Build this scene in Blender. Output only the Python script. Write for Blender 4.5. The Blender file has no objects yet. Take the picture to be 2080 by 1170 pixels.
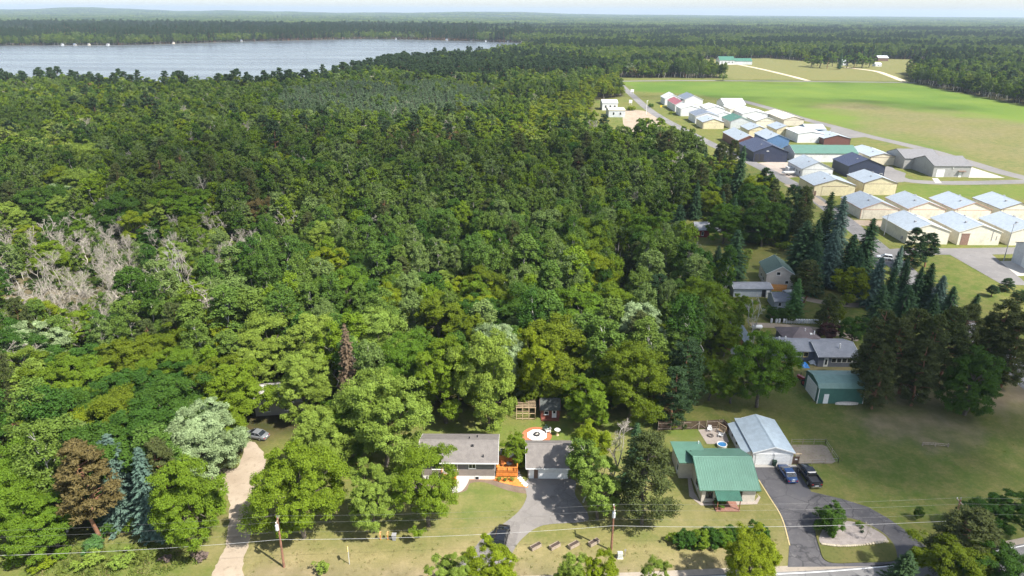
import bpy, bmesh, math, random
import numpy as np
from mathutils import Vector, Matrix
from mathutils.geometry import tessellate_polygon

random.seed(7)
RNG = np.random.default_rng(7)
SC = bpy.context.scene
COL = SC.collection
R = math.radians

# ------------------------------------------------------------------ camera
CAM_H = 72.0            # drone height above the yard, metres
PITCH = 22.05           # degrees below the horizon
ROLL = 0.36
FPX = 1387.0            # focal length in photograph pixels (24 mm equivalent)
ROT = Matrix.Rotation(R(90 - PITCH), 3, 'X') @ Matrix.Rotation(R(ROLL), 3, 'Z')
cam_d = bpy.data.cameras.new('camera')
cam_d.sensor_width = 36.0
cam_d.lens = 36.0 * FPX / 2080.0
cam_d.clip_start = 1.0
cam_d.clip_end = 60000.0
cam = bpy.data.objects.new('camera', cam_d)
cam.matrix_world = Matrix.Translation((0, 0, CAM_H)) @ ROT.to_4x4()
COL.objects.link(cam)
SC.camera = cam

# ------------------------------------------------------------------ sky and sun
SUN_EL = 52.0
SUN_AZ = math.atan2(0.82, -0.57)          # clockwise from +Y
SUN_DIR = Vector((math.sin(SUN_AZ) * math.cos(R(SUN_EL)), math.cos(SUN_AZ) * math.cos(R(SUN_EL)), math.sin(R(SUN_EL))))
world = bpy.data.worlds.new('World')
SC.world = world
world.use_nodes = True
wn = world.node_tree.nodes
wl = world.node_tree.links
bg = wn['Background']
sky = wn.new('ShaderNodeTexSky')
sky.sky_type = 'NISHITA'
sky.sun_disc = False
sky.sun_elevation = R(SUN_EL)
sky.sun_rotation = SUN_AZ
sky.altitude = 400.0
sky.air_density = 1.0
sky.dust_density = 1.2
sky.ozone_density = 1.0
sky_desat = wn.new('ShaderNodeHueSaturation')          # lowers sky saturation for a whiter fill light, no cloud is drawn
sky_desat.inputs['Saturation'].default_value = 0.65
wl.new(sky.outputs[0], sky_desat.inputs['Color'])
wl.new(sky_desat.outputs[0], bg.inputs[0])
bg.inputs[1].default_value = 0.10
sun_d = bpy.data.lights.new('sun', 'SUN')
sun_d.energy = 4.2
sun_d.angle = R(0.53)
sun_d.color = (1.0, 0.95, 0.87)
sun = bpy.data.objects.new('sun', sun_d)
sun.rotation_euler = (-SUN_DIR).to_track_quat('-Z', 'Y').to_euler()
COL.objects.link(sun)

SC.view_settings.view_transform = 'Standard'
SC.view_settings.look = 'None'
SC.view_settings.gamma = 1.0
SC.view_settings.use_curve_mapping = False
SC.view_settings.exposure = 1.22
SC.render.engine = 'CYCLES'
cy = SC.cycles
cy.max_bounces = 6
cy.diffuse_bounces = 3
cy.glossy_bounces = 2
cy.transmission_bounces = 3
cy.volume_bounces = 0
cy.transparent_max_bounces = 32
cy.use_denoising = True
cy.sample_clamp_indirect = 4.0
cy.use_adaptive_sampling = True
cy.adaptive_threshold = 0.02

# ------------------------------------------------------------------ geometry helpers
def ray(px, py):
    return ROT @ Vector(((px - 1040) / FPX, -(py - 585) / FPX, -1.0))

def G(px, py, z=0.0):
    """Place on the plane at height z that shows at this point of the photograph."""
    d = ray(px, py)
    t = (z - CAM_H) / d.z
    return Vector((d.x * t, d.y * t, z))

def GP(pts, z=0.0):
    return [G(a, b, z) for a, b in pts]

def np_mesh(name, V, F, mats, smooth=False, tint=None, matidx=None):
    """Mesh from numpy vertices and an (n,3) or (n,4) face array."""
    me = bpy.data.meshes.new(name)
    V = np.asarray(V, dtype=np.float32)
    F = np.asarray(F, dtype=np.int32)
    n, k = F.shape
    me.vertices.add(len(V)); me.vertices.foreach_set('co', V.ravel())
    me.loops.add(n * k); me.loops.foreach_set('vertex_index', F.ravel())
    me.polygons.add(n)
    me.polygons.foreach_set('loop_start', np.arange(0, n * k, k, dtype=np.int32))
    if smooth:
        me.polygons.foreach_set('use_smooth', np.ones(n, dtype=bool))
    for m in (mats if isinstance(mats, (list, tuple)) else [mats]):
        me.materials.append(m)
    if matidx is not None:
        me.polygons.foreach_set('material_index', np.asarray(matidx, dtype=np.int32))
    if tint is not None:
        a = me.attributes.new('tint', 'FLOAT', 'POINT')
        a.data.foreach_set('value', np.asarray(tint, dtype=np.float32))
    me.update(calc_edges=True)
    return me

class MB:
    """Collects boxes, tubes and prisms; build() links them as one mesh object."""
    def __init__(s):
        s.V = []; s.F = []
    def add(s, V, F):
        o = len(s.V)
        s.V += [tuple(v) for v in V]
        s.F += [tuple(i + o for i in f) for f in F]
        return s
    def box(s, x0, x1, y0, y1, z0, z1):
        V = [(x0,y0,z0),(x1,y0,z0),(x1,y1,z0),(x0,y1,z0),(x0,y0,z1),(x1,y0,z1),(x1,y1,z1),(x0,y1,z1)]
        return s.add(V, [(0,3,2,1),(4,5,6,7),(0,1,5,4),(1,2,6,5),(2,3,7,6),(3,0,4,7)])
    def bar(s, a, b, w, h=None):
        """Square bar from a to b."""
        a = Vector(a); b = Vector(b); h = h or w
        d = (b - a).normalized()
        u = d.cross(Vector((0,0,1)))
        if u.length < 1e-4: u = Vector((1,0,0))
        u.normalize(); v = u.cross(d)
        V = []
        for p in (a, b):
            for su, sv in ((-1,-1),(1,-1),(1,1),(-1,1)):
                V.append(p + u*su*w/2 + v*sv*h/2)
        return s.add(V, [(0,1,2,3),(7,6,5,4),(0,4,5,1),(1,5,6,2),(2,6,7,3),(3,7,4,0)])
    def tube(s, pts, rad, k=8, cap=True):
        pts = [Vector(p) for p in pts]
        n = len(pts)
        rad = rad if isinstance(rad, (list, tuple)) else [rad]*n
        V = []; F = []
        for i, p in enumerate(pts):
            d = (pts[min(i+1, n-1)] - pts[max(i-1, 0)]).normalized()
            u = d.cross(Vector((0,1,0)) if abs(d.y) < .9 else Vector((1,0,0))).normalized()
            v = u.cross(d)
            for j in range(k):
                a = 2*math.pi*j/k
                V.append(p + (u*math.cos(a) + v*math.sin(a))*rad[i])
        for i in range(n-1):
            for j in range(k):
                F.append((i*k+j, i*k+(j+1)%k, (i+1)*k+(j+1)%k, (i+1)*k+j))
        if cap:
            F.append(tuple(range(k))[::-1]); F.append(tuple((n-1)*k+j for j in range(k)))
        return s.add(V, F)
    def lathe(s, prof, k=16, c=(0,0,0)):
        V = []; F = []
        for r, z in prof:
            for j in range(k):
                a = 2*math.pi*j/k
                V.append((c[0]+r*math.cos(a), c[1]+r*math.sin(a), c[2]+z))
        for i in range(len(prof)-1):
            for j in range(k):
                F.append((i*k+j, i*k+(j+1)%k, (i+1)*k+(j+1)%k, (i+1)*k+j))
        F.append(tuple(range(k))[::-1]); F.append(tuple((len(prof)-1)*k+j for j in range(k)))
        return s.add(V, F)
    def extrude(s, prof, a0, a1, axis):
        """Closed profile [(u,z)] extruded along axis ('X': u is y, 'Y': u is x)."""
        n = len(prof)
        V = []
        for a in (a0, a1):
            for u, z in prof:
                V.append((a, u, z) if axis == 'X' else (u, a, z))
        F = [(i, (i+1)%n, n+(i+1)%n, n+i) for i in range(n)]
        F += [tuple(range(n))[::-1], tuple(range(n, 2*n))]
        return s.add(V, F)
    def build(s, name, m, parent=None, bevel=0.0, smooth=False, loc=None, rz=0.0):
        me = bpy.data.meshes.new(name)
        me.from_pydata(s.V, [], s.F)
        bm = bmesh.new(); bm.from_mesh(me)
        bmesh.ops.recalc_face_normals(bm, faces=bm.faces)
        if bevel:
            bmesh.ops.bevel(bm, geom=list(bm.edges), offset=bevel, segments=2, affect='EDGES', clamp_overlap=True)
        if smooth:
            for f in bm.faces: f.smooth = True
        bm.to_mesh(me); bm.free()
        me.materials.append(m)
        o = bpy.data.objects.new(name, me)
        COL.objects.link(o)
        if parent: o.parent = parent
        if loc is not None: o.location = loc
        if rz: o.rotation_euler = (0, 0, rz)
        return o

def tag(o, label=None, cat=None, group=None, kind=None):
    if label: o['label'] = label
    if cat: o['category'] = cat
    if group: o['group'] = group
    if kind: o['kind'] = kind
    return o

def thing(name, label, cat, loc=(0,0,0), rz=0.0, group=None):
    o = bpy.data.objects.new(name, None)
    o.empty_display_size = .5
    COL.objects.link(o)
    o.location = loc; o.rotation_euler = (0, 0, rz)
    return tag(o, label, cat, group)

def copy_thing(src, loc, rz, label=None, sc=None):
    r = src.copy(); COL.objects.link(r)
    r.location = loc; r.rotation_euler = (0, 0, rz)
    if sc: r.scale = sc
    if label: r['label'] = label
    for ch in list(src.children):
        c = ch.copy(); COL.objects.link(c); c.parent = r
        for g in list(ch.children):
            d = g.copy(); COL.objects.link(d); d.parent = c
    return r

def bx(name, parent, x0, x1, y0, y1, z0, z1, m, bevel=0.0):
    return MB().box(x0, x1, y0, y1, z0, z1).build(name, m, parent, bevel)

def smooth_poly(pts, closed=True, sub=6):
    n = len(pts); out = []
    rng = range(n) if closed else range(n-1)
    for i in rng:
        if closed: p0, p1, p2, p3 = pts[(i-1)%n], pts[i], pts[(i+1)%n], pts[(i+2)%n]
        else: p0, p1, p2, p3 = pts[max(i-1,0)], pts[i], pts[i+1], pts[min(i+2,n-1)]
        for k in range(sub):
            t = k/sub
            out.append(.5*((2*p1) + (p2-p0)*t + (2*p0-5*p1+4*p2-p3)*t*t + (3*p1-p0-3*p2+p3)*t**3))
    if not closed: out.append(pts[-1])
    return out

SHEETS = []
def sheet(name, pts, z, m, label=None, thick=0.0, sm=0, wob=0.0):
    """Flat polygon lying on the ground at height z."""
    pts = [Vector((p.x, p.y, 0)) for p in pts]
    if sm: pts = smooth_poly(pts, True, sm)
    if wob:
        pts = [p + Vector((random.uniform(-wob, wob), random.uniform(-wob, wob), 0)) for p in pts]
    SHEETS.append(np.array([[p.x, p.y] for p in pts]))
    tri = tessellate_polygon([pts])
    V = [(p.x, p.y, z) for p in pts]
    F = [tuple(t) for t in tri]
    me = bpy.data.meshes.new(name)
    n = len(V)
    if thick:
        V += [(p.x, p.y, z - thick) for p in pts]
        F += [(i, (i+1)%n, n+(i+1)%n, n+i) for i in range(n)]
    me.from_pydata(V, [], F)
    bm = bmesh.new(); bm.from_mesh(me); bmesh.ops.recalc_face_normals(bm, faces=bm.faces)
    up = sum(f.normal.z*f.calc_area() for f in bm.faces if abs(f.normal.z) > .9)
    if up < 0: bmesh.ops.reverse_faces(bm, faces=bm.faces)
    bm.to_mesh(me); bm.free()
    me.materials.append(m)
    o = bpy.data.objects.new(name, me); COL.objects.link(o)
    return tag(o, label, None, None, 'structure')

def strip(name, pts, width, z, m, label=None, sub=8):
    """Road strip along a centre line; width may be a list."""
    pts = [Vector((p.x, p.y, 0)) for p in pts]
    c = smooth_poly(pts, False, sub)
    n = len(c); V = []
    for i, p in enumerate(c):
        d = (c[min(i+1,n-1)] - c[max(i-1,0)]).normalized()
        s = Vector((-d.y, d.x, 0))
        w = width if not isinstance(width, (list, tuple)) else np.interp(i/(n-1), np.linspace(0,1,len(width)), width)
        V += [tuple(p + s*w/2 + Vector((0,0,z))), tuple(p - s*w/2 + Vector((0,0,z)))]
    SHEETS.append(np.array([v[:2] for v in V[0::2]] + [v[:2] for v in V[1::2][::-1]]))
    F = [(2*i, 2*i+1, 2*i+3, 2*i+2) for i in range(n-1)]
    me = bpy.data.meshes.new(name); me.from_pydata(V, [], F); me.materials.append(m)
    o = bpy.data.objects.new(name, me); COL.objects.link(o)
    return tag(o, label, None, None, 'structure')

# ------------------------------------------------------------------ materials
MATS = {}
def nodes(name):
    m = bpy.data.materials.new(name); m.use_nodes = True
    nt = m.node_tree
    return m, nt, nt.nodes['Principled BSDF'], nt.nodes, nt.links

def mixc(nt, fac, a, b, mode='MIX'):
    n = nt.nodes.new('ShaderNodeMix'); n.data_type = 'RGBA'; n.blend_type = mode
    for i, v in ((0, fac), (6, a), (7, b)):
        if hasattr(v, 'links') or hasattr(v, 'is_linked'): nt.links.new(v, n.inputs[i])
        elif isinstance(v, (tuple, list)): n.inputs[i].default_value = (*v, 1) if len(v) == 3 else v
        else: n.inputs[i].default_value = v
    return n.outputs[2]

def noise(nt, scale, detail=3.0, rough=.55, coord=None):
    n = nt.nodes.new('ShaderNodeTexNoise')
    n.inputs['Scale'].default_value = scale
    n.inputs['Detail'].default_value = detail
    n.inputs['Roughness'].default_value = rough
    if coord is not None: nt.links.new(coord, n.inputs['Vector'])
    return n.outputs['Fac']

def ramp(nt, fac, lo, hi):
    n = nt.nodes.new('ShaderNodeMapRange')
    n.inputs[1].default_value = lo; n.inputs[2].default_value = hi
    n.interpolation_type = 'SMOOTHSTEP'
    nt.links.new(fac, n.inputs[0])
    return n.outputs[0]

def geo(nt):
    return nt.nodes.new('ShaderNodeNewGeometry').outputs['Position']

def objc(nt):
    return nt.nodes.new('ShaderNodeTexCoord').outputs['Object']

def plain(name, c, rough=.7, var=.12, scale=3.0, metal=0.0, spec=.4, rib=None, ribdist=.25, dirt=None):
    """Paint, wood, stone: base colour with soft unevenness and optional rib relief."""
    if name in MATS: return MATS[name]
    m, nt, b, N, L = nodes(name)
    co = objc(nt)
    f = noise(nt, scale, 4, .6, co)
    lo = tuple(max(0, x*(1-var*1.6)) for x in c); hi = tuple(min(1, x*(1+var)) for x in c)
    col = mixc(nt, ramp(nt, f, .3, .7), lo, hi)
    if dirt:
        f2 = noise(nt, scale*.17, 5, .65, co)
        col = mixc(nt, ramp(nt, f2, .52, .78), col, dirt)
    L.new(col, b.inputs['Base Color'])
    b.inputs['Roughness'].default_value = rough
    b.inputs['Metallic'].default_value = metal
    b.inputs['Specular IOR Level'].default_value = spec
    if rib:
        w = N.new('ShaderNodeTexWave'); w.wave_type = 'BANDS'; w.bands_direction = rib
        w.inputs['Scale'].default_value = 1/ribdist/ (2*math.pi) * math.pi
        w.inputs['Distortion'].default_value = 0
        L.new(co, w.inputs['Vector'])
        bp = N.new('ShaderNodeBump'); bp.inputs['Strength'].default_value = .35; bp.inputs['Distance'].default_value = .03
        L.new(w.outputs['Fac'], bp.inputs['Height']); L.new(bp.outputs[0], b.inputs['Normal'])
    MATS[name] = m
    return m

def ground_tex(name, c1, c2, c3, s1=.15, s2=1.6, rough=.95, bump=.25, bscale=6.0, crack=None):
    """Three-tone soil, gravel, asphalt or concrete in world space."""
    if name in MATS: return MATS[name]
    m, nt, b, N, L = nodes(name)
    co = geo(nt)
    a = mixc(nt, ramp(nt, noise(nt, s1, 5, .6, co), .35, .65), c1, c2)
    c = mixc(nt, ramp(nt, noise(nt, s2, 5, .65, co), .5, .75), a, c3)
    if crack:      # sealed cracks and patched areas
        wv = N.new('ShaderNodeVectorMath'); wv.operation = 'ADD'
        nz = N.new('ShaderNodeTexNoise'); nz.inputs['Scale'].default_value = .9; nz.inputs['Detail'].default_value = 4
        L.new(co, nz.inputs['Vector']); L.new(co, wv.inputs[0]); L.new(nz.outputs['Color'], wv.inputs[1])
        vo = N.new('ShaderNodeTexVoronoi'); vo.feature = 'DISTANCE_TO_EDGE'; vo.inputs['Scale'].default_value = .30
        L.new(wv.outputs[0], vo.inputs['Vector'])
        k1 = N.new('ShaderNodeMapRange'); k1.inputs[1].default_value = .0; k1.inputs[2].default_value = .035; k1.inputs[3].default_value = .75; k1.inputs[4].default_value = 0.0
        L.new(vo.outputs['Distance'], k1.inputs[0])
        c = mixc(nt, k1.outputs[0], c, crack)
        v2 = N.new('ShaderNodeTexVoronoi'); v2.inputs['Scale'].default_value = .16; L.new(wv.outputs[0], v2.inputs['Vector'])
        c = mixc(nt, ramp(nt, v2.outputs['Color'], .35, .9), c, tuple(min(1, x*1.35) for x in c1))
    L.new(c, b.inputs['Base Color'])
    b.inputs['Roughness'].default_value = rough
    b.inputs['Specular IOR Level'].default_value = .2
    bp = N.new('ShaderNodeBump'); bp.inputs['Strength'].default_value = bump; bp.inputs['Distance'].default_value = .05
    L.new(noise(nt, bscale, 4, .6, co), bp.inputs['Height']); L.new(bp.outputs[0], b.inputs['Normal'])
    MATS[name] = m
    return m

def glass_pane(name='window_glass', c=(.02,.025,.03)):
    if name in MATS: return MATS[name]
    m, nt, b, N, L = nodes(name)
    b.inputs['Base Color'].default_value = (*c, 1); b.inputs['Roughness'].default_value = .08
    b.inputs['Specular IOR Level'].default_value = .8
    MATS[name] = m
    return m

FOLP = {}
def foliage(name, ca, cb, cc=None, trans=.32, rough=.6, spec=.08, var=.35):
    """Leaves: each tree gets its own shade between ca and cb, each clump a little variation towards cc."""
    if name in MATS: return MATS[name]
    FOLP[name] = (ca, cb, cc or tuple(min(1, x*1.5) for x in cb), var)
    m, nt, b, N, L = nodes(name)
    oi = N.new('ShaderNodeObjectInfo')
    col = mixc(nt, oi.outputs['Random'], ca, cb)
    at = N.new('ShaderNodeAttribute'); at.attribute_name = 'tint'
    cc = cc or tuple(min(1, x*1.5) for x in cb)
    k = N.new('ShaderNodeMath'); k.operation = 'MULTIPLY'; k.inputs[1].default_value = var
    L.new(at.outputs['Fac'], k.inputs[0])
    col = mixc(nt, k.outputs[0], col, cc)
    L.new(col, b.inputs['Base Color'])
    b.inputs['Roughness'].default_value = rough
    b.inputs['Specular IOR Level'].default_value = spec
    tr = N.new('ShaderNodeBsdfTranslucent'); L.new(col, tr.inputs['Color'])
    mx = N.new('ShaderNodeMixShader'); mx.inputs[0].default_value = trans
    L.new(b.outputs[0], mx.inputs[1]); L.new(tr.outputs[0], mx.inputs[2])
    L.new(mx.outputs[0], N['Material Output'].inputs['Surface'])
    MATS[name] = m
    return m

def bark(name, c, c2):
    if name in MATS: return MATS[name]
    m, nt, b, N, L = nodes(name)
    L.new(mixc(nt, ramp(nt, noise(nt, 2.5, 4, .6, objc(nt)), .4, .65), c, c2), b.inputs['Base Color'])
    b.inputs['Roughness'].default_value = .9
    b.inputs['Specular IOR Level'].default_value = .15
    MATS[name] = m
    return m

def tree_leaf():
    """Leaf material of the single trees: the species colour sits on each tree as its object colour, alpha says how pale its clump tips are."""
    m, nt, b, N, L = nodes('leaf_of_single_tree')
    oi = N.new('ShaderNodeObjectInfo')
    at = N.new('ShaderNodeAttribute'); at.attribute_name = 'tint'
    g = N.new('ShaderNodeMath'); g.operation = 'MULTIPLY_ADD'; g.inputs[1].default_value = 4.0; g.inputs[2].default_value = 1.0
    L.new(oi.outputs['Alpha'], g.inputs[0])
    sc = N.new('ShaderNodeVectorMath'); sc.operation = 'SCALE'; L.new(oi.outputs['Color'], sc.inputs[0]); L.new(g.outputs[0], sc.inputs['Scale'])
    pale = N.new('ShaderNodeMath'); pale.operation = 'POWER'; pale.inputs[1].default_value = 3.0; L.new(oi.outputs['Alpha'], pale.inputs[0])
    ad = N.new('ShaderNodeVectorMath'); ad.operation = 'ADD'; L.new(sc.outputs[0], ad.inputs[0]); L.new(pale.outputs[0], ad.inputs[1])
    col = mixc(nt, at.outputs['Fac'], oi.outputs['Color'], ad.outputs[0])
    L.new(col, b.inputs['Base Color'])
    b.inputs['Roughness'].default_value = .6; b.inputs['Specular IOR Level'].default_value = .08
    tr = N.new('ShaderNodeBsdfTranslucent'); L.new(col, tr.inputs['Color'])
    mx = N.new('ShaderNodeMixShader'); mx.inputs[0].default_value = .20
    L.new(b.outputs[0], mx.inputs[1]); L.new(tr.outputs[0], mx.inputs[2])
    L.new(mx.outputs[0], N['Material Output'].inputs['Surface'])
    return m
L_TREE = tree_leaf()
def leaf_colour(m):
    ca, cb, cc, var = FOLP[m.name]; t = random.random()
    base = [a*(1-t)+b*t for a, b in zip(ca, cb)]
    gain = 1 + var*(cc[1]/max(base[1], 1e-3) - 1)
    return (*base, max(0.0, min(1.0, (gain-1)/4.0)))

# ------------------------------------------------------------------ regions of the land
def W(px):          # list of photo ground points -> (n,2) array
    return np.array([[p.x, p.y] for p in GP(px)])

def inside(poly, X, Y):
    n = len(poly); c = np.zeros(X.shape, dtype=bool)
    for i in range(n):
        x1, y1 = poly[i]; x2, y2 = poly[(i+1) % n]
        if y1 == y2: continue
        c ^= ((y1 > Y) != (y2 > Y)) & (X < (x2-x1)*(Y-y1)/(y2-y1) + x1)
    return c

def sdist(poly, X, Y):
    """Signed distance, positive inside."""
    d = np.full(X.shape, 1e18)
    n = len(poly)
    for i in range(n):
        x1, y1 = poly[i]; x2, y2 = poly[(i+1) % n]
        dx, dy = x2-x1, y2-y1
        t = np.clip(((X-x1)*dx + (Y-y1)*dy) / (dx*dx+dy*dy+1e-9), 0, 1)
        d = np.minimum(d, (X-x1-t*dx)**2 + (Y-y1-t*dy)**2)
    return np.where(inside(poly, X, Y), 1, -1) * np.sqrt(d)

def vnoise(X, Y, s, seed=0):
    r = np.random.default_rng(seed); o = 0; a = 1; tot = 0
    for k in range(4):
        for j in range(3):
            th = r.uniform(0, 6.28); ph = r.uniform(0, 6.28); f = s*2**k*r.uniform(.7, 1.4)*6.28
            o = o + a*np.sin((X*math.cos(th)+Y*math.sin(th))*f + ph + 1.7*np.sin((X*math.sin(th)-Y*math.cos(th))*f*.6+ph*2))
            tot += a
        a *= .6
    return o / tot * 1.8

def soft(poly, X, Y, w=3.0, amp=0.0, s=.05, seed=1):
    d = sdist(poly, X, Y)
    if amp: d = d + amp*vnoise(X, Y, s, seed)
    t = np.clip(d/w*.5+.5, 0, 1)
    return t*t*(3-2*t)

WOOD = W([(-1100,1075),(-200,1080),(60,1084),(260,1086),(425,1058),(428,960),(545,885),(600,880),(840,858),(870,830),
          (1040,818),(1160,808),(1210,832),(1330,822),(1395,770),(1455,745),(1445,700),(1460,650),(1475,632),(1470,608),(1420,590),(1385,575),(1360,560),
          (1330,520),(1340,470),(1385,445),(1418,385),(1420,335),(1392,310),(1345,303),(1290,314),(1240,306),(1195,280),(1192,245),(1205,205),
          (1268,196),(1252,168),(1250,158),(-1100,158)])
WOOD2 = W([(1340,470),(1400,440),(1440,452),(1480,480),(1545,500),(1620,520),(1640,500),(1640,470),(1600,442),(1560,415),(1510,382),(1460,350),(1430,328),(1402,312),(1420,335),(1418,385),(1385,445)])   # trees along the airport road
LAKE_PX = [(-500,192),(0,187),(200,190),(400,195),(560,191),(640,178),(720,157),(820,139),(950,124),(1050,106),(1105,96),(1098,90),
           (1040,86.5),(940,83.5),(820,80.5),(740,79.5),(620,82),(500,84.5),(400,88),(250,92),(100,92.5),(0,93),(-500,93)]
LAKE = W(LAKE_PX)
FIELD = W([(1262,164),(1300,166),(1600,167),(1850,168),(2080,214),(2700,330),(2700,440),(2080,362),(1900,308),(1740,268),(1640,240),(1530,209),(1400,190),(1290,186)])
BROWN = W([(1655,214),(1720,211),(1800,213),(1870,224),(1960,236),(2080,250),(2700,320),(2700,440),(2080,357),(1900,305),(1770,272),(1700,258),(1760,240),(1715,226)])
MEADOW = W([(1392,121),(1430,145),(1478,160),(1700,163),(1850,165),(1838,150),(1885,140),(1878,122),(1790,119),(1740,128),(1640,124),(1560,118)])
WOOD_EAST = W([(1848,168),(1880,174),(1960,190),(2080,214),(2700,330),(3300,330),(2400,160),(1850,160)])
GLADE = W([(-300,73),(60,73),(105,70),(110,66),(-300,63)])
SLASH = W([(-100,640),(60,640),(180,690),(260,680),(240,600),(150,560),(60,560),(-100,590)])   # cleared brush in the left wood
HOLLOW = W([(690,440),(760,425),(740,405),(690,415)])

def hills(X, Y):
    d = np.hypot(X, Y)
    t = np.clip((d-8200)/4200, 0, 1); t = t*t*(3-2*t)
    side = np.clip((2600 - X*12000/np.maximum(d,1)*.75)/5200, 0, 1)
    u = X/np.maximum(Y, 1)
    a = 40 + 26*np.sin(u*9+1) + 20*np.sin(u*23+2) + 9*np.sin(u*61+.4) + 5*np.sin(u*140)
    far = np.clip((d-10500)/2500, 0, 1)
    b = 26*np.exp(-((u+.05)/.10)**2)*np.clip((d-8200)/600, 0, 1)
    h = .42*t*(12 + side*(24+a)) + b*.9 + far*9*np.sin(u*31+.7)*side + far*13*np.sin(u*7-1)*side
    return h

def is_forest(X, Y):
    near = inside(WOOD, X, Y) | inside(WOOD2, X, Y)
    yline = G(1250, 158).y
    far = (Y > yline) & ~inside(MEADOW, X, Y) & ~inside(GLADE, X, Y)
    east = inside(WOOD_EAST, X, Y)
    return (near | far | east) & ~(sdist(LAKE, X, Y) > -4)

# ------------------------------------------------------------------ ground sheet
def axis(parts):
    out = []
    for a, b, s in parts: out += list(np.arange(a, b, s))
    return out
xs = axis([(-150,200,2.5),(200,720,7)])
x = 720; s = 7
while x < 19000: xs.append(x); s *= 1.08; x += s
xs.append(19000)
x = -150; s = 2.5
while x > -19000: s *= 1.08; x -= s; xs.append(max(x, -19000))
xs = np.array(sorted(xs))
ys = axis([(-60,50,8),(50,320,2.5),(320,1100,6.5)])
y = 1100; s = 7
while y < 21000: ys.append(y); s *= 1.06; y += s
ys = [-1500,-700,-350,-160] + ys + [21000]
ys = np.array(sorted(ys))
GX, GY = np.meshgrid(xs, ys)
gx, gy = GX.ravel(), GY.ravel()
gz = hills(gx, gy)
nx, ny = len(xs), len(ys)
ii = (np.arange(ny-1)[:,None]*nx + np.arange(nx-1)[None,:]).ravel()
GF = np.stack([ii, ii+1, ii+nx+1, ii+nx], 1)

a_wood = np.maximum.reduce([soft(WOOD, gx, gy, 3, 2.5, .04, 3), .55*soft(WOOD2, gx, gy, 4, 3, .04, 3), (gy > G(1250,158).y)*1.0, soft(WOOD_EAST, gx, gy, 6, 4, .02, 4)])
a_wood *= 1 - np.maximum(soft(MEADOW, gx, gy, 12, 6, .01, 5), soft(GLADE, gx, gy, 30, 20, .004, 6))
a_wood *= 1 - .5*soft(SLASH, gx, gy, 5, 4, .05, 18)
a_lush = soft(FIELD, gx, gy, 8, 6, .01, 7) * (1 - soft(BROWN, gx, gy, 26, 22, .008, 8))
yard2 = W([(1345,874),(1415,872),(1440,902),(1470,912),(1430,912),(1392,905)])
a_lush = np.maximum(a_lush, .8*soft(yard2, gx, gy, 1.2, .6, .2, 9))
yard1 = W([(860,868),(1010,862),(1160,860),(1180,900),(1060,905),(1015,900),(1010,885),(860,880)])
a_lush = np.maximum(a_lush, .45*soft(yard1, gx, gy, 2, 2, .1, 10))
front1 = W([(940,1000),(1000,985),(1060,1010),(1040,1030),(980,1040),(930,1040)])
a_lush = np.maximum(a_lush, .35*soft(front1, gx, gy, 2.5, 2, .12, 11))
lane = W([(1825,377),(2700,378),(2700,415),(2080,402),(1825,402)])
a_lush = np.maximum(a_lush, .5*soft(lane, gx, gy, 4, 2, .05, 12))
weeds = W([(-200,1090),(150,1095),(330,1110),(420,1130),(300,1175),(-200,1175)])
a_lush = np.maximum(a_lush, .25*soft(weeds, gx, gy, 2.5, 2.5, .12, 13))
verge = W([(495,1098),(700,1096),(900,1098),(1000,1085),(1060,1100),(1400,1105),(1590,1090),(1600,1150),(1400,1175),(490,1180)])
home = W([(480,1180),(470,1060),(700,1020),(850,960),(1060,960),(1380,900),(1560,960),(1640,1020),(1640,1180)])
a_dry = .42*soft(home, gx, gy, 6, 5, .06, 24)*np.clip(.55+.6*vnoise(gx, gy, .045, 25), .1, 1.3)
a_dry = np.maximum(a_dry, .92*soft(verge, gx, gy, 3, 2.5, .12, 14)*np.clip(.85+.35*vnoise(gx, gy, .08, 26), .3, 1))
a_dry = np.maximum(a_dry, .12*soft(BROWN, gx, gy, 26, 22, .008, 8))
a_dry = np.maximum(a_dry, .3*soft(MEADOW, gx, gy, 12, 6, .01, 5))
a_dry = np.maximum(a_dry, .55*soft(W([(960,1050),(1060,1020),(1072,1000),(1060,1040),(1000,1085),(930,1090)]), gx, gy, 2.2, 1.5, .15, 15))
a_dry = np.maximum(a_dry, .5*soft(W([(150,1060),(290,1062),(300,1090),(160,1090)]), gx, gy, 1.5, 1, .2, 16))
a_dry = np.maximum(a_dry, .6*soft(W([(455,1080),(430,1110),(380,1150),(440,1150),(470,1080)]), gx, gy, 1.5, 1, .2, 16))
a_dry = np.maximum(a_dry, .8*soft(GLADE, gx, gy, 30, 20, .004, 6))
a_dirt0 = .30*soft(BROWN, gx, gy, 26, 22, .008, 8)*np.clip(.75+.5*vnoise(gx, gy, .012, 28), .2, 1.2)
mound = W([(1740,840),(1850,832),(1960,850),(1985,880),(1880,905),(1780,890)])
a_dirt = np.maximum(a_dirt0, .55*soft(mound, gx, gy, 3, 3, .09, 17))
a_dirt = np.maximum(a_dirt, .75*soft(SLASH, gx, gy, 5, 4, .05, 18))
a_dirt = np.maximum(a_dirt, .8*soft(W([(1990,800),(2080,770),(2300,790),(2300,850),(2040,830)]), gx, gy, 4, 3, .07, 19))
a_dirt = np.maximum(a_dirt, .55*soft(W([(1640,765),(1760,760),(1760,742),(1640,745)]), gx, gy, 2, 1.5, .15, 20))
a_dirt = np.maximum(a_dirt, .5*soft(W([(1740,830),(1940,825),(1950,790),(1740,800)]), gx, gy, 3, 2, .1, 20))
a_dirt = np.maximum(a_dirt, .6*soft(W([(1715,445),(1850,455),(2080,462),(2080,448),(1720,446)]), gx, gy, 3, 2.5, .06, 21))
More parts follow.
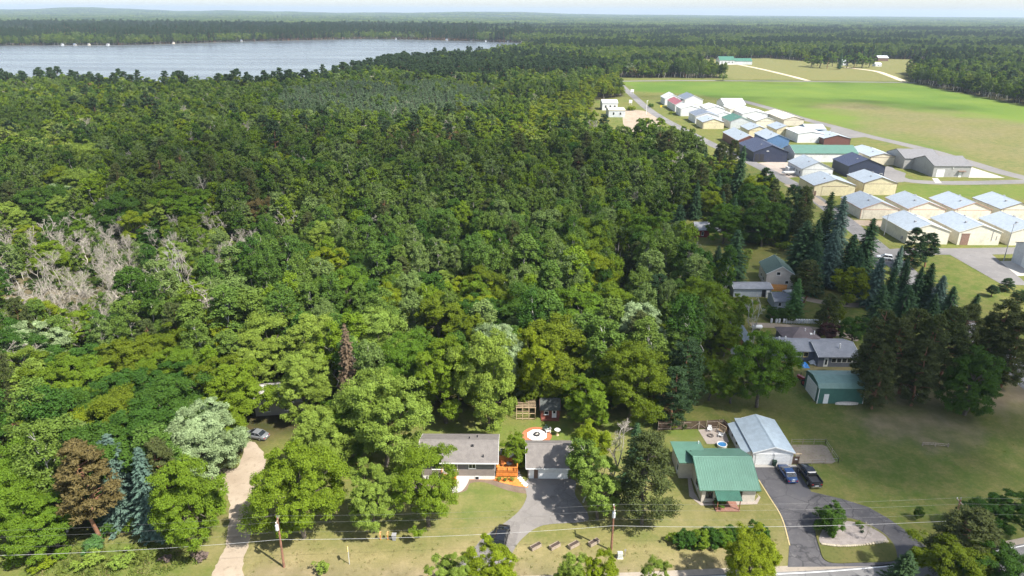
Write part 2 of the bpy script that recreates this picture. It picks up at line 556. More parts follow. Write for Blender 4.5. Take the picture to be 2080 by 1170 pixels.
a_dirt = np.maximum(a_dirt, .5*soft(W([(500,1145),(900,1150),(1500,1147),(1500,1180),(480,1180)]), gx, gy, 1.5, 1.2, .15, 22))

gme = np_mesh('ground', np.stack([gx, gy, gz], 1), GF, [], smooth=True)
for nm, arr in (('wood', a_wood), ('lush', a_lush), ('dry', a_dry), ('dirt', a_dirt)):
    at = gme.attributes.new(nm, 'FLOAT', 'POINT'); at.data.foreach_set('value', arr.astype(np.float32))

def ground_material():
    m, nt, b, N, L = nodes('grass_and_soil')
    co = geo(nt)
    def at(n):
        a = N.new('ShaderNodeAttribute'); a.attribute_name = n; return a.outputs['Fac']
    n1 = noise(nt, .035, 5, .6, co); n2 = noise(nt, .28, 5, .65, co); n3 = noise(nt, 2.2, 5, .7, co); n4 = noise(nt, .009, 4, .6, co)
    g = mixc(nt, ramp(nt, n1, .35, .65), (.095,.138,.026), (.155,.158,.042))
    g = mixc(nt, ramp(nt, n2, .38, .72), g, (.20,.180,.062))
    n5 = noise(nt, .85, 5, .7, co)
    g = mixc(nt, ramp(nt, n5, .45, .7), g, mixc(nt, .45, g, (.24,.21,.085)))
    g = mixc(nt, ramp(nt, n3, .3, .75), mixc(nt, .42, g, (.055,.085,.018)), g)
    lu = mixc(nt, ramp(nt, n4, .3, .7), (.080,.150,.022), (.140,.200,.032))
    lu = mixc(nt, ramp(nt, n2, .3, .7), lu, mixc(nt, .3, lu, (.11,.14,.03)))
    g = mixc(nt, at('lush'), g, lu)
    dr = mixc(nt, ramp(nt, n1, .3, .7), (.30,.24,.125), (.23,.195,.09))
    dr = mixc(nt, ramp(nt, n2, .42, .7), dr, (.33,.27,.14))
    dr = mixc(nt, ramp(nt, n3, .35, .75), mixc(nt, .3, dr, (.13,.125,.04)), dr)
    g = mixc(nt, at('dry'), g, dr)
    di = mixc(nt, ramp(nt, n2, .35, .7), (.20,.150,.105), (.28,.215,.155))
    g = mixc(nt, at('dirt'), g, di)
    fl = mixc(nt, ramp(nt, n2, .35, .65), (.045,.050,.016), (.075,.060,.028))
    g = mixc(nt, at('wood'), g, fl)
    L.new(g, b.inputs['Base Color'])
    b.inputs['Roughness'].default_value = .95; b.inputs['Specular IOR Level'].default_value = .1
    bp = N.new('ShaderNodeBump'); bp.inputs['Strength'].default_value = .6; bp.inputs['Distance'].default_value = .12
    L.new(noise(nt, 3.5, 5, .7, co), bp.inputs['Height']); L.new(bp.outputs[0], b.inputs['Normal'])
    return m
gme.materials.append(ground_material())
ground = bpy.data.objects.new('ground', gme); COL.objects.link(ground)
tag(ground, 'flat land of lawns, fields and forest floor reaching the horizon', None, None, 'structure')

# ------------------------------------------------------------------ lake
def water_material():
    m, nt, b, N, L = nodes('lake_water')
    b.inputs['Base Color'].default_value = (.10,.115,.13,1)
    b.inputs['Roughness'].default_value = .25
    b.inputs['Specular IOR Level'].default_value = .36
    b.inputs['IOR'].default_value = 1.33
    co = geo(nt)
    mp = N.new('ShaderNodeMapping'); mp.inputs['Scale'].default_value = (.35, 1.0, 1.0); L.new(co, mp.inputs[0])
    w1 = noise(nt, .30, 4, .6, mp.outputs[0]); w2 = noise(nt, .012, 3, .5, mp.outputs[0])
    ad = N.new('ShaderNodeMath'); ad.operation = 'MULTIPLY'; L.new(w1, ad.inputs[0]); L.new(ramp(nt, w2, .25, .75), ad.inputs[1])
    bp = N.new('ShaderNodeBump'); bp.inputs['Strength'].default_value = .6; bp.inputs['Distance'].default_value = .5
    L.new(ad.outputs[0], bp.inputs['Height']); L.new(bp.outputs[0], b.inputs['Normal'])
    rr_ = N.new('ShaderNodeMapRange'); rr_.inputs[3].default_value = .20; rr_.inputs[4].default_value = .30
    mp2 = N.new('ShaderNodeMapping'); mp2.inputs['Scale'].default_value = (.12, 1.0, 1.0); L.new(co, mp2.inputs[0])
    L.new(ramp(nt, noise(nt, .02, 4, .6, mp2.outputs[0]), .35, .65), rr_.inputs[0]); L.new(rr_.outputs[0], b.inputs['Roughness'])
    return m
lake_pts = smooth_poly(GP(LAKE_PX), True, 8)
lake = sheet('lake', lake_pts, .12, water_material(), 'broad pale blue lake behind the wood', wob=1.5)
sand = ground_tex('shore_sand', (.30,.29,.26), (.24,.235,.21), (.36,.34,.31), .05, .4)
far_shore = strip('lake_shore', GP([(1098,89.6),(1040,86.3),(940,83.3),(820,80.3),(740,79.3),(620,81.8),(500,84.3),(400,87.8),(250,91.8),(100,92.3),(-300,92.8)]), 6, .2, sand, 'thin pale strip of shore across the lake')

# ------------------------------------------------------------------ roads, drives, paths
M_ROAD = ground_tex('road_asphalt', (.165,.16,.157), (.205,.197,.193), (.235,.228,.22), .08, 1.2, .9, .15, crack=(.10,.10,.10))
M_DRIVE1 = ground_tex('grey_asphalt', (.165,.153,.142), (.205,.19,.178), (.235,.22,.205), .25, 2.0, .92, .15, crack=(.13,.12,.11))
M_DRIVE2 = ground_tex('dark_asphalt', (.075,.073,.078), (.115,.11,.112), (.15,.142,.14), .22, .9, .9, .2, crack=(.035,.034,.036))
M_TAXI = ground_tex('taxiway_asphalt', (.17,.163,.16), (.21,.20,.193), (.24,.228,.22), .04, .5)
M_CONC = ground_tex('pale_concrete', (.40,.375,.335), (.45,.425,.385), (.49,.465,.425), .3, 1.5, .85, .1)
M_SAND = ground_tex('sandy_gravel', (.31,.25,.185), (.375,.31,.235), (.25,.20,.145), .2, 1.0, .95, .3)
M_GRAV = ground_tex('grey_gravel', (.33,.28,.24), (.40,.345,.30), (.27,.23,.20), .2, 2.5, .95, .4)
M_PAINT = plain('road_paint', (.80,.80,.78), .6, .08)

def V2(*p): return [Vector((a, b, 0)) for a, b in p]
ROADC = V2((-220,63.3),(-120,64.4),(-60,65.6),(0,67.5),(30,69.2),(45,70.2),(60,72.2),(77,75.7),(100,82),(130,93),(190,118))
strip('road', ROADC, 7.2, .03, M_ROAD, 'grey asphalt road along the bottom edge of the picture')
def offset(pts, d):
    c = smooth_poly(pts, False, 6); o = []
    for i, p in enumerate(c):
        t = (c[min(i+1,len(c)-1)] - c[max(i-1,0)]).normalized()
        o.append(p + Vector((-t.y, t.x, 0))*d)
    return o
strip('road_edge_line', offset(ROADC, 3.25), .16, .036, M_PAINT, 'white edge line of the road', sub=2)
shoulder = ground_tex('road_shoulder', (.30,.26,.21), (.36,.31,.25), (.24,.21,.16), .3, 1.5)
strip('road_shoulder', offset(ROADC, 4.0), 1.3, .02, shoulder, 'pale gravel shoulder of the road', sub=2)
AIRC = [Vector((97,84,0)), Vector((106,105,0)), G(2074,758), G(1640,392), G(1430,285), G(1330,231), G(1285,194), G(1252,165), G(1230,150)]
strip('road', AIRC, 6.8, .03, M_ROAD, 'straight asphalt road passing the hangars')
strip('road', [G(1225,164.5), G(1260,165), G(1400,163.5), G(1600,165), G(1862,168)], 9, .042, M_TAXI, 'pale road crossing behind the green field')
M_TRACK = ground_tex('pale_track', (.50,.42,.31), (.58,.50,.38), (.44,.36,.26), .03, .3)
strip('track', [G(1500,131), G(1545,140), G(1600,153), G(1642,164)], 7, .03, M_TRACK, 'sandy track from the far green roofed building to the crossing road')
strip('track', [G(1715,137), G(1775,144), G(1805,153), G(1838,166)], 8, .03, M_TRACK, 'sandy track from the far farmstead to the crossing road')
strip('track', [G(1420,128), G(1460,131), G(1500,131)], 6, .03, M_TRACK, 'sandy yard before the far green roofed building')
strip('taxiway', [G(1500,203), G(1560,219), G(1630,241), G(1692,257), G(1762,276), G(1831,292), G(1900,309), G(1969,330), G(2080,361), G(2300,400)], 9, .03, M_TAXI, 'grey taxiway between the hangars and the airfield')
strip('taxiway', [G(1795,337), G(1808,350), G(1835,365), G(1900,371), G(2000,371), G(2080,369), G(2300,366)], 7.5, .036, M_TAXI, 'grey lane in front of the twin grey hangar')
sheet('gravel_yard', GP([(1745,360),(1800,338),(1840,352),(1835,370),(1760,372)]), .044, M_TAXI, 'asphalt yard beside the navy hangar')
sheet('taxi_apron', GP([(1690,258),(1762,278),(1700,283),(1680,272)]), .04, M_TAXI, 'asphalt yard beside the small red hangar')
sheet('concrete_apron', GP([(1971,339),(2041,361.5),(1967,361)]), .05, M_CONC, 'pale concrete apron at the twin grey hangar')
strip('airport_lane', [G(1770,540), G(1795,518), G(1850,511), G(1960,511), G(2080,509), G(2300,505)], 6.6, .044, M_TAXI, 'grey lane between lawn and cream hangars')
sheet('airport_lane', GP([(1925,515),(2010,513),(2090,580),(2035,578)]), .052, M_TAXI, 'wide grey lane turning towards the camera at the right edge')
sheet('concrete_apron', GP([(2003,532),(2056,530),(2110,560),(2060,561)]), .05, M_CONC, 'pale concrete apron before the grey building at the right edge')
sheet('concrete_walk', GP([(1893,362),(1905,362),(1913,372),(1900,372)]), .045, M_CONC, 'short concrete walk before the white overhead door')
sheet('gravel_yard', GP([(1532,332),(1600,330),(1622,352),(1625,358),(1570,362),(1545,345)]), .02, M_GRAV, 'gravel yard before the navy gabled hangar', sm=4)
sheet('gravel_yard', GP([(1268,226),(1300,224),(1322,230),(1350,246),(1325,262),(1290,268),(1268,258)]), .02, M_SAND, 'pale gravel yard beside the white roadside buildings', sm=4)
sheet('gravel_yard', GP([(1720,447),(1850,449),(2090,452),(2090,458),(1830,458),(1790,462),(1730,455)]), .02, M_SAND, 'sandy strip between the two rows of cream hangars', sm=3)
strip('path', [G(1600,375), G(1640,395), G(1675,418)], 4, .04, M_SAND, 'sandy path beside the dark pines')

# drives of the three houses
sheet('driveway', GP([(1072,974),(1164,974),(1168,1005),(1193,1042),(1186,1060),(1104,1067),(1062,1093),(1040,1125),(1030,1160),(925,1160),(955,1125),(984,1090),(1028,1060),(1056,1036),(1070,1009)]), .03, M_DRIVE1, 'grey asphalt driveway curving from the grey garage to the road', wob=.0, sm=4)
sheet('driveway', GP([(1530,948),(1619,948),(1632,975),(1648,999),(1708,1013),(1763,1030),(1804,1053),(1838,1077),(1876,1107),(1915,1134),(1925,1149),(1600,1152),(1603,1108),(1586,1050),(1561,1006),(1540,972)]), .03, M_DRIVE2, 'dark cracked asphalt driveway looping round a grass island')
sheet('driveway', GP([(434,1180),(441,1143),(460,1105),(466,1044),(464,1009),(442,985),(434,968),(444,952),(482,949),(500,901),(520,901),(540,938),(525,985),(508,1020),(508,1044),(512,1070),(505,1105),(493,1146),(494,1180)]), .03, M_SAND, 'pale sandy driveway winding into the left wood', sm=7, wob=.16)
strip('track', [G(1525,660), G(1580,662), G(1640,667), G(1700,677), G(1745,690)], 2.8, .03, M_SAND, 'sandy track in front of the row of white barrels')
strip('track', [G(1545,600), G(1600,598), G(1660,612), G(1740,620), G(1800,610)], 3.0, .03, M_SAND, 'sandy track between the small houses')
strip('track', [G(1600,552), G(1680,560), G(1740,575)], 3.5, .034, M_GRAV, 'gravel track beside the beige gabled house')
sheet('concrete_pad', GP([(1532,944.5),(1616,944.5),(1620,949.5),(1534,949.5)]), .04, M_CONC, 'concrete threshold before the white double garage')

# island, its stone bed and the gravel and mulch beds
M_ISLE = ground_tex('island_grass', (.10,.115,.03), (.145,.135,.045), (.075,.09,.02), .2, 2.0, .95, .5)
sheet('grass_island', GP([(1655,1071),(1664,1055),(1700,1050),(1742,1058),(1784,1077),(1811,1101),(1821,1125),(1814,1140),(1750,1143),(1682,1142),(1664,1112)]), .14, M_ISLE, 'grass island inside the dark driveway loop', thick=.14, sm=5)
M_STONE = ground_tex('bed_stones', (.27,.235,.215), (.34,.30,.275), (.19,.17,.155), .8, 5.0, .9, .8, 9.0)
sheet('stone_bed', GP([(1666,1086),(1672,1108),(1740,1109),(1800,1102),(1785,1082),(1735,1062),(1690,1062)]), .17, M_STONE, 'bed of pale stones on the grass island', sm=4)
M_MULCH = ground_tex('orange_mulch', (.62,.20,.045), (.72,.27,.07), (.45,.13,.03), .6, 5.0, .95, .6, 9.0)
M_MULCH2 = ground_tex('red_mulch', (.36,.13,.06), (.42,.17,.085), (.28,.10,.05), .6, 4.0, .95, .6, 9.0)
M_SOIL = ground_tex('dark_soil', (.16,.115,.085), (.20,.15,.11), (.12,.085,.065), .6, 4.0, .95, .5, 9.0)
sheet('dark_soil_border', GP([(935,975),(1000,974),(1040,983),(1073,992),(1074,1003),(1030,996),(985,980),(955,982),(948,996),(925,1002),(918,992)]), .02, M_SOIL, 'dark soil border below the orange mulch', sm=3)
sheet('mulch_bed', GP([(936,967),(1006,967),(1046,966),(1056,974),(1072,986),(1072,991),(1046,987),(1020,981),(1000,975),(936,974)]), .05, M_MULCH, 'orange mulch bed before the grey ranch house')
sheet('mulch_ring', [G(1090.5,884.5) + Vector((2.75*math.cos(a*.2618), 2.75*math.sin(a*.2618), 0)) for a in range(24)], .03, M_MULCH2, 'red mulch ring round the white fire pit pad')
sheet('fire_pit_pad', [G(1090.5,884.5) + Vector((1.9*math.cos(a*.7854+.39), 1.9*math.sin(a*.7854+.39), 0)) for a in range(8)], .10, plain('white_paving', (.78,.76,.72), .8, .08), 'white octagonal pad of the fire pit', thick=.1)
sheet('patio', GP([(1418,873),(1470,868),(1481,898),(1465,902),(1436,902)]), .03, M_GRAV, 'tan gravel patio behind the green roofed house')
sheet('garden_bed', GP([(1607,904),(1670,904),(1680,908),(1697,938),(1690,942),(1622,942)]), .06, ground_tex('garden_soil', (.22,.18,.14), (.27,.23,.18), (.14,.16,.06), .35, 2.5, .95, .5), 'fenced vegetable garden of bare soil beside the white garage')
sheet('path', GP([(932,972),(950,972),(951,980),(938,998),(920,1001),(912,996)]), .06, M_CONC, 'curved concrete path at the left of the mulch bed', sm=3)
sheet('path', GP([(1019,943),(1047,944),(1035,930),(1027,930)]), .05, M_DRIVE1, 'grey path between deck and small tree')
sheet('round_patio', [G(1032,921) + Vector((1.05*math.cos(a*.3927), 1.5*math.sin(a*.3927), 0)) for a in range(16)], .07, MATS['white_paving'], 'white oval paving beside the deck', thick=.07)
sheet('gravel_border', GP([(1424,1021),(1531,1020),(1541,1008),(1534,1000),(1545,1010),(1538,1024),(1490,1026),(1424,1027),(1400,1008),(1396,960),(1400,960),(1410,1000)]), .03, M_GRAV, 'gravel border round the green roofed house')

# ------------------------------------------------------------------ haze: the thin summer air over the land
def haze():
    m = bpy.data.materials.new('haze_air'); m.use_nodes = True
    nt = m.node_tree; nt.nodes.clear()
    out = nt.nodes.new('ShaderNodeOutputMaterial'); v = nt.nodes.new('ShaderNodeVolumePrincipled')
    v.inputs['Color'].default_value = (.66,.82,1.0,1)
    v.inputs['Density'].default_value = 7.5e-5
    v.inputs['Anisotropy'].default_value = .1
    nt.links.new(v.outputs[0], out.inputs['Volume'])
    try: m.cycles.homogeneous_volume = True
    except Exception: pass
    o = MB().box(-20000, 20000, -2000, 22000, -3, 150).build('haze', m)
    tag(o, 'pale summer haze over the whole landscape', 'haze', None, 'stuff')
haze()

# ------------------------------------------------------------------ drifting clouds (above the frame) that shade parts of the land
def cloud_material():
    m = bpy.data.materials.new('cloud_vapour'); m.use_nodes = True
    nt = m.node_tree; nt.nodes.clear(); N = nt.nodes; L = nt.links
    out = N.new('ShaderNodeOutputMaterial')
    df = N.new('ShaderNodeBsdfDiffuse'); df.inputs[0].default_value = (.9,.9,.9,1)
    tl = N.new('ShaderNodeBsdfTranslucent'); tl.inputs[0].default_value = (.9,.9,.9,1)
    tp = N.new('ShaderNodeBsdfTransparent')
    a = N.new('ShaderNodeMixShader'); a.inputs[0].default_value = .6; L.new(df.outputs[0], a.inputs[1]); L.new(tl.outputs[0], a.inputs[2])
    b = N.new('ShaderNodeMixShader'); b.inputs[0].default_value = .052; L.new(tp.outputs[0], b.inputs[1]); L.new(a.outputs[0], b.inputs[2])
    L.new(b.outputs[0], out.inputs[0])
    return m
M_CLOUD = cloud_material()
CLOUDS = []
def cloud(cx, cy, rx, ry, alt, n, seed, label, rz=0.0):
    """Cumulus whose shade falls round ground point (cx, cy)."""
    r = random.Random(seed)
    bm = bmesh.new()
    puff = min(rx, ry)
    for k in range(n):
        a = r.uniform(0, 6.283); q = math.sqrt(r.random())
        ux, uy = rx*q*math.cos(a), ry*q*math.sin(a)
        s = puff*r.uniform(.22, .5)*(1.1-.5*q)
        u, v = ux*math.cos(rz)-uy*math.sin(rz), ux*math.sin(rz)+uy*math.cos(rz)
        mt = Matrix.Translation((u, v, s*.3 + r.uniform(0, .2)*puff*(1-q))) @ Matrix.Diagonal((s*1.3, s*1.3, s*.6, 1))
        bmesh.ops.create_icosphere(bm, subdivisions=2, radius=1.0, matrix=mt)
    for f in bm.faces: f.smooth = True
    me = bpy.data.meshes.new('cloud'); bm.to_mesh(me); bm.free(); me.materials.append(M_CLOUD)
    o = bpy.data.objects.new('cloud', me); COL.objects.link(o)
    k = alt / SUN_DIR.z
    o.location = (cx + SUN_DIR.x*k, cy + SUN_DIR.y*k, alt)
    tag(o, label, 'cloud', 'fair weather clouds above the picture', 'stuff')
    return o

for i, (cx_, cy_, rx_, ry_, alt, n_, rz_) in enumerate([(-40,270,190,95,700,70,.1),(-230,400,150,90,700,50,0),(-120,580,200,80,750,60,.05),(92,120,56,56,600,95,0),(72,185,62,42,620,75,.2),
        (250,615,150,34,700,110,-.25),(470,790,240,36,700,110,-.05),(-800,2500,900,320,1000,60,0),(900,2300,800,200,1000,60,0),(2400,4600,1500,500,1100,60,0),(-2600,5200,1800,500,1100,60,0),(300,6500,2200,600,1100,60,0)]):
    cloud(cx_, cy_, rx_, ry_, alt, n_, 300+i, 'fair weather cloud drifting above the picture', rz_)

# ------------------------------------------------------------------ building kit
WHITE = plain('white_paint', (.78,.78,.76), .6, .05)
def metal(name, c, rough=.5, rib='X', d=.3, var=.07):
    return plain(name, c, rough, var, 1.2, 0.0, .45, rib, d, dirt=tuple(x*.72+.02 for x in c))
CREAM = metal('cream_sheet', (.62,.56,.42)); CREAM2 = metal('pale_cream_sheet', (.70,.655,.53))
WSHEET = metal('white_sheet', (.68,.68,.68)); GSHEET = metal('grey_sheet', (.34,.335,.32)); LGSHEET = metal('light_grey_sheet', (.55,.57,.58))
NAVY = metal('navy_sheet', (.030,.038,.070)); BLUE = metal('blue_sheet', (.10,.19,.36)); MAROON = metal('maroon_sheet', (.15,.062,.055))
YELL = metal('yellow_sheet', (.66,.585,.38)); TAUPE = metal('taupe_sheet', (.62,.56,.46))
R_BLUE = metal('pale_blue_roof', (.36,.41,.455), .42, 'Y'); R_WHITE = metal('white_roof', (.64,.65,.66), .45, 'Y'); R_GREY = metal('grey_metal_roof', (.19,.187,.19), .5, 'X')
R_NAVY = metal('navy_roof', (.040,.050,.095), .42, 'Y'); R_GREEN = metal('green_metal_roof', (.09,.185,.145), .45, 'X'); R_RED = metal('red_roof', (.36,.10,.12), .5, 'Y')
R_SLATE = metal('slate_blue_roof', (.17,.20,.25), .45, 'Y'); R_TEAL = metal('teal_green_roof', (.06,.17,.12), .45, 'Y'); R_PALE = metal('pale_roof', (.62,.66,.68), .42, 'Y'); R_CREAM = metal('cream_roof', (.68,.62,.48), .45, 'Y')
BROWN_T = plain('brown_trim', (.16,.10,.07)); DARK_T = plain('dark_trim', (.03,.03,.035), .5); PINK_T = plain('rust_trim', (.50,.28,.20)); GREY_T = plain('grey_trim', (.30,.30,.31))
GLASS = glass_pane()

def wall_roof(root, w, d, he, hp, ax, wm, rm, tm, over=.35, rake=.25, t=.14, cap=True, x0=0, y0=0, offset=None):
    """Gabled shell: walls, roof (> ridge_cap) and rake trims. ax is the ridge direction."""
    span = w if ax == 'Y' else d
    half = span/2 if offset is None else offset
    lo, hi = (y0, y0+d) if ax == 'Y' else (x0, x0+w)
    u0 = x0 if ax == 'Y' else y0
    wl_ = MB().extrude([(u0,0),(u0+span,0),(u0+span,he),(u0+half,hp),(u0,he)], lo, hi, ax).build('wall', wm, root)
    k1 = (hp-he)/half; k2 = (hp-he)/(span-half); e = .02
    prof = [(u0-over, he-k1*over+e), (u0+half, hp+e), (u0+span+over, he-k2*over+e), (u0+span+over, he-k2*over+e+t), (u0+half, hp+e+t), (u0-over, he-k1*over+e+t)]
    n = 6
    mb = MB(); V = []
    for a in (lo-rake, hi+rake):
        for u, z in prof: V.append((a,u,z) if ax == 'X' else (u,a,z))
    F = [(i,(i+1)%n,n+(i+1)%n,n+i) for i in range(n)] + [(0,1,4,5),(1,2,3,4),(n+5,n+4,n+1,n),(n+4,n+3,n+2,n+1)]
    rf = mb.add(V, F).build('roof', rm, root)
    if cap:
        z = hp+e+t
        MB().extrude([(u0+half-.22, z-k1*.22+.005),(u0+half, z+.005),(u0+half+.22, z-k2*.22+.005),(u0+half+.22,z-k2*.22+.035),(u0+half,z+.045),(u0+half-.22,z-k1*.22+.035)], lo-rake-.01, hi+rake+.01, ax).build('ridge_cap', rm, rf)
    if tm:
        for a, s in ((lo-rake, -1), (hi+rake, 1)):
            mb = MB(); b0, b1 = (a-.04, a-.005) if s < 0 else (a+.005, a+.04)
            for (ua, za, ub, zb) in ((u0-over, he-k1*over+e, u0+half, hp+e), (u0+half, hp+e, u0+span+over, he-k2*over+e)):
                mb.extrude([(ua,za-.05),(ub,zb-.05),(ub,zb+t+.01),(ua,za+t+.01)], b0, b1, ax)
            mb.build('rake_trim', tm, root)
    return wl_, rf

def window(root, x, z, w, h, y=0.0, fm=None, side='front', d=None, mullion=True, sill=True):
    """Window on the front (y) or on the left / right wall (y is then the wall's x)."""
    fm = fm or WHITE
    def put(name, a0, a1, z0, z1, t0, t1, m, par):
        if side == 'front': return bx(name, par, a0, a1, y-t1, y-t0, z0, z1, m)
        if side == 'left': return bx(name, par, y-t1, y-t0, a0, a1, z0, z1, m)
        return bx(name, par, y+t0, y+t1, a0, a1, z0, z1, m)
    fr = put('window', x-.09, x+w+.09, z-.09, z+h+.09, .005, .05, fm, root)
    if mullion and w > .9:
        put('pane', x, x+w/2-.04, z, z+h, .052, .07, GLASS, fr); put('pane', x+w/2+.04, x+w, z, z+h, .052, .07, GLASS, fr)
    else:
        put('pane', x, x+w, z, z+h, .052, .07, GLASS, fr)
    if sill: put('sill', x-.14, x+w+.14, z-.16, z-.092, .005, .11, fm, fr)
    return fr

def panel_door(root, x0, x1, z1, m, kind='bifold', y=0.0, tm=None, name='door', n=4):
    """Hangar and garage doors built of separate leaves on the front wall."""
    tm = tm or BROWN_T
    dr = bx(name, root, x0, x1, y-.05, y-.005, 0, z1, m)
    if kind == 'bifold':
        for a, b in ((.08, z1*.5-.03), (z1*.5+.03, z1-.06)):
            bx('door_panel', dr, x0+.06, x1-.06, y-.10, y-.052, a, b, m)
    elif kind == 'slide':
        wd = (x1-x0)/n
        for i in range(n):
            bx('door_panel', dr, x0+i*wd+.04, x0+(i+1)*wd-.04, y-.10-.03*(i%2), y-.052, .05, z1-.08, m)
    elif kind == 'sectional':
        k = 4
        for i in range(k):
            bx('door_panel', dr, x0+.05, x1-.05, y-.09, y-.052, .03+i*z1/k, (i+1)*z1/k-.03, m)
    bx('door_header', root, x0-.1, x1+.1, y-.14, y-.005, z1+.01, z1+.13, tm)
    return dr

def hangar(px0, px1, py, he, hp, depth, wm, rm, label, tm=None, door='bifold', dm=None, ax='Y', name='hangar', dw=.86, dh=.92, group='hangars beside the airfield', n=4):
    a, b = G(px0, py), G(px1, py)
    w = b.x - a.x
    t = thing(name, label, 'hangar', (a.x, a.y, 0), 0, group)
    wall_roof(t, w, depth, he, hp, ax, wm, rm, tm)
    if door:
        m = w*(1-dw)/2
        panel_door(t, m, w-m, he*dh, dm or wm, door, tm=tm, n=n)
    rf_ = [c for c in t.children if c.name.startswith('roof')][0]
    if ax == 'Y':
        k_ = (hp-he)/(w/2)
        for q, (fx, fy) in enumerate(((.34,.3),(.62,.72))):
            zz = he + k_*(w*fx if fx < .5 else w*(1-fx)) + .12
            bx('roof_vent', rf_, w*fx-.3, w*fx+.3, depth*fy-.3, depth*fy+.3, zz-.3, zz+.42, GREY_T)
        for x_ in (-.46, w+.36): bx('gutter', t, x_, x_+.1, -.2, depth+.2, he-k_*.35-.02, he-k_*.35+.12, tm or wm)
    MB().box(-.02,.12,-.03,.12,0,he-.1).build('corner_trim', tm or wm, t); MB().box(w-.12,w+.02,-.03,.12,0,he-.1).build('corner_trim', tm or wm, t)
    return t, w

# two front rows of cream hangars
hangar(1746,1820.5,445,4.0,6.6,17,CREAM2,R_BLUE,'cream hangar, leftmost of the row with rust coloured rims, tall spruces before it',PINK_T,'slide',ax='Y')
hangar(1841,1915,445,4.0,6.6,17,CREAM2,R_BLUE,'cream hangar, second from left in the rust rimmed row beside the grass lane',PINK_T,'slide')
hangar(1935,2008,446,4.0,6.6,17,CREAM2,R_BLUE,'cream hangar, third from left in the rust rimmed row beside the grass lane',PINK_T,'slide')
hangar(2028,2101,446,4.1,6.5,17,CREAM2,R_BLUE,'cream hangar with two leaf door cut by the right picture edge, back row',BROWN_T,'bifold')
h, w = hangar(1839,1922,496,4.6,7.0,17,CREAM2,R_BLUE,'cream hangar partly hidden behind the lone dark pine by the lane',CREAM2,None)
bx('meter_box', h, -.45, -.01, 2.2, 2.8, 1.0, 2.0, GREY_T)
h, w = hangar(1943,2026,497.5,4.6,7.0,17,CREAM2,R_BLUE,'cream hangar with a brown door in its blank front wall',CREAM2,None)
panel_door(h, .9, 3.6, 3.9, plain('brown_door', (.26,.16,.12)), 'sectional', name='door')
bx('downpipe', h, w*.80, w*.80+.1, -.1, -.01, 1.6, 5.0, GREY_T); bx('downpipe', h, w-1.2, w-1.1, -.1, -.01, 1.8, 3.2, GREY_T)
hangar(2047,2130,498.5,4.6,7.0,17,CREAM2,R_BLUE,'cream hangar behind the light pole at the right picture edge, front row',CREAM2,None)
# third row
h, w = hangar(1651,1734,397.5,4.4,7.0,16,YELL,R_BLUE,'yellow hangar with one wide panelled door beside the dark pine',BROWN_T,'bifold',dw=.62)
bx('side_door', h, .35, 1.15, -.08, -.01, 0, 2.1, BROWN_T)
hangar(1751,1817,396,5.2,7.6,16,YELL,R_BLUE,'tall yellow hangar right beside the grass lane, navy hangar behind it',BROWN_T,'bifold',dw=.98)
h, w = hangar(1627,1689,360,4.0,7.2,18,WSHEET,R_BLUE,'white gabled hangar with grey windowed side wall, boat beside it',GREY_T,'bifold',dw=.95)
for i in range(4): window(h, 2+i*3.4, 1.2, 1.0, 1.3, -.0, side='left')
bx('lean_to', h, -2.4, -.02, 10.5, 14, 0, 2.3, LGSHEET)
h, w = hangar(1720,1793,360,5.3,8.6,17,NAVY,R_NAVY,'navy blue hangar with white front windows in the middle of the airfield',DARK_T,None)
panel_door(h, w*.34, w*.66, 4.2, NAVY, 'sectional', tm=DARK_T)
window(h, .8, 1.0, 1.2, .9); window(h, w-2.0, 1.0, 1.2, .9); bx('side_door', h, 2.6, 3.6, -.08, -.01, 0, 2.1, WHITE)
hangar(1765,1817,335,4.2,5.9,24,CREAM,R_BLUE,'cream hangar wedged between the navy hangar and the twin grey one',BROWN_T,'bifold',dw=.96)
h, w = hangar(1612,1738.5,329,4.6,7.4,16,WSHEET,R_GREEN,'long white building with a green roof amid the hangars',WHITE,None,ax='X',name='long_hangar')
# twin grey hangar
a = G(1893, 359.5); b = G(1967, 359.5); w = b.x-a.x
t = thing('twin_hangar', 'grey hangar of two staggered gabled halls with white doors', 'hangar', (a.x, a.y, 0), 0, 'hangars beside the airfield')
wall_roof(t, w, 18, 5.3, 8.3, 'X', GSHEET, R_GREY, DARK_T)
wall_roof(t, w, 18, 5.3, 8.3, 'X', GSHEET, R_GREY, DARK_T, x0=-4.5, y0=17.9)
panel_door(t, 1.6, 5.4, 3.7, WHITE, 'sectional', tm=GREY_T)
bx('side_door', t, w*.70, w*.70+1.3, -.09, -.01, 0, 2.3, WHITE); MB().extrude([(-1.0,2.75),(-.01,3.0),(-.01,3.12),(-1.0,2.87)], w*.66, w*.86, 'X').build('awning', BROWN_T, t)
bx('wall_lamp', t, w*.5, w*.5+.4, -.3, -.01, 4.2, 4.6, WHITE)
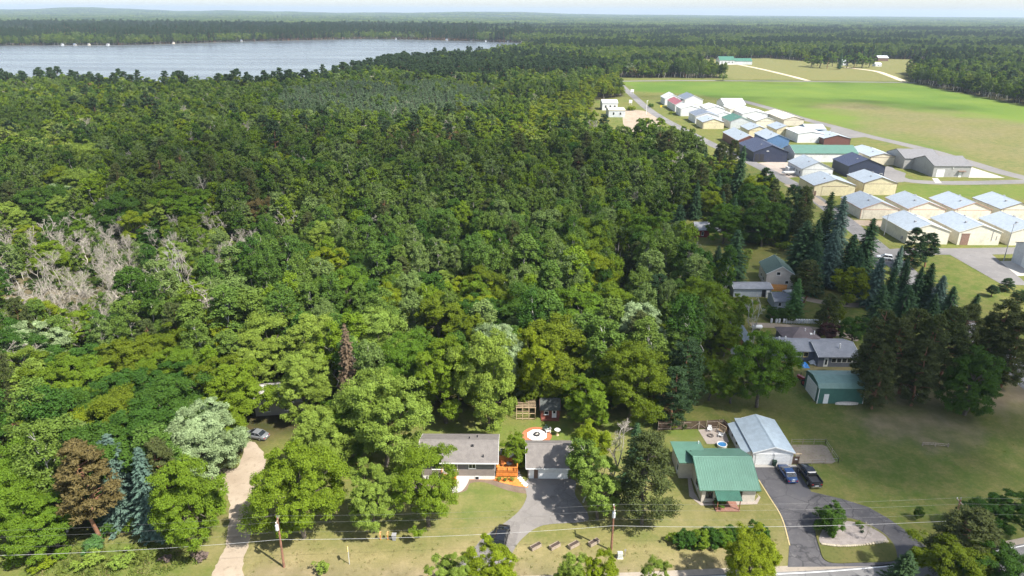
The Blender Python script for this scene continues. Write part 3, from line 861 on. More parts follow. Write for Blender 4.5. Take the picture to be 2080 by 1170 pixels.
# fourth block
h, w = hangar(1529,1597.5,329,5.2,8.6,26,NAVY,R_NAVY,'navy gabled hangar with two dark doors behind the gravel yard',DARK_T,None)
for i in range(2): bx('door', h, .7+i*2.6, 2.9+i*2.6, -.1, -.01, 0, 4.2, DARK_T)
bx('wall_lamp', h, w*.36, w*.36+1.2, -.25, -.01, 5.6, 5.85, WHITE)
hangar(1556,1600,301,5.0,7.6,22,BLUE,R_BLUE,'blue hangar with pale roof squeezed behind the navy gabled one',BLUE,None)
hangar(1497,1541,302,4.6,7.4,30,MAROON,R_BLUE,'maroon walled hangar with broad pale blue roof behind the roadside pines',PINK_T,None)
hangar(1619,1670,290,5.4,6.6,20,WSHEET,R_WHITE,'plain white box shaped hangar with white roof before the blue one',WSHEET,None)
hangar(1637,1675,275,3.8,6.0,14,BLUE,R_BLUE,'blue hangar with its ridge across, behind the white box shaped hangar',WHITE,None,ax='X')
hangar(1672,1725,294,3.6,5.6,18,MAROON,R_BLUE,'small maroon hangar with pale blue roof at the end of the long green roof',DARK_T,None)
hangar(1519,1561,279.5,4.6,6.9,17,YELL,R_BLUE,'yellow hangar with tiny gable window above the maroon walled one',BROWN_T,'bifold',dw=.94)
hangar(1575,1613,278,4.6,6.9,17,YELL,R_BLUE,'yellow hangar standing left of the white box shaped hangar',BROWN_T,'bifold',dw=.94)
hangar(1427,1469.5,262,4.4,6.5,18,YELL,R_BLUE,'yellow hangar nearest the roadside lawn with a pale blue roof',BROWN_T,'bifold',dw=.94)
hangar(1482,1525,261,4.7,7.4,20,LGSHEET,R_TEAL,'light grey hangar with a green gable roof in the middle rows',GREY_T,'bifold',dw=.96)
hangar(1534,1577,259.5,4.4,6.9,20,CREAM2,R_PALE,'cream white hangar with pale roof right of the green gabled one',BROWN_T,'bifold',dw=.96)
hangar(1590,1631,255.5,4.2,6.2,38,TAUPE,R_CREAM,'long taupe hangar beside the taxiway bend with cream roof',BROWN_T,'bifold',dw=.96)
hangar(1412,1459,251,5.2,7.6,20,WSHEET,R_SLATE,'white hangar with dark slate roof behind the yellow roadside one',WHITE,None)
hangar(1450,1488,246,4.4,6.4,16,WSHEET,R_WHITE,'white hangar just behind the green gabled one',WSHEET,None)
hangar(1507,1559,243,4.2,6.2,24,WSHEET,R_WHITE,'white hangar with wide white roof behind the pale roofed one',WSHEET,None)
hangar(1382,1421.5,236,5.6,7.6,16,WSHEET,R_WHITE,'white hangar next to the road verge in front of the red roof',WHITE,'bifold',dw=.96)
hangar(1434,1470,236,5.4,7.4,20,WSHEET,R_WHITE,'white hangar right of the white roadside one, second in its row',WHITE,None)
hangar(1482,1525,235,5.0,6.8,18,CREAM2,R_WHITE,'cream white hangar third from the road in the back row',WHITE,None)
hangar(1470,1512,226,5.2,8.6,22,WSHEET,R_WHITE,'white hangar with ridge across at the far end of the taxiway',WHITE,None,ax='X')
hangar(1371,1396,227,5.4,8.0,30,WSHEET,R_RED,'white hangar with a red roof beside the road',WHITE,None)
hangar(1390,1426,217,5.8,9.0,26,WSHEET,R_SLATE,'white hangar with grey roof behind the red roofed one',WHITE,None)
h, w = hangar(1350,1382,213.5,5.4,8.8,18,WSHEET,R_PALE,'farthest white hangar with two small gable windows by the road',WHITE,None)
window(h, w*.28, 4.2, 1.4, 1.6, mullion=False, sill=False); window(h, w*.68, 4.2, 1.4, 1.6, mullion=False, sill=False)
# grey building cut by the right edge
a = G(2053.5, 531)
t = thing('airport_shop', 'light grey building with white overhead door cut by the right picture edge', 'building', (a.x, a.y-13.0, 0))
wall_roof(t, 12, 13, 6.3, 8.4, 'X', LGSHEET, R_GREY, GREY_T, rake=.2)
dr = bx('door', t, -.08, -.005, 3.0, 8.6, 0, 4.6, WHITE)
for i in range(4): bx('door_panel', dr, -.12, -.082, 3.05, 8.55, .04+i*1.14, 1.12+i*1.14, WHITE)
for i in range(3): bx('pane', dr, -.14, -.122, 4.0+i*1.5, 4.6+i*1.5, 2.5, 2.9, GLASS)
bx('gutter', t, -.16, -.0, .3, .5, 0, 5.6, WHITE)

# ------------------------------------------------------------------ roadside and far buildings
def far_house(px0, px1, py, he, hp, depth, wm, rm, label, ax='X', name='house', nw=2, cat='building'):
    a, b = G(px0, py), G(px1, py); w = b.x-a.x
    t = thing(name, label, cat, (a.x, a.y, 0))
    wall_roof(t, w, depth, he, hp, ax, wm, rm, None)
    for i in range(nw): window(t, w*(i+.6)/(nw+.4), he*.35, min(1.4, w*.1), he*.35, mullion=False, sill=False)
    return t
far_house(1223,1254,224,5.5,7.4,14,WSHEET,R_WHITE,'white windowed building beyond the pale gravel yard, behind the flat roofed one',nw=3,name='roadside_building')
far_house(1236,1269,238,5.0,5.8,16,LGSHEET,R_CREAM,'light grey shallow roofed building beside the pale gravel yard',nw=2,name='roadside_building')
far_house(1202,1212,258,3.0,4.2,6,LGSHEET,R_PALE,'small pale roofed shed half hidden in trees left of the gravel yard',nw=1,name='shed',cat='shed')
t = far_house(1461,1491,131,6,11,20,LGSHEET,R_TEAL,'far green roofed building, main wing, on the dry meadow',nw=4,name='meadow_building')
wall_roof(t, 26, 16, 5, 8.5, 'X', LGSHEET, R_TEAL, None, x0=G(1491,131).x-G(1461,131).x+.2)
far_house(1398,1401,124,5,8,14,WSHEET,R_WHITE,'tiny white shed at the left end of the dry meadow',nw=0,name='shed',cat='shed')
far_house(1783,1803,124,5,8,14,BROWN_T,R_PALE,'low far farm shed with long pale roof on the meadow',nw=0,name='farm_shed',cat='shed')
far_house(1778,1790,135,3,5,10,WSHEET,R_WHITE,'small white trailer like shed at the far farmstead',nw=1,name='farm_shed',cat='shed')
far_house(1712,1722,133,5,8,14,WSHEET,R_PALE,'white farmhouse half hidden among the meadow trees',nw=2,name='farmhouse',cat='house')
far_house(1850,1880,67.5,9,14,40,WSHEET,R_PALE,'distant pale building in the forest at upper right',nw=0,name='distant_building')
far_house(2040,2060,66,7,10,30,WSHEET,R_PALE,'distant white strip building near the right picture edge',nw=0,name='distant_building')
for i, (px, py, wpx) in enumerate([(124,93.5,5),(149,93.8,7),(178,93.2,5),(216,93.5,7),(488,85.6,6),(350,90,5),(803,81.0,5),(905,83.4,9),(956,84.4,6),(985,85.6,7),(1030,86.8,6),(1058,87.6,8),(1078,88.8,6)]):
    where = ['leftmost','second from left','third from left','fourth from left','sixth from left','fifth from left','seventh from left','eighth from left','ninth from left','tenth from left','eleventh from left','twelfth from left','rightmost'][i]
    far_house(px, px+wpx*.55, py-.75, 2.6, 4.4, 7, [LGSHEET, GSHEET, TAUPE][i%3], [R_GREY, R_SLATE, R_GREY][i%3], f'lake cabin on the far shore, {where} along the water', name='lake_cabin', nw=1, cat='cabin')['group'] = 'cabins along the far shore'

# ------------------------------------------------------------------ grey ranch house
SHINGLE = ground_tex('taupe_shingles', (.165,.150,.140), (.20,.182,.168), (.13,.118,.11), 1.2, 6.0, .9, .35, 8.0)
SIDING = plain('grey_siding', (.145,.145,.15), .7, .06, 1.5, rib='Z', ribdist=.2)
SIDING2 = plain('taupe_siding', (.235,.20,.18), .7, .06, 1.5, rib='Z', ribdist=.2)
FOUND = plain('white_foundation', (.72,.70,.66), .8, .08)
CEDAR = plain('orange_cedar', (.62,.22,.045), .6, .18, 2.5)
CEDAR2 = plain('dark_cedar', (.34,.11,.03), .6, .2, 2.5)
a = G(857, 973); b = G(1005, 973); HW = b.x-a.x
H1 = thing('ranch_house', 'grey ranch house with taupe shingle roof and white foundation', 'house', (a.x, a.y, 0))
wall, roof = wall_roof(H1, HW, 7.2, 3.7, 5.1, 'X', SIDING, SHINGLE, WHITE, over=.55, rake=.6, t=.16)
MB().box(-.03, HW+.03, -.04, 7.24, 0, .72).build('foundation', FOUND, H1)
bx('lower_siding', H1, -.02, HW+.02, -.035, .1, .725, 2.0, SIDING2)
bx('fascia', H1, -.6, HW+.6, -.60, -.555, 3.44, 3.66, WHITE)
bx('gutter', H1, -.6, HW+.6, -.70, -.605, 3.54, 3.66, WHITE)
window(H1, HW-4.2, 2.3, 1.0, .75); window(H1, HW-7.3, 2.05, 1.1, 1.05); window(H1, HW-10.3, 2.1, 1.6, 1.0)
window(H1, HW-3.2, .1, .55, .5, y=-.04, mullion=False, sill=False); window(H1, HW-6.9, .1, .55, .5, y=-.04, mullion=False, sill=False)
bx('entry_door', H1, HW-8.6, HW-7.7, -.07, -.04, .65, 2.75, WHITE)
for x_, y_, h_ in ((HW-3.7, 2.5, .25), (HW-1.9, .5, .45), (HW-4.4, 4.6, .3), (HW-3.1, 5.4, .4)):
    zz = 3.7 + 1.4*(1-abs(y_-3.6)/3.6)
    o = MB().tube([(x_,y_,zz), (x_,y_,zz+.2+h_)], .11, 8).build('vent_pipe', DARK_T, roof)
bx('vent_box', roof, HW-4.0, HW-3.55, 2.3, 2.7, 4.3, 5.0, DARK_T)
for s_ in (-.35, HW+.15):
    bx('downpipe', H1, s_, s_+.1, -.5, -.4, .1, 3.0, WHITE) if False else None

# deck with rails beside the house
D0 = G(1005, 968)
DK = thing('deck', 'orange cedar deck with railings at the right end of the ranch house', 'deck', (D0.x+.25, D0.y-.2, 0))
DWd, DDp, DZ = 3.55, 4.2, .95
for i in range(15):
    bx('deck_board', DK, .02, DWd-.02, .02+i*.28, .27+i*.28, DZ-.05, DZ, CEDAR)
for x_, y_ in ((.05,.05),(DWd-.15,.05),(DWd*.5,.05),(DWd-.15,DDp*.5),(.05,DDp-.15),(DWd-.15,DDp-.15)):
    bx('post', DK, x_, x_+.12, y_, y_+.12, 0, DZ+1.05, CEDAR2)
bx('skirt_board', DK, 0, DWd, -.06, -.005, .30, DZ-.06, CEDAR); bx('skirt_board', DK, DWd+.005, DWd+.05, 0, DDp, .30, DZ-.06, CEDAR)
for x0_,x1_,y0_,y1_ in ((0,DWd,-.07,.07),(DWd-.12,DWd+.05,.08,DDp)):
    bx('rail', DK, x0_, x1_, y0_, y1_, DZ+1.06, DZ+1.12, CEDAR); bx('rail', DK, x0_+.03, x1_-.03, y0_+.03, y1_-.03, DZ+.12, DZ+.19, CEDAR)
for i in range(16): bx('baluster', DK, .22+i*.21, .27+i*.21, -.03, .02, DZ+.2, DZ+1.05, CEDAR2)
for i in range(17): bx('baluster', DK, DWd-.06, DWd-.01, .3+i*.23, .35+i*.23, DZ+.2, DZ+1.05, CEDAR2)
for i in range(5): bx('step', DK, .1, 1.5, DDp+.05+i*.3, DDp+.34+i*.3, .12, DZ-.12-i*.16, CEDAR)
PT = thing('patio_table', 'small round table with dark top standing on the cedar deck', 'table', (D0.x+2.4, D0.y+1.4, DZ))
MB().lathe([(.5,.70),(.5,.74)], 16).build('table_top', DARK_T, PT); MB().tube([(0,0,0),(0,0,.7)], .05).build('leg', DARK_T, PT)
for i, (x_, y_) in enumerate(((1.3,1.6),(2.9,2.3))):
    c = thing('deck_chair', ['dark chair left of the small deck table','dark chair behind the small deck table'][i], 'chair', (D0.x+x_, D0.y+y_, DZ), i*2.2, 'chairs on the cedar deck')
    bx('seat', c, -.25,.25,-.25,.25,.40,.46,CEDAR2); bx('backrest', c, -.25,.25,.2,.26,.47,.95,CEDAR2)
    for sx in (-.22,.17):
        for sy in (-.22,.17): bx('leg', c, sx, sx+.05, sy, sy+.05, 0, .39, DARK_T)
# entry steps left of the house front
E0 = G(905, 985)
ES = thing('entry_steps', 'orange cedar entry stairs half hidden by the tree before the ranch house', 'stairs', (E0.x-.6, E0.y-.4, 0))
for i in range(7): bx('step', ES, 0, 2.3, i*.33, i*.33+.32, .05, .18+i*.18, CEDAR)
for x_ in (-.08, 2.32):
    for y_ in (.05, 2.2): bx('post', ES, x_, x_+.1, y_, y_+.1, 0, 1.2+y_*.5, CEDAR2)
    MB().bar((x_+.05,.1,1.2),(x_+.05,2.3,2.35),.1).build('rail', CEDAR, ES)
# garage
a = G(1072, 971.5); b = G(1161, 971.5); GW = b.x-a.x
G1 = thing('garage', 'grey roofed single storey garage with a wide white door', 'garage', (a.x, a.y, 0))
wall_roof(G1, GW, 7.0, 2.45, 4.3, 'X', SIDING2, SHINGLE, WHITE, over=.5, rake=.35, t=.16)
bx('fascia', G1, -.35, GW+.35, -.56, -.505, 2.16, 2.38, WHITE)
bx('wall_panel', G1, .15, 1.0, -.04, -.005, 0, 2.3, WHITE); bx('side_door', G1, 1.03, 1.62, -.05, -.005, 0, 2.1, BROWN_T)
panel_door(G1, 1.70, GW-.62, 2.12, WHITE, 'sectional', tm=WHITE)
bx('wall_panel', G1, GW-.55, GW-.05, -.04, -.005, 0, 2.3, BROWN_T)

def bush_spot(*a): pass

# fire pit, chairs, shed, frame
P0 = G(1090.5, 884.5)
fp = thing('fire_pit', 'dark round fire pit ring on the white octagonal pad', 'fire pit', (P0.x, P0.y, .105))
MB().lathe([(.55,0),(.58,.32),(.45,.33),(.42,.06)], 18).build('ring', DARK_T, fp); MB().bar((-.3,0,.12),(.3,.1,.2),.12).bar((-.1,-.3,.12),(.1,.3,.24),.12).build('logs', plain('ash_wood', (.6,.55,.48)), fp)
def lawn_chair(px, py, rz, label, m, z=0.0, sc=1.0):
    p = G(px, py)
    c = thing('lawn_chair', label, 'chair', (p.x, p.y, z), rz, 'garden chairs')
    MB().extrude([(-.35,.30),(.30,.42),(.30,.47),(-.35,.35)], -.3*sc, .3*sc, 'X').build('seat', m, c)
    for i in range(5): MB().extrude([(-.32,.34),(-.62,1.0),(-.57,1.02),(-.27,.36)], (-.29+i*.12)*sc, (-.19+i*.12)*sc, 'X').build('back_slat', m, c)
    for s in (-1, 1):
        MB().box(s*.36-.06, s*.36+.06, -.5, .38, .55, .59).build('armrest', m, c)
        MB().box(s*.36-.03, s*.36+.03, .26, .36, 0, .54).build('leg', m, c); MB().box(s*.36-.03, s*.36+.03, -.5, -.4, 0, .54).build('leg', m, c)
WOODP = plain('pale_wood', (.48,.36,.23), .75, .15); OLDWOOD = plain('weathered_wood', (.33,.27,.21), .85, .2); DKWOOD = plain('dark_fence_wood', (.12,.075,.055), .8, .25)
lawn_chair(1107, 875, 2.5, 'dark lawn chair at the back rim of the mulch ring', plain('dark_green_paint', (.05,.08,.06)))
lawn_chair(1112, 879, 1.9, 'white lawn chair at the right rim of the mulch ring', WHITE)
# stone bird bath
p = G(1132, 884)
bb = thing('bird_bath', 'pale bird bath on a tan pedestal on the shaded lawn', 'bird bath', (p.x, p.y, 0))
MB().lathe([(.30,0),(.28,.1),(.13,.2),(.13,.8),(.2,.95)], 14).build('pedestal', WOODP, bb); MB().lathe([(.25,.95),(.55,1.15),(.55,1.22),(.45,1.22),(.2,1.05)], 18).build('bowl', WHITE, bb)
a = G(1098, 850); b = G(1136, 850); w = b.x-a.x
S1 = thing('garden_shed', 'small red brown garden shed with white door under the trees', 'shed', (a.x, a.y, 0))
RED_B = plain('red_brown_boards', (.20,.065,.045), .8, .15, rib='X', ribdist=.2)
wall_roof(S1, w, 3.2, 2.2, 3.4, 'X', RED_B, plain('dark_shingle', (.085,.095,.09), .9, .2, 5), RED_B, over=.35, rake=.2)
dr = bx('door', S1, w*.60, w*.60+.85, -.06, -.005, .1, 1.95, WHITE); bx('pane', dr, w*.60+.2, w*.60+.65, -.075, -.062, 1.2, 1.75, GLASS)
window(S1, w*.2, 1.0, .7, .6, mullion=False)
bx('porch', S1, .1, w-.1, -.9, -.01, 0, .22, RED_B)
a = G(1049, 852); b = G(1087, 852); w = b.x-a.x
F1 = thing('timber_frame', 'open timber frame with wire sides beside the garden shed', 'garden frame', (a.x, a.y, 0))
for i in range(4):
    for y_ in (0, 2.6): bx('post', F1, i*w/3-.06, i*w/3+.06, y_-.06, y_+.06, 0, 2.55, WOODP)
for y_ in (0, 2.6):
    for z_ in (.15, 1.3, 2.56): bx('rail', F1, -.06, w+.06, y_-.05, y_+.05, z_, z_+.1, WOODP)
for i in range(6): bx('roof_slat', F1, -.1, w+.1, i*.52-.05, i*.52+.05, 2.67, 2.75, WOODP)
# paved steps from deck to drive
for i, (px, py) in enumerate([(1051,960),(1053,966),(1056,972),(1060,977),(1064,982),(1068,986)]):
    p = G(px, py)
    o = MB().box(-.38,.38,-.28,.28,.055,.13).build('stepping_stone', MATS['white_paving'], None, .02, loc=(p.x, p.y, 0), rz=.4+.15*i)
    tag(o, f'white stepping stone between deck and drive, {["topmost","second from top","third from top","third from bottom","second from bottom","bottom one"][i]} of six', 'stone', 'white stepping stones beside the deck')
p = G(1020, 921)
ac = thing('air_conditioner', 'small grey air conditioner box behind the deck beside the house', 'air conditioner', (p.x, p.y, 0))
bx('casing', ac, -.35,.35,-.35,.35,0,.8, plain('ac_grey', (.45,.45,.46)), .03); MB().lathe([(.28,.805),(.28,.84)], 16).build('fan_grille', DARK_T, ac)

# ------------------------------------------------------------------ green roofed house
a = G(1423.5, 1020); b = G(1531.5, 1020); w = b.x-a.x
BEIGE = plain('beige_siding', (.60,.55,.47), .75, .06, 1.5, rib='Z', ribdist=.2)
R_G2 = plain('sea_green_roof', (.098,.205,.152), .42, .05, .6, 0, .45, 'X', .4)
H2 = thing('green_roofed_house', 'beige house with broad sea green metal roof', 'house', (a.x, a.y, 0))
wall_roof(H2, w, 10.2, 2.75, 4.9, 'X', BEIGE, R_G2, plain('green_trim', (.05,.15,.10)), over=.5, rake=.55, t=.14)
R2 = [o for o in H2.children if o.name.startswith('roof')][0]
for i in range(25):
    x_ = -.5 + i*(w+1.0-.06)/24
    k_ = (4.9-2.75)/5.1
    MB().extrude([(-.5,2.75-k_*.5+.165),(5.1,4.9+.165),(5.1,4.9+.20),(-.5,2.75-k_*.5+.20)], x_, x_+.05, 'X').build('roof_seam', R_G2, R2)
wing = MB().extrude([(0,0),(6.2,0),(6.2,2.75),(0,3.75)], 6.0, 12.2, 'Y')
MB().box(-2.2, 1.6, 6.0, 11.4, 0, 2.95).build('rear_wing', BEIGE, H2)
MB().extrude([(5.2,3.55),(12.0,3.0),(12.0,3.12),(5.2,3.68)], -2.6, 2.6, 'X').build('wing_roof', R_G2, H2)
MB().box(-2.0, -.6, 12.1, 13.2, 2.2, 2.3).build('rear_awning', R_TEAL, H2)
MB().tube([(.0,8.3,3.2),(.0,8.3,3.9)], .06).build('vent_pipe', DARK_T, H2); MB().tube([(2.1,11.3,3.0),(2.1,11.3,3.7)], .09).build('vent_pipe', WHITE, H2)
window(H2, .7, .95, .95, 1.25, fm=plain('dark_shutter', (.06,.06,.065)), mullion=False); window(H2, w*.63, .95, .95, 1.25, fm=MATS['dark_shutter'], mullion=False)
window(H2, 2.2, 1.0, 1.2, 1.1, y=0, side='left'); window(H2, 6.6, 1.0, 1.0, 1.1, y=-2.2, side='left')
bx('front_door', H2, w*.40, w*.40+.95, -.06, -.005, .25, 2.3, plain('pinkish_door', (.55,.38,.32)))
bx('downpipe', H2, -2.32, -2.22, 7.3, 7.4, 0, 2.8, WHITE)
PR = MB().extrude([(-2.3,2.10),(-.1,2.55),(-.1,2.62),(-2.3,2.17)], 1.75, 5.6, 'X').build('porch_roof', R_TEAL, H2)
for i in range(16):
    x_ = 1.80+i*.25
    MB().extrude([(-2.32,2.175),(-.1,2.628),(-.1,2.69),(-2.32,2.235)], x_, x_+.07, 'X').build('roof_rib', R_TEAL, PR)
for x_ in (1.9, 5.35): bx('porch_post', H2, x_, x_+.12, -2.1, -1.98, .2, 2.1, plain('red_brown_post', (.26,.10,.06)))
bx('porch_floor', H2, 1.8, 5.5, -2.2, -.01, 0, .2, plain('porch_red', (.30,.15,.11)))
# white two door garage
a = G(1527, 943.5); b = G(1607, 943.5); w = b.x-a.x
G2 = thing('white_garage', 'white double garage with pale blue metal roof', 'garage', (a.x, a.y, 0))
R_PB = metal('pale_sky_roof', (.36,.43,.48), .4, 'Y', .4)
wall_roof(G2, w, 9.6, 2.55, 3.65, 'Y', WSHEET, R_PB, WHITE, over=.25, rake=.3)
MB().extrude([(-1.3,0),(-.01,0),(-.01,2.3),(-1.3,1.85)], .9, 9.3, 'Y').build('lean_to', LGSHEET, G2)
MB().extrude([(-1.6,1.80),(-.27,2.28),(-.27,2.36),(-1.6,1.88)], .6, 9.7, 'Y').build('lean_to_roof', R_PB, G2)
MB().extrude([(9.95,2.0),(11.6,1.8),(11.6,1.88),(9.95,2.08)], .2, w-1.2, 'X').build('rear_roof', R_PB, G2)
MB().box(.4, w-1.4, 9.62, 11.3, 0, 1.8).build('rear_shed', LGSHEET, G2)
panel_door(G2, .45, 3.15, 2.12, WHITE, 'sectional', tm=WHITE); panel_door(G2, 3.6, w-.45, 2.12, WHITE, 'sectional', tm=WHITE)
for i in range(3): window(G2, 2+i*2.4, .8, .7, .6, y=-1.3, side='left', mullion=False, sill=False)
p = G(1572, 946)
tb = thing('rubbish_bin', 'dark green wheeled rubbish bin between the white garage doors', 'bin', (p.x, p.y, .045))
DG = plain('bin_green', (.02,.045,.03), .5)
MB().add([(-.24,-.26,0),(.24,-.26,0),(.24,.22,0),(-.24,.22,0),(-.31,-.33,.95),(.31,-.33,.95),(.31,.33,.95),(-.31,.33,.95)], [(0,3,2,1),(4,5,6,7),(0,1,5,4),(1,2,6,5),(2,3,7,6),(3,0,4,7)]).build('body', DG, tb, .03)
MB().extrude([(-.36,.96),(.36,1.0),(.36,1.04),(0,1.10),(-.36,1.02)], -.33, .33, 'X').build('lid', DG, tb)
for s in (-.3, .24): MB().tube([(s,.27,.12),(s+.06,.27,.12)], .12, 10).build('wheel', DARK_T, tb)
p = G(1608, 944)
gt = thing('garden_gate', 'dark wooden garden gate with arbour top right of the white garage', 'gate', (p.x, p.y+.1, 0))
bx('post', gt, 0,.1,0,.1,0,2.1,OLDWOOD); bx('post', gt, 1.15,1.25,0,.1,0,2.1,OLDWOOD); bx('arbour_beam', gt, -.2,1.45,-.1,.2,2.11,2.2,WOODP)
for i in range(6): bx('board', gt, .13+i*.168, .28+i*.168, .02,.06,.08,1.6,DKWOOD)
bx('sign', gt, .45,.85,-.02,.015,.95,1.15,WHITE)

# ------------------------------------------------------------------ fences
def board_fence(px, name, label, h, m, rm, group=None, bw=.14, gap=.02, rail_side=-1, z=0):
    pts = [G(a, b) for a, b in px]
    t = thing(name, label, 'fence', (pts[0].x, pts[0].y, z), 0, group)
    o = pts[0]
    mesh = None
    for a, b in zip(pts[:-1], pts[1:]):
        d = (b-a); L_ = d.length; an = math.atan2(d.y, d.x); n = int(L_/(bw+gap))
        for i in range(n):
            q = a + d*((i+.5)/n) - o
            if mesh is None:
                ob = MB().box(-bw/2, bw/2, -.012, .012, .05, h).build('board', m, t); mesh = ob.data
            else:
                ob = bpy.data.objects.new('board', mesh); COL.objects.link(ob); ob.parent = t
            ob.location = (q.x, q.y, random.uniform(-.03,.03)); ob.rotation_euler = (0, 0, an)
        nrm = Vector((-d.y, d.x, 0)).normalized()*.04*rail_side
        for z_ in (.35, h-.35):
            MB().bar(a-o+nrm+Vector((0,0,z_)), b-o+nrm+Vector((0,0,z_)), .05, .09).build('rail', rm, t)
        for k in range(int(L_/2.4)+1):
            q = a + d*min(1, k*2.4/L_) - o + nrm*2
            bx('post', t, q.x-.05, q.x+.05, q.y-.05, q.y+.05, 0, h+.08, rm)
    return t
board_fence([(1336,874),(1402,872)], 'board_fence', 'dark board fence with pale rails, left of the braced gate', 1.85, DKWOOD, OLDWOOD)
board_fence([(1434,871),(1468,869),(1484,884)], 'board_fence', 'dark board fence behind the gravel patio turning to the white garage', 1.85, DKWOOD, OLDWOOD)
ga, gb = G(1402,872), G(1434,871)
gt = thing('fence_gate', 'double board gate with diagonal braces in the dark fence', 'gate', (ga.x, ga.y, 0), math.atan2(gb.y-ga.y, gb.x-ga.x))
gl = (gb-ga).length
for i in range(int(gl/.16)): bx('board', gt, .03+i*.16, .16+i*.16, .0,.025,.08,1.8,DKWOOD)
MB().bar((.1,-.04,.2),(gl*.48,-.04,1.3),.1,.05).build('brace', OLDWOOD, gt); MB().bar((gl*.52,-.04,1.3),(gl-.1,-.04,.2),.1,.05).build('brace', OLDWOOD, gt)
bx('post', gt, gl*.48, gl*.52+.1, -.1, -.01, 0, 1.65, OLDWOOD)
board_fence([(1551,590),(1597,592)], 'cedar_fence', 'new orange board fence before the beige gabled house', 2.0, plain('new_cedar', (.55,.26,.075), .7, .15), WOODP, rail_side=1)

def wire_fence(px, name, label, h, step=2.0, rails=(.5,1.0)):
    pts = [G(a, b) for a, b in px]; o = pts[0]
    t = thing(name, label, 'fence', (o.x, o.y, 0))
    for a, b in zip(pts[:-1], pts[1:]):
        d = b-a; n = max(1, int(d.length/step))
        for k in range(n+1):
            q = a + d*k/n - o; bx('post', t, q.x-.04, q.x+.04, q.y-.04, q.y+.04, 0, h, OLDWOOD)
        for z_ in rails: MB().bar(a-o+Vector((0,0,z_)), b-o+Vector((0,0,z_)), .025).build('wire', GREY_T, t)
wire_fence([(1607,902),(1676,902),(1702,941),(1622,945)], 'garden_fence', 'low wire fence on wooden posts round the vegetable garden', 1.1)
wire_fence([(1488,872),(1486,864),(1530,864)], 'garden_fence', 'low dark wire fence behind the white garage', 1.0, 1.2)
# split rail on the right lawn
a = G(1866, 905); b = G(1930, 908)
t = thing('rail_fence', 'short weathered split rail fence alone on the right lawn', 'fence', (a.x, a.y, 0), math.atan2(b.y-a.y, b.x-a.x))
L_ = (b-a).length
for k in range(3): bx('post', t, k*L_/2*.8+.6, k*L_/2*.8+.75, -.07, .07, 0, .75, OLDWOOD)
for k in range(2): MB().bar((.5,0,.35+k*.3),(L_*.5,0,.38+k*.3),.1).build('rail', OLDWOOD, t); MB().bar((L_*.5,0,.38+k*.3),(L_-.2,.1,.12+k*.35),.1).build('rail', OLDWOOD, t)

# patio things
lawn_chair(1441, 876, 2.9, 'white patio chair beside the fence gate', WHITE)
lawn_chair(1463, 887, 1.2, 'white patio chair right of the tan patio fire ring', WHITE)
p = G(1443, 886)
fp = thing('fire_ring', 'low stone fire ring in the middle of the tan patio', 'fire pit', (p.x, p.y, .035))
for i in range(10): bx('stone', fp, -.13,.13,-.1,.1,0,.28, plain('ring_stone', (.22,.19,.17), .9, .2), .03).location = (.45*math.cos(i*.628), .45*math.sin(i*.628), 0)
p = G(1465, 880)
sw = thing('garden_swing', 'wooden garden swing seat in a frame by the patio fence', 'swing', (p.x, p.y, 0), -1.0)
for s in (-.9, .9):
    MB().bar((s,-.6,0),(s,0,1.8),.09).build('frame_leg', WOODP, sw); MB().bar((s,.6,0),(s,0,1.8),.09).build('frame_leg', WOODP, sw)
MB().bar((-1,0,1.8),(1,0,1.8),.1).build('top_beam', WOODP, sw)
for i in range(4): bx('seat_slat', sw, -.7,.7,-.25+i*.14,-.14+i*.14,.5,.54,WOODP)
for i in range(5): bx('back_slat', sw, -.7,.7,.34,.37,.56+i*.13,.66+i*.13,WOODP)
p = G(1466, 907)
pl = thing('paddling_pool', 'round blue pool with white rim behind the green roofed house', 'pool', (p.x, p.y, 0))
MB().lathe([(.82,0),(.86,.5),(.90,.52),(.90,.56),(.78,.56),(.76,.42),(.72,.1)], 24).build('wall', WHITE, pl)
MB().lathe([(.77,.40),(.77,.42)], 24).build('water', plain('pool_blue', (.05,.20,.42), .15, .08), pl)

# ------------------------------------------------------------------ green metal workshop, canoe, boat
a = G(1659, 819.5); b = G(1751, 819.5); w = b.x-a.x
GWALL = plain('green_sheet_wall', (.055,.15,.12), .5, .06, 1.0, 0, .4, 'Z', .3); GROOF = plain('green_grey_roof', (.16,.27,.23), .4, .07, .8, 0, .5, 'X', .4)
WS = thing('metal_workshop', 'green metal workshop with white end door and rounded roof', 'workshop', (a.x, a.y, 0))
prof = [(0,0),(6.6,0),(6.6,3.5),(5.9,4.1),(3.3,4.6),(.7,4.1),(0,3.5)]
MB().extrude(prof, 0, w, 'X').build('wall', GWALL, WS)
rp = [(-.12,3.42),(.66,4.12),(3.3,4.63),(5.94,4.12),(6.72,3.42)]
V = []; 
for x_ in (-.25, w+.25):
    for u, z in rp: V.append((x_, u, z))
    for u, z in rp[::-1]: V.append((x_, u, z+.1))
n = 10
F = [(i,(i+1)%n,n+(i+1)%n,n+i) for i in range(n)]
for i in range(4): F += [(i, i+1, 8-i, 9-i), (n+9-i, n+8-i, n+i+1, n+i)]
MB().add(V, F).build('roof', GROOF, WS)
for x_ in (-.06, w-.06): bx('corner_trim', WS, x_, x_+.12, -.05, .08, 0, 3.45, WHITE)
ed = bx('end_door', WS, -.07, -.005, 1.0, 5.6, 0, 3.3, WHITE)
for i in range(5): bx('door_panel', ed, -.11, -.072, 1.05, 5.55, .03+i*.66, .63+i*.66, WHITE)
bx('side_door', WS, 1.15, 2.1, -.07, -.005, .05, 2.15, WHITE)
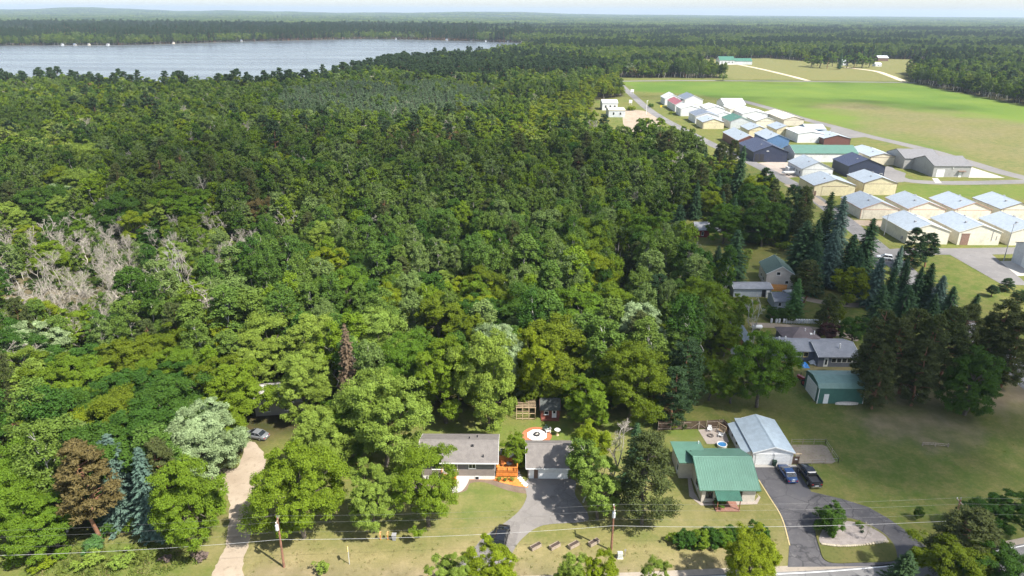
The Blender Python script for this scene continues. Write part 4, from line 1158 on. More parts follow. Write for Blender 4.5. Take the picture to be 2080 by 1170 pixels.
def canoe_mesh(L_, W_, H_):
    V = []; F = []; k = 9; n = 13
    for i in range(n):
        t = i/(n-1)*2-1; wd = W_/2*(1-abs(t)**2.4)+.015; sh = H_*(1+.35*abs(t)**3)
        for j in range(k):
            a_ = math.pi*j/(k-1)
            V.append((t*L_/2, -math.cos(a_)*wd, sh - math.sin(a_)**.7*H_*.95))
    for i in range(n-1):
        for j in range(k-1): F.append((i*k+j, i*k+j+1, (i+1)*k+j+1, (i+1)*k+j))
    return V, F
p = G(1720, 822)
cn = thing('canoe', 'pale upturned canoe lying along the green workshop wall', 'canoe', (p.x, p.y+.1, 0))
V, F = canoe_mesh(4.6, .95, .5)
o = MB().add([(x_, y_, .62-z_) for x_, y_, z_ in V], F).build('hull', plain('canoe_white', (.60,.54,.48), .5), cn, smooth=True)
MB().bar((-2.3,0,.62-.66),(2.3,0,.06),.03).build('gunwale', GREY_T, cn)
# small white shelter right of the workshop
p = G(1842, 812)
sh = thing('garden_shelter', 'small white shelter with flat roof in front of the dark pines', 'shelter', (p.x, p.y, 0))
for x_ in (0, 2.1):
    for y_ in (0, 1.6): bx('post', sh, x_, x_+.1, y_, y_+.1, 0, 2.0, WHITE)
MB().extrude([(-.3,2.0),(2.0,2.35),(2.0,2.43),(-.3,2.08)], -.3, 2.5, 'X').build('roof', plain('shelter_roof', (.50,.46,.42)), sh)
bx('side_panel', sh, 1.4, 2.18, -.03, -.005, .2, 1.9, WHITE)
bx('crate', sh, .2, 1.3, .2, 1.2, 0, .9, DARK_T)

# ------------------------------------------------------------------ long grey house and neighbours
R_SH = ground_tex('blue_grey_shingles', (.19,.205,.235), (.235,.25,.28), (.15,.16,.185), .7, 4.0, .9, .3)
R_DK = ground_tex('dark_purple_shingles', (.105,.09,.095), (.135,.115,.12), (.08,.07,.075), .7, 4.0, .9, .3)
SLATEW = plain('slate_blue_siding', (.13,.145,.18), .7, .07, 1.5, rib='Z', ribdist=.2)
a = G(1660, 745); b = G(1740, 745); w = b.x-a.x
LH = thing('long_house', 'long slate grey house with a strip of porch windows', 'house', (a.x, a.y, 0))
wall_roof(LH, w, 8.4, 2.6, 3.9, 'X', SLATEW, R_SH, WHITE, over=.45, rake=.3)
wall_roof(LH, 9.5, 6.4, 2.6, 3.75, 'X', SLATEW, R_SH, None, x0=-9.5, y0=2.6, over=.4, rake=.2)
for i in range(7): window(LH, 2.9+i*1.15, 1.15, .9, .95, mullion=False, sill=False)
bx('entry_door', LH, 1.2, 2.15, -.07, -.005, .1, 2.2, WHITE); window(LH, 1.45, .6, .45, 1.3, y=-.07, mullion=False, sill=False)
window(LH, -3.6, 1.2, .9, 1.0, y=2.6, mullion=False); window(LH, -2.2, 1.2, .9, 1.0, y=2.6, fm=plain('yellow_frame', (.70,.55,.25)), mullion=False)
for x_, y_ in ((5.2,2.2),(-7.0,5.5),(-5.5,5.8)): MB().tube([(x_,y_,3.2),(x_,y_,4.6)], .16, 8).build('vent_pipe', WHITE, LH)
# hip roofed house behind
a = G(1600, 716); b = G(1668, 716); w = b.x-a.x
HH = thing('hip_roofed_house', 'house with a dark purple grey hip roof behind the long grey house', 'house', (a.x, a.y, 0))
bx('wall', HH, 0, w, 0, 8, 0, 2.6, SLATEW)
o_ = .5
MB().add([(-o_,-o_,2.5),(w+o_,-o_,2.5),(w+o_,8+o_,2.5),(-o_,8+o_,2.5),(3.6,4,4.6),(w-3.6,4,4.6)], [(0,1,5,4),(1,2,5),(2,3,4,5),(3,0,4),(0,3,2,1)]).build('roof', R_DK, HH)
MB().tube([(4.5,3,3.6),(4.5,3,4.6)], .12).build('vent_pipe', WHITE, HH); MB().tube([(6.5,2.6,3.4),(6.5,2.6,4.3)], .12).build('vent_pipe', WHITE, HH)
bx('vent_box', HH, 5.3, 5.8, 1.9, 2.3, 3.4, 3.9, WHITE)
# barn with steep slate roof
p = G(1479, 716)
BN = thing('small_barn', 'small barn with steep slate roof and orange brown gable', 'barn', (p.x-1.0, p.y, 0), -.35)
ORB = plain('orange_brown_boards', (.40,.20,.11), .8, .15, rib='X', ribdist=.25)
wall_roof(BN, 4.6, 6.5, 2.6, 5.6, 'Y', ORB, plain('slate_roof', (.16,.20,.22), .5, .1, 1, rib='Y', ribdist=.5), BROWN_T, over=.5, rake=.4)
bx('gable_panel', BN, 1.4, 4.3, -.06, -.005, 0, 2.4, LGSHEET); window(BN, 1.9, 3.1, .8, .9, mullion=False)
p = G(1480, 672)
BD = thing('storage_shed', 'black and white striped storage shed behind the small barn', 'shed', (p.x, p.y, 0))
wall_roof(BD, 2.9, 2.6, 2.2, 2.9, 'Y', DARK_T, plain('dark_felt', (.06,.06,.065)), None)
for i in range(4): bx('board', BD, .1+i*.72, .5+i*.72, -.05, -.005, .1, 2.1, WHITE)
p = G(1547, 671)
tk = thing('gas_tank', 'long white gas tank lying behind the bare white birch', 'tank', (p.x-1.2, p.y, 0))
MB().tube([(-1.25,0,.95),(-1.1,0,.95),(1.1,0,.95),(1.25,0,.95)], [.2,.5,.5,.2], 16).build('tank_body', WHITE, tk, smooth=True)
for x_ in (-.7, .6): bx('foot', tk, x_, x_+.15, -.35, .35, 0, .5, GREY_T)
# white barrels
M_BARREL = plain('barrel_white', (.72,.74,.75), .45)
brl = None
bpx = [1566.5, 1576.5, 1582.5] + [1592 + i*5.1 for i in range(16)] + [1690, 1703, 1724]
for i, px in enumerate(bpx):
    p = G(px, 655.5 + (px-1566)*.02)
    lab = 'white plastic barrel in the long row along the sandy track' if 3 <= i < 19 else ['leftmost white barrel standing apart from the row','second white barrel from left before the row','third white barrel from left before the row'][i] if i < 3 else ['white barrel just right of the barrel row','white barrel second to the right beyond the row','farthest right white barrel beyond the row under the pines'][i-19]
    if brl is None:
        brl = thing('barrel', lab, 'barrel', (p.x, p.y, 0), 0, 'white barrels along the track')
        brl.scale = (.66,.66,.9)
        MB().lathe([(.36,0),(.40,.08),(.42,.3),(.41,.5),(.43,.75),(.39,1.12),(.36,1.18)], 14).build('body', M_BARREL, brl, smooth=True)
        MB().lathe([(.37,1.185),(.37,1.23)], 14).build('lid', M_BARREL, brl)
    else:
        copy_thing(brl, (p.x, p.y, 0), random.uniform(0,6), lab, (.66,.66,.9))
# beige gabled house
p = G(1554, 584)
BH = thing('gabled_house', 'two storey beige house with green roof and gable window', 'house', (p.x, p.y, 0), -.13)
PALEB = plain('pale_beige_siding', (.58,.53,.47), .75, .06, 1.5, rib='Z', ribdist=.2)
wall_roof(BH, 7.4, 9.5, 4.3, 6.5, 'Y', PALEB, plain('grey_green_shingle', (.085,.135,.115), .85, .15, 4), WHITE, over=.4, rake=.35)
window(BH, 2.6, 4.0, .9, .8); window(BH, 5.2, 1.5, .8, .8, mullion=False); window(BH, 2.5, 1.2, .9, .9, side='left', y=0); window(BH, 5.6, 1.2, .9, .9, side='left', y=0)
p = G(1489, 603)
GS = thing('grey_shed', 'low grey shed with open dark doorway left of the orange fence', 'shed', (p.x, p.y, 0))
wall_roof(GS, 10.2, 4.6, 2.5, 3.1, 'X', plain('pale_blue_grey_wall', (.36,.40,.45), .7, .08), R_SH, WHITE, over=.4, rake=.3)
bx('doorway', GS, 7.7, 8.7, -.05, -.005, 0, 2.1, DARK_T); bx('door', GS, 8.75, 9.6, -.5, -.44, 0, 2.1, WHITE)
p = G(1572, 627)
BS = thing('blue_grey_cabin', 'blue grey cabin with rolled white covers on its roof', 'cabin', (p.x, p.y, 0))
wall_roof(BS, 7.0, 5.2, 2.2, 3.5, 'X', MATS['pale_blue_grey_wall'], R_SH, WHITE, over=.4, rake=.3)
window(BS, 1.0, .8, .7, .9, mullion=False)
MB().tube([(3.2,3.2,3.75),(6.4,3.6,3.8)], .28, 8).tube([(3.6,2.5,3.7),(6.2,2.9,3.75)], .22, 8).build('rolled_cover', WHITE, BS, smooth=True)
bx('chimney', BS, 2.6, 3.0, 2.3, 2.7, 2.6, 4.2, GREY_T)
a = G(1412, 482)
RS = thing('red_shed', 'small red shed with grey roof beside the tall spruce', 'shed', (a.x, a.y, 0))
wall_roof(RS, 4.8, 5.5, 2.7, 4.6, 'X', plain('barn_red', (.22,.03,.03), .75, .1), plain('pale_grey_shingle', (.33,.34,.36), .85, .1, 3), WHITE, over=.3, rake=.25)
window(RS, 2.2, .8, .55, 1.2, mullion=False)
a = G(1362, 350)
PH = thing('playhouse', 'tiny orange wooden playhouse in a gap of the wood', 'playhouse', (a.x, a.y, 0))
wall_roof(PH, 3.4, 2.6, 2.4, 3.6, 'X', plain('playhouse_wood', (.55,.28,.12), .75), plain('playhouse_roof', (.16,.14,.14)), None)
window(PH, .5, 1.1, .6, .6, mullion=False); window(PH, 2.2, 1.1, .6, .6, mullion=False); bx('porch', PH, -.2, 4.2, -2.0, -.01, 0, .4, WOODP)
# buildings half hidden in the left wood
a = G(520, 846)
LW = thing('hidden_house', 'pale roofed house almost hidden by the trees at the end of the sandy drive', 'house', (a.x, a.y, 0), .15)
wall_roof(LW, 9, 7.5, 2.8, 4.4, 'X', GSHEET, plain('pale_shingle', (.46,.44,.42), .85, .1, 3), WHITE, over=.4)
window(LW, 1.5, 1.0, 1.2, 1.0); window(LW, 5.5, 1.0, 1.2, 1.0)
a = G(381, 852)
LS = thing('white_shed', 'white gabled shed peeping out of the left wood', 'shed', (a.x, a.y, 0), -.5)
wall_roof(LS, 3.4, 4.2, 2.4, 3.9, 'Y', WHITE, plain('cream_shingle', (.55,.50,.40), .8, .1, 3), WHITE)
bx('side_door', LS, 1.2, 2.1, -.06, -.005, 0, 2.0, ORB)

# ------------------------------------------------------------------ trees: prototypes
def unit(a):
    return a / np.maximum(np.linalg.norm(a, axis=-1, keepdims=True), 1e-9)

def cards(C, Nn, S, asp, rng, dirv=None, fold=.22):
    """One small folded leaf spray (quad) per centre."""
    n = len(C)
    Nn = unit(Nn)
    t = rng.normal(size=(n,3)) if dirv is None else dirv + rng.normal(size=(n,3))*.25
    t = unit(t - Nn*np.sum(t*Nn, 1, keepdims=True)); b = np.cross(Nn, t)
    S = S[:,None]; asp = asp if np.isscalar(asp) else asp[:,None]
    V = np.empty((n,4,3))
    V[:,0] = C - t*S; V[:,2] = C + t*S
    V[:,1] = C + b*S*asp - Nn*S*fold; V[:,3] = C - b*S*asp - Nn*S*fold
    F = np.arange(n*4).reshape(n,4)
    return V.reshape(-1,3), F

def tubes(paths, k=6):
    """Tapered limbs: list of (points, radii) -> vertices, quads."""
    V = []; F = []; o = 0
    for pts, rad in paths:
        pts = np.asarray(pts, float); n = len(pts)
        d = np.gradient(pts, axis=0); d = unit(d)
        ref = np.where(np.abs(d[:,2:3]) > .9, np.array([[1.,0,0]]), np.array([[0,0,1.]]))
        u = unit(np.cross(d, ref)); v = np.cross(d, u)
        a = np.arange(k)*2*np.pi/k
        ring = pts[:,None,:] + (u[:,None,:]*np.cos(a)[None,:,None] + v[:,None,:]*np.sin(a)[None,:,None])*np.asarray(rad)[:,None,None]
        V.append(ring.reshape(-1,3))
        for i in range(n-1):
            for j in range(k): F.append((o+i*k+j, o+i*k+(j+1)%k, o+(i+1)*k+(j+1)%k, o+(i+1)*k+j))
        o += n*k
    return np.concatenate(V), np.array(F)

def limb(a, b, r0, r1, rng, n=5, sag=.12):
    a = np.asarray(a, float); b = np.asarray(b, float); L_ = np.linalg.norm(b-a)
    t = np.linspace(0,1,n)[:,None]
    p = a + (b-a)*t + rng.normal(size=(n,3))*L_*.035*np.sin(t*np.pi) + np.array([0,0,1])*L_*sag*np.sin(t*np.pi)
    return p, np.linspace(r0, r1, n)

class Proto:
    leaf = None; _join = None
    @property
    def join(s):
        """Whole tree as one mesh, for the forest masses."""
        if s._join is None:
            Vl, Fl, tint, Vt, Ft, lm, tm, name = s.data
            s._join = np_mesh(name, np.concatenate([Vl, Vt]), np.concatenate([Fl, Ft+len(Vl)]), [lm, tm],
                     tint=np.concatenate([tint, np.full(len(Vt), .5)]), matidx=np.concatenate([np.zeros(len(Fl)), np.ones(len(Ft))]))
        return s._join
    @join.setter
    def join(s, v): s._join = v
def finish(name, Vl, Fl, tint, Vt, Ft, lm, tm, h, r):
    p = Proto(); p.h = h; p.r = r; p.leaf = lm
    p.data = (Vl, Fl, tint, Vt, Ft, lm, tm, name)
    p.crown = np_mesh(name+'_crown', Vl, Fl, L_TREE, tint=tint)
    p.trunk = np_mesh(name+'_trunk', Vt, Ft, tm, smooth=True)
    return p

def clump_leaves(Cc, Rc, per, size, rng, asp=.62, flat=1.0, up=.35, out=None, outw=.5, rnd=.55):
    nC = len(Cc)
    idx = np.repeat(np.arange(nC), per); n = len(idx)
    dv = unit(rng.normal(size=(n,3)))
    dv[:,2] = np.where(dv[:,2] < -.25, -dv[:,2]*.6, dv[:,2])
    rr = rng.random(n)**.45
    C = Cc[idx] + dv*Rc[idx,None]*rr[:,None]*np.array([1,1,flat])
    nn = dv*.6 + np.array([0,0,up]) + rng.normal(size=(n,3))*rnd
    if out is not None: nn = nn + out[idx]*outw
    S = size*rng.uniform(.65,1.35,n)
    V, F = cards(C, nn, S, asp, rng)
    ct = rng.random(nC)
    tint = np.repeat(np.clip(ct[idx]*.7 + rng.random(n)*.3, 0, 1), 4)
    return V, F, tint

def broadleaf(name, seed, h, r, nlobe, nsub, per, size, lm, tm, base=.1, lobes=.2, sub=.35, fill=.2):
    """Crown of big lobes, each a cluster of leafy sub-clumps with gaps between."""
    rng = np.random.default_rng(seed)
    cz = h*(1+base)/2; az = h*(1-base)/2
    i = np.arange(nlobe)+.5
    zz = 1 - 1.72*i/nlobe; ang = i*2.39996 + rng.uniform(0,6.28)
    d = np.stack([np.sqrt(1-zz*zz)*np.cos(ang), np.sqrt(1-zz*zz)*np.sin(ang), zz], 1) + rng.normal(size=(nlobe,3))*.16
    d = unit(d)
    ph = np.arctan2(d[:,1], d[:,0]); el = np.arcsin(np.clip(d[:,2],-1,1))
    k1, k2, k3 = rng.uniform(0,6.28,3)
    lob = 1 + lobes*np.sin(2*ph+k1)*np.cos(el) + lobes*.7*np.sin(3*ph+3*el+k2) + rng.normal(size=nlobe)*.08
    RL = r*rng.uniform(.22,.44,nlobe)
    f = np.where(rng.random(nlobe) < fill, rng.uniform(.15,.5,nlobe), rng.uniform(.60,.78,nlobe))
    LC = d*np.array([r,r,az])*(f*lob)[:,None] + np.array([0,0,cz])
    narrow = np.clip((LC[:,2]/h - base)/.22, .6, 1); LC[:,:2] *= narrow[:,None]
    li = np.repeat(np.arange(nlobe), nsub); n = len(li)
    sd = unit(d[li]*.75 + np.array([0,0,.35]) + rng.normal(size=(n,3))*.75)
    C = LC[li] + sd*(RL[li]*rng.uniform(.55,1.02,n))[:,None]*np.array([1,1,.8])
    C[:,2] = np.maximum(C[:,2], h*.03)
    Rc = RL[li]*rng.uniform(.8,1.25,n)*sub
    V, F, tint = clump_leaves(C, Rc, per, size, rng, out=unit(sd+d[li]*.6), outw=.5, flat=.95, rnd=.75)
    lt = rng.random(nlobe); tint = np.clip(tint*.65 + np.repeat(lt[np.repeat(li, per)], 4)*.35, 0, 1)
    paths = [limb((0,0,-.3), (rng.normal()*.3, rng.normal()*.3, h*.66), .026*h, .009*h, rng, 7, 0)]
    for q in rng.choice(nlobe, min(18, nlobe), replace=False):
        z0 = min(h*rng.uniform(.16,.5), LC[q,2]); paths.append(limb((0,0,z0), LC[q], .009*h, .003*h, rng, 5, .08))
    Vt, Ft = tubes(paths, 7)
    return finish(name, V, F, tint, Vt, Ft, lm, tm, h, r)

def aspen(name, seed, h, r, nclump, per, size, lm, tm, base=.34):
    rng = np.random.default_rng(seed)
    t = rng.random(nclump)**.85
    z = h*(base + (1-base)*t*.97)
    prof = r*np.sqrt(np.clip(1-((t-.46)/.60)**2, .03, 1))
    a = rng.uniform(0,6.28,nclump); q = np.sqrt(rng.random(nclump))
    lean = np.array([rng.normal()*.4, rng.normal()*.4])
    C = np.stack([np.cos(a)*q*prof+lean[0]*t, np.sin(a)*q*prof+lean[1]*t, z], 1)
    Rc = rng.uniform(.45,.85,nclump)*r*.42
    V, F, tint = clump_leaves(C, Rc, per, size, rng, flat=1.5, up=.25, asp=.6)
    paths = [limb((0,0,-.3), (lean[0]*.8,lean[1]*.8,h*.95), .0095*h, .002*h, rng, 8, 0)]
    for i in rng.choice(nclump, min(12, nclump), replace=False):
        zz = max(h*.25, C[i,2]-h*.12); paths.append(limb((lean[0]*.6*zz/h,lean[1]*.6*zz/h,zz), C[i], .003*h, .001*h, rng, 4, -.05))
    Vt, Ft = tubes(paths, 5)
    return finish(name, V, F, tint, Vt, Ft, lm, tm, h, r)

def spruce(name, seed, h, r, layers, size, lm, tm, thin=1.0, droop=.22, base=.05):
    rng = np.random.default_rng(seed)
    C = []; D = []; S = []; T = []; paths = [limb((0,0,-.3),(0,0,h*.98), .013*h, .002*h, rng, 6, 0)]
    for i in range(layers):
        t = (i+.5)/layers
        z = h*(base + (1-base)*t)
        R_ = r*(1-t)**.66*min(1, .72+t*2.2)*rng.uniform(.82,1.12) + .10
        nb = max(5, int((11-4*t)*thin)); ph = rng.uniform(0,6.28)
        for j in range(nb):
            a = ph + 6.283*j/nb + rng.normal()*.12
            L_ = R_*rng.uniform(.58,1.22); dd = np.array([math.cos(a), math.sin(a), 0])
            m = max(3, int(L_/(size*.62)))
            tt = rng.random()
            for q in range(m):
                u = (q+.6)/m
                p = dd*L_*u + np.array([0,0,z - droop*L_*u**1.3 + .10*L_*max(0,u-.7)])
                for s in (-1, 0, 1):
                    side = np.array([-dd[1],dd[0],0])*s*(.55*L_*.42*(1-u)+.12*size)
                    C.append(p+side+rng.normal(size=3)*size*.13); D.append(dd + np.array([-dd[1],dd[0],0])*s*.6 + np.array([0,0,-droop*.8])); S.append(size*rng.uniform(.75,1.2)*(1-.25*u)); T.append(tt*.5+u*.5)
            if i % 3 == 0 and j % 2 == 0: paths.append(([(0,0,z),(dd[0]*L_*.6,dd[1]*L_*.6,z-droop*L_*.5)], [.004*h,.001*h]))
    for k in range(8): C.append(np.array([0,0,h*(1-.03*k/8)-.05])+rng.normal(size=3)*.05); D.append(np.array([rng.normal()*.3,rng.normal()*.3,1.])); S.append(size*.5); T.append(.9)
    C = np.array(C); D = np.array(D); S = np.array(S)
    out = unit(C*np.array([1,1,0])+1e-6)
    Nn = np.array([0,0,1.]) + out*.55 + rng.normal(size=C.shape)*.35
    V, F = cards(C, Nn, S, .42, rng, dirv=unit(D)*1.6, fold=.3)
    tint = np.repeat(np.array(T), 4)
    Vt, Ft = tubes(paths, 6)
    return finish(name, V, F, tint, Vt, Ft, lm, tm, h, r)

def pine(name, seed, h, r, nclump, per, size, lm, tm, base=.28, conic=.5):
    rng = np.random.default_rng(seed)
    t = rng.random(nclump)
    z = h*(base + (1-base)*t*.97)
    prof = r*((1-t)**conic*.85 + .15)*np.clip(t/.12,.5,1)
    a = rng.uniform(0,6.28,nclump); q = .25+.75*rng.random(nclump)**.6
    C = np.stack([np.cos(a)*q*prof, np.sin(a)*q*prof, z], 1)
    Rc = rng.uniform(.7,1.25,nclump)*r*.23*(1-.3*t)
    idx = np.repeat(np.arange(nclump), per); n = len(idx)
    dv = unit(rng.normal(size=(n,3)))
    P = C[idx] + dv*Rc[idx,None]*(rng.random(n)**.5)[:,None]*np.array([1,1,.55])
    Nn = dv*.5 + np.array([0,0,.5]) + rng.normal(size=(n,3))*.6
    V, F = cards(P, Nn, size*rng.uniform(.7,1.3,n), .26, rng, dirv=unit(dv+np.array([0,0,.5]))*1.3)
    ct = rng.random(nclump)
    tint = np.repeat(np.clip(ct[idx]*.6+rng.random(n)*.4,0,1),4)
    paths = [limb((0,0,-.3),(rng.normal()*.3,rng.normal()*.3,h*.97), .016*h, .003*h, rng, 8, 0)]
    for i in range(min(nclump, 34)):
        paths.append(limb((0,0,C[i,2]-.06*h*q[i]), C[i], .0045*h, .0015*h, rng, 4, -.04))
    Vt, Ft = tubes(paths, 6)
    return finish(name, V, F, tint, Vt, Ft, lm, tm, h, r)

def bare(name, seed, h, r, tm, up=.55, n0=14, stems=1):
    """Leafless tree: trunk, limbs and fine twigs as tapered tubes."""
    rng = np.random.default_rng(seed)
    trunk = []; big = []; fine = []
    def grow(p, d, L_, rad, lev):
        e = p + d*L_
        (big if lev > 1 else fine).append(limb(p, e, rad, rad*.45, rng, 4 if lev > 1 else 3, .05))
        if lev <= 0: return
        for k in range((0,4,5,5)[lev]):
            q = p + (e-p)*rng.uniform(.3,1.0)
            nd = unit(d + rng.normal(size=3)*.5 + np.array([0,0,.22]))
            grow(q, nd, L_*rng.uniform(.40,.62), max(rad*.5, .013), lev-1)
    for s_ in range(stems):
        off = rng.normal(size=2)*(.5 if stems > 1 else 0); ln = rng.normal(size=2)*(1.2 if stems > 1 else .5)
        tr = limb((off[0],off[1],-.3), (off[0]+ln[0],off[1]+ln[1],h*rng.uniform(.82,.97)), .011*h, .0025*h, rng, 9, 0); trunk.append(tr)
        for i in range(n0//stems):
            t = rng.uniform(.32,1.0); p = tr[0][min(8,int(t*8.99))]
            a = rng.uniform(0,6.28); d = unit(np.array([math.cos(a), math.sin(a), up+rng.random()*.8]))
            grow(p, d, r*rng.uniform(.7,1.1)*(1.3-t*.75), .0042*h, 3)
    Vt, Ft = tubes(trunk, 7); Vb, Fb = tubes(big, 4); Vf, Ff = tubes(fine, 3)
    Vb, Fb = np.concatenate([Vb,Vf]), np.concatenate([Fb, Ff+len(Vb)])
    p = Proto(); p.h = h; p.r = r
    p.crown = np_mesh(name+'_branches', Vb, Fb, tm); p.trunk = np_mesh(name+'_trunk', Vt, Ft, tm, smooth=True)
    p.join = np_mesh(name, np.concatenate([Vb,Vt]), np.concatenate([Fb,Ft+len(Vb)]), tm)
    return p

# leaf and bark colours
L_OAK = foliage('leaf_mid_green', (.068,.130,.011), (.128,.186,.014), (.30,.38,.032))
L_YEL = foliage('leaf_yellow_green', (.135,.184,.010), (.172,.214,.013), (.35,.41,.03))
L_DRK = foliage('leaf_dark_green', (.036,.088,.013), (.060,.116,.016), (.14,.21,.032))
L_SIL = foliage('leaf_silvery', (.085,.125,.040), (.10,.14,.05), (.52,.58,.36), var=.62, rough=.5, spec=.2)
L_PALE = foliage('leaf_pale_green', (.100,.152,.018), (.140,.186,.024), (.41,.47,.11), var=.6, rough=.5, spec=.12)
L_ASP = foliage('leaf_aspen', (.068,.130,.022), (.116,.174,.030), (.23,.29,.06), rough=.6)
L_SPR = foliage('needle_blue_green', (.028,.062,.024), (.044,.084,.034), (.095,.150,.080), trans=.12, var=.6)
L_SPRL = foliage('needle_bright_green', (.075,.16,.045), (.09,.18,.05), (.16,.26,.09), trans=.2, var=.6)
L_BSP = foliage('needle_silver_blue', (.055,.095,.070), (.065,.105,.080), (.17,.23,.19), trans=.12, var=.65)
L_PIN = foliage('needle_olive', (.055,.075,.022), (.078,.092,.030), (.14,.145,.06), trans=.12, var=.6)
L_PIN2 = foliage('needle_dark_green', (.026,.055,.022), (.042,.075,.028), (.075,.11,.045), trans=.12, var=.6)
L_BRN = foliage('needle_dead_brown', (.125,.100,.038), (.140,.110,.042), (.25,.20,.085), trans=.1)
L_RUST = foliage('needle_rust', (.135,.098,.062), (.15,.108,.07), (.25,.19,.13), trans=.1)
L_PLUM = foliage('leaf_plum', (.045,.022,.022), (.05,.025,.025), (.09,.05,.04))
L_OLIVE = foliage('leaf_olive', (.084,.124,.010), (.112,.148,.012), (.21,.27,.022))
L_ASP2 = foliage('leaf_aspen_pale', (.12,.18,.045), (.15,.21,.06), (.28,.35,.13), rough=.6)
L_ASP3 = foliage('leaf_aspen_yellow', (.11,.18,.012), (.14,.21,.016), (.26,.34,.03), rough=.6)
B_GREY = bark('bark_grey', (.10,.085,.07), (.17,.145,.12)); B_PALE = bark('bark_pale', (.40,.38,.33), (.55,.53,.47)); B_RED = bark('bark_red', (.22,.11,.065), (.30,.16,.10)); B_DEAD = bark('bark_dead', (.33,.295,.245), (.46,.425,.365)); B_WHITE = bark('bark_white', (.42,.40,.37), (.54,.52,.48))

OAKS = [broadleaf(f'oak_{i}', 20+i, 16, [6.4,5.6,7.2,6.0,5.2][i], [46,40,52,40,36][i], 12, 160, .122, L_OAK, B_GREY, base=[-.02,.05,.02,-.05,.0][i], lobes=[.18,.26,.22,.30,.24][i]) for i in range(5)]
OAKL = [broadleaf(f'oak_light_{i}', 30+i, 16, [6.0,5.4,6.6,5.0][i], 24, 8, 34, .36, L_OAK, B_GREY, base=.12, lobes=.2) for i in range(4)]
ASPS = [aspen(f'aspen_{i}', 40+i, 18, [2.9,2.5,3.2][i], 80, 110, .17, L_ASP, B_PALE) for i in range(3)]
ASPL = [aspen(f'aspen_light_{i}', 50+i, 18, [2.9,2.5,3.3][i], 55, 60, .30, L_ASP, B_PALE) for i in range(3)]
SPRS = [spruce(f'spruce_{i}', 60+i, 18, [4.2,3.7][i], 34, .40, L_SPR, B_GREY) for i in range(2)]
SPRL = [spruce(f'spruce_light_{i}', 64+i, 17, 3.3, 20, .7, L_SPR, B_GREY, thin=.75) for i in range(2)]
PINS = [pine(f'pine_{i}', 70+i, 18, [4.2,3.6,4.8][i], 170, 95, .25, L_PIN, B_RED, base=[.10,.34,.16][i]) for i in range(3)]
PINL = [pine(f'pine_light_{i}', 75+i, 18, [3.8,3.2][i], 55, 50, .55, L_PIN2, B_RED, base=.3) for i in range(2)]
BARE = [bare(f'bare_{i}', 80+i, 14, [3.4,2.4,4.0][i], B_DEAD, [.7,1.1,.5][i], 14, [1,3,1][i]) for i in range(3)]
SHRUB = [broadleaf(f'shrub_{i}', 97+i, 4.0, 2.4, 30, 9, 55, .10, L_DRK, B_GREY, base=-.22, lobes=.12, sub=.45) for i in range(2)]
BUSH = [broadleaf(f'bush_{i}', 90+i, 2.0, 1.4, 16, 8, 22, .085, L_OAK, B_GREY, base=.0, lobes=.2, sub=.42) for i in range(2)]
SPLAN = [pine('plantation_pine_0', 95, 16, 1.9, 34, 34, .62, foliage('needle_grey_green', (.105,.165,.080), (.125,.185,.090), (.20,.26,.13), trans=.12), B_GREY, base=.45)]

TREE_XY = []       # individually placed trees: x, y, radius
def put_tree(protos, x, y, h, r, label, name, m=None, group=None, rz=None, k=None, bm=None, cat='tree', foot='trunk', z=0.0):
    p = protos[(k if k is not None else random.randrange(len(protos))) % len(protos)]
    t = thing(name, label, cat, (x, y, z), random.uniform(0,6.283) if rz is None else rz, group)
    s = r/p.r; t.scale = (s*random.uniform(.94,1.06), s*random.uniform(.94,1.06), h/p.h)
    for nm, me, mm in (('crown', p.crown, m), (foot, p.trunk, bm)):
        o = bpy.data.objects.new(nm, me); COL.objects.link(o); o.parent = t
        if nm == 'crown' and p.leaf is not None: o.color = leaf_colour(mm or p.leaf)
        elif mm is not None:
            o.material_slots[0].link = 'OBJECT'; o.material_slots[0].material = mm
    return t

def tree_at(protos, px, py, h, r, label, name='broadleaf_tree', m=None, group=None, rz=None, k=None, bm=None, cat='tree'):
    """Tree of height h whose top shows at (px, py) in the photograph."""
    p = G(px, py, h*.97)
    TREE_XY.append((p.x, p.y, r))
    return put_tree(protos, p.x, p.y, h, r, label, name, m, group, rz, k, bm, cat)

# --- the trees one can point at, foreground first
GF_ = 'broadleaf trees of the foreground'
T = tree_at
T(PINS,152,903,17.5,4.6,'brown needled pine with bare red trunk at lower left','pine_tree',L_BRN,k=1)
T(SPRS,216,887,16,4.2,'blue green spruce just right of the brown pine','spruce_tree',L_BSP,k=0)
T(SPRS,203,900,15,3.0,'slim blue green spruce half behind its larger twin at lower left','spruce_tree',L_BSP,k=1)
T(SPRS,279,914,15.5,3.4,'blue green spruce between the twin spruces and the leafy drive tree','spruce_tree',L_BSP,k=1)
T(OAKS,360,940,15,5.0,'dense bright green tree left of the sandy drive by the road',m=L_OAK,k=0)
T(OAKS,402,829,14.5,6.2,'silvery white leaved tree left of the sandy drive',m=L_SIL,k=2)
T(OAKS,30,905,14.5,6.2,'large green tree at the lower left picture edge',k=2)
T(OAKS,85,1000,10,4.2,'low green tree in front of the lower left wood',k=1)
T(OAKS,170,832,12,4.6,'yellow green tree behind the lower left spruces',m=L_YEL,k=3)
T(OAKS,12,985,13,5,'green tree cut by the left edge above the weeds',k=0)
T(OAKS,90,870,13,5.4,'dark green tree behind the brown pine',m=L_DRK,k=1)
T(OAKS,300,850,10,4.6,'green tree between spruces and silvery tree',k=1)
T(OAKS,595,918,15.5,6.0,'wide green tree right of the sandy drive',k=2)
T(OAKS,638,838,13.5,5.2,'grey green tree behind the wide tree by the sandy drive',m=L_PALE,k=0)
T(OAKS,747,944,12.5,3.8,'rounded bright green tree on the front lawn, left of the entry tree',m=L_PALE,k=1)
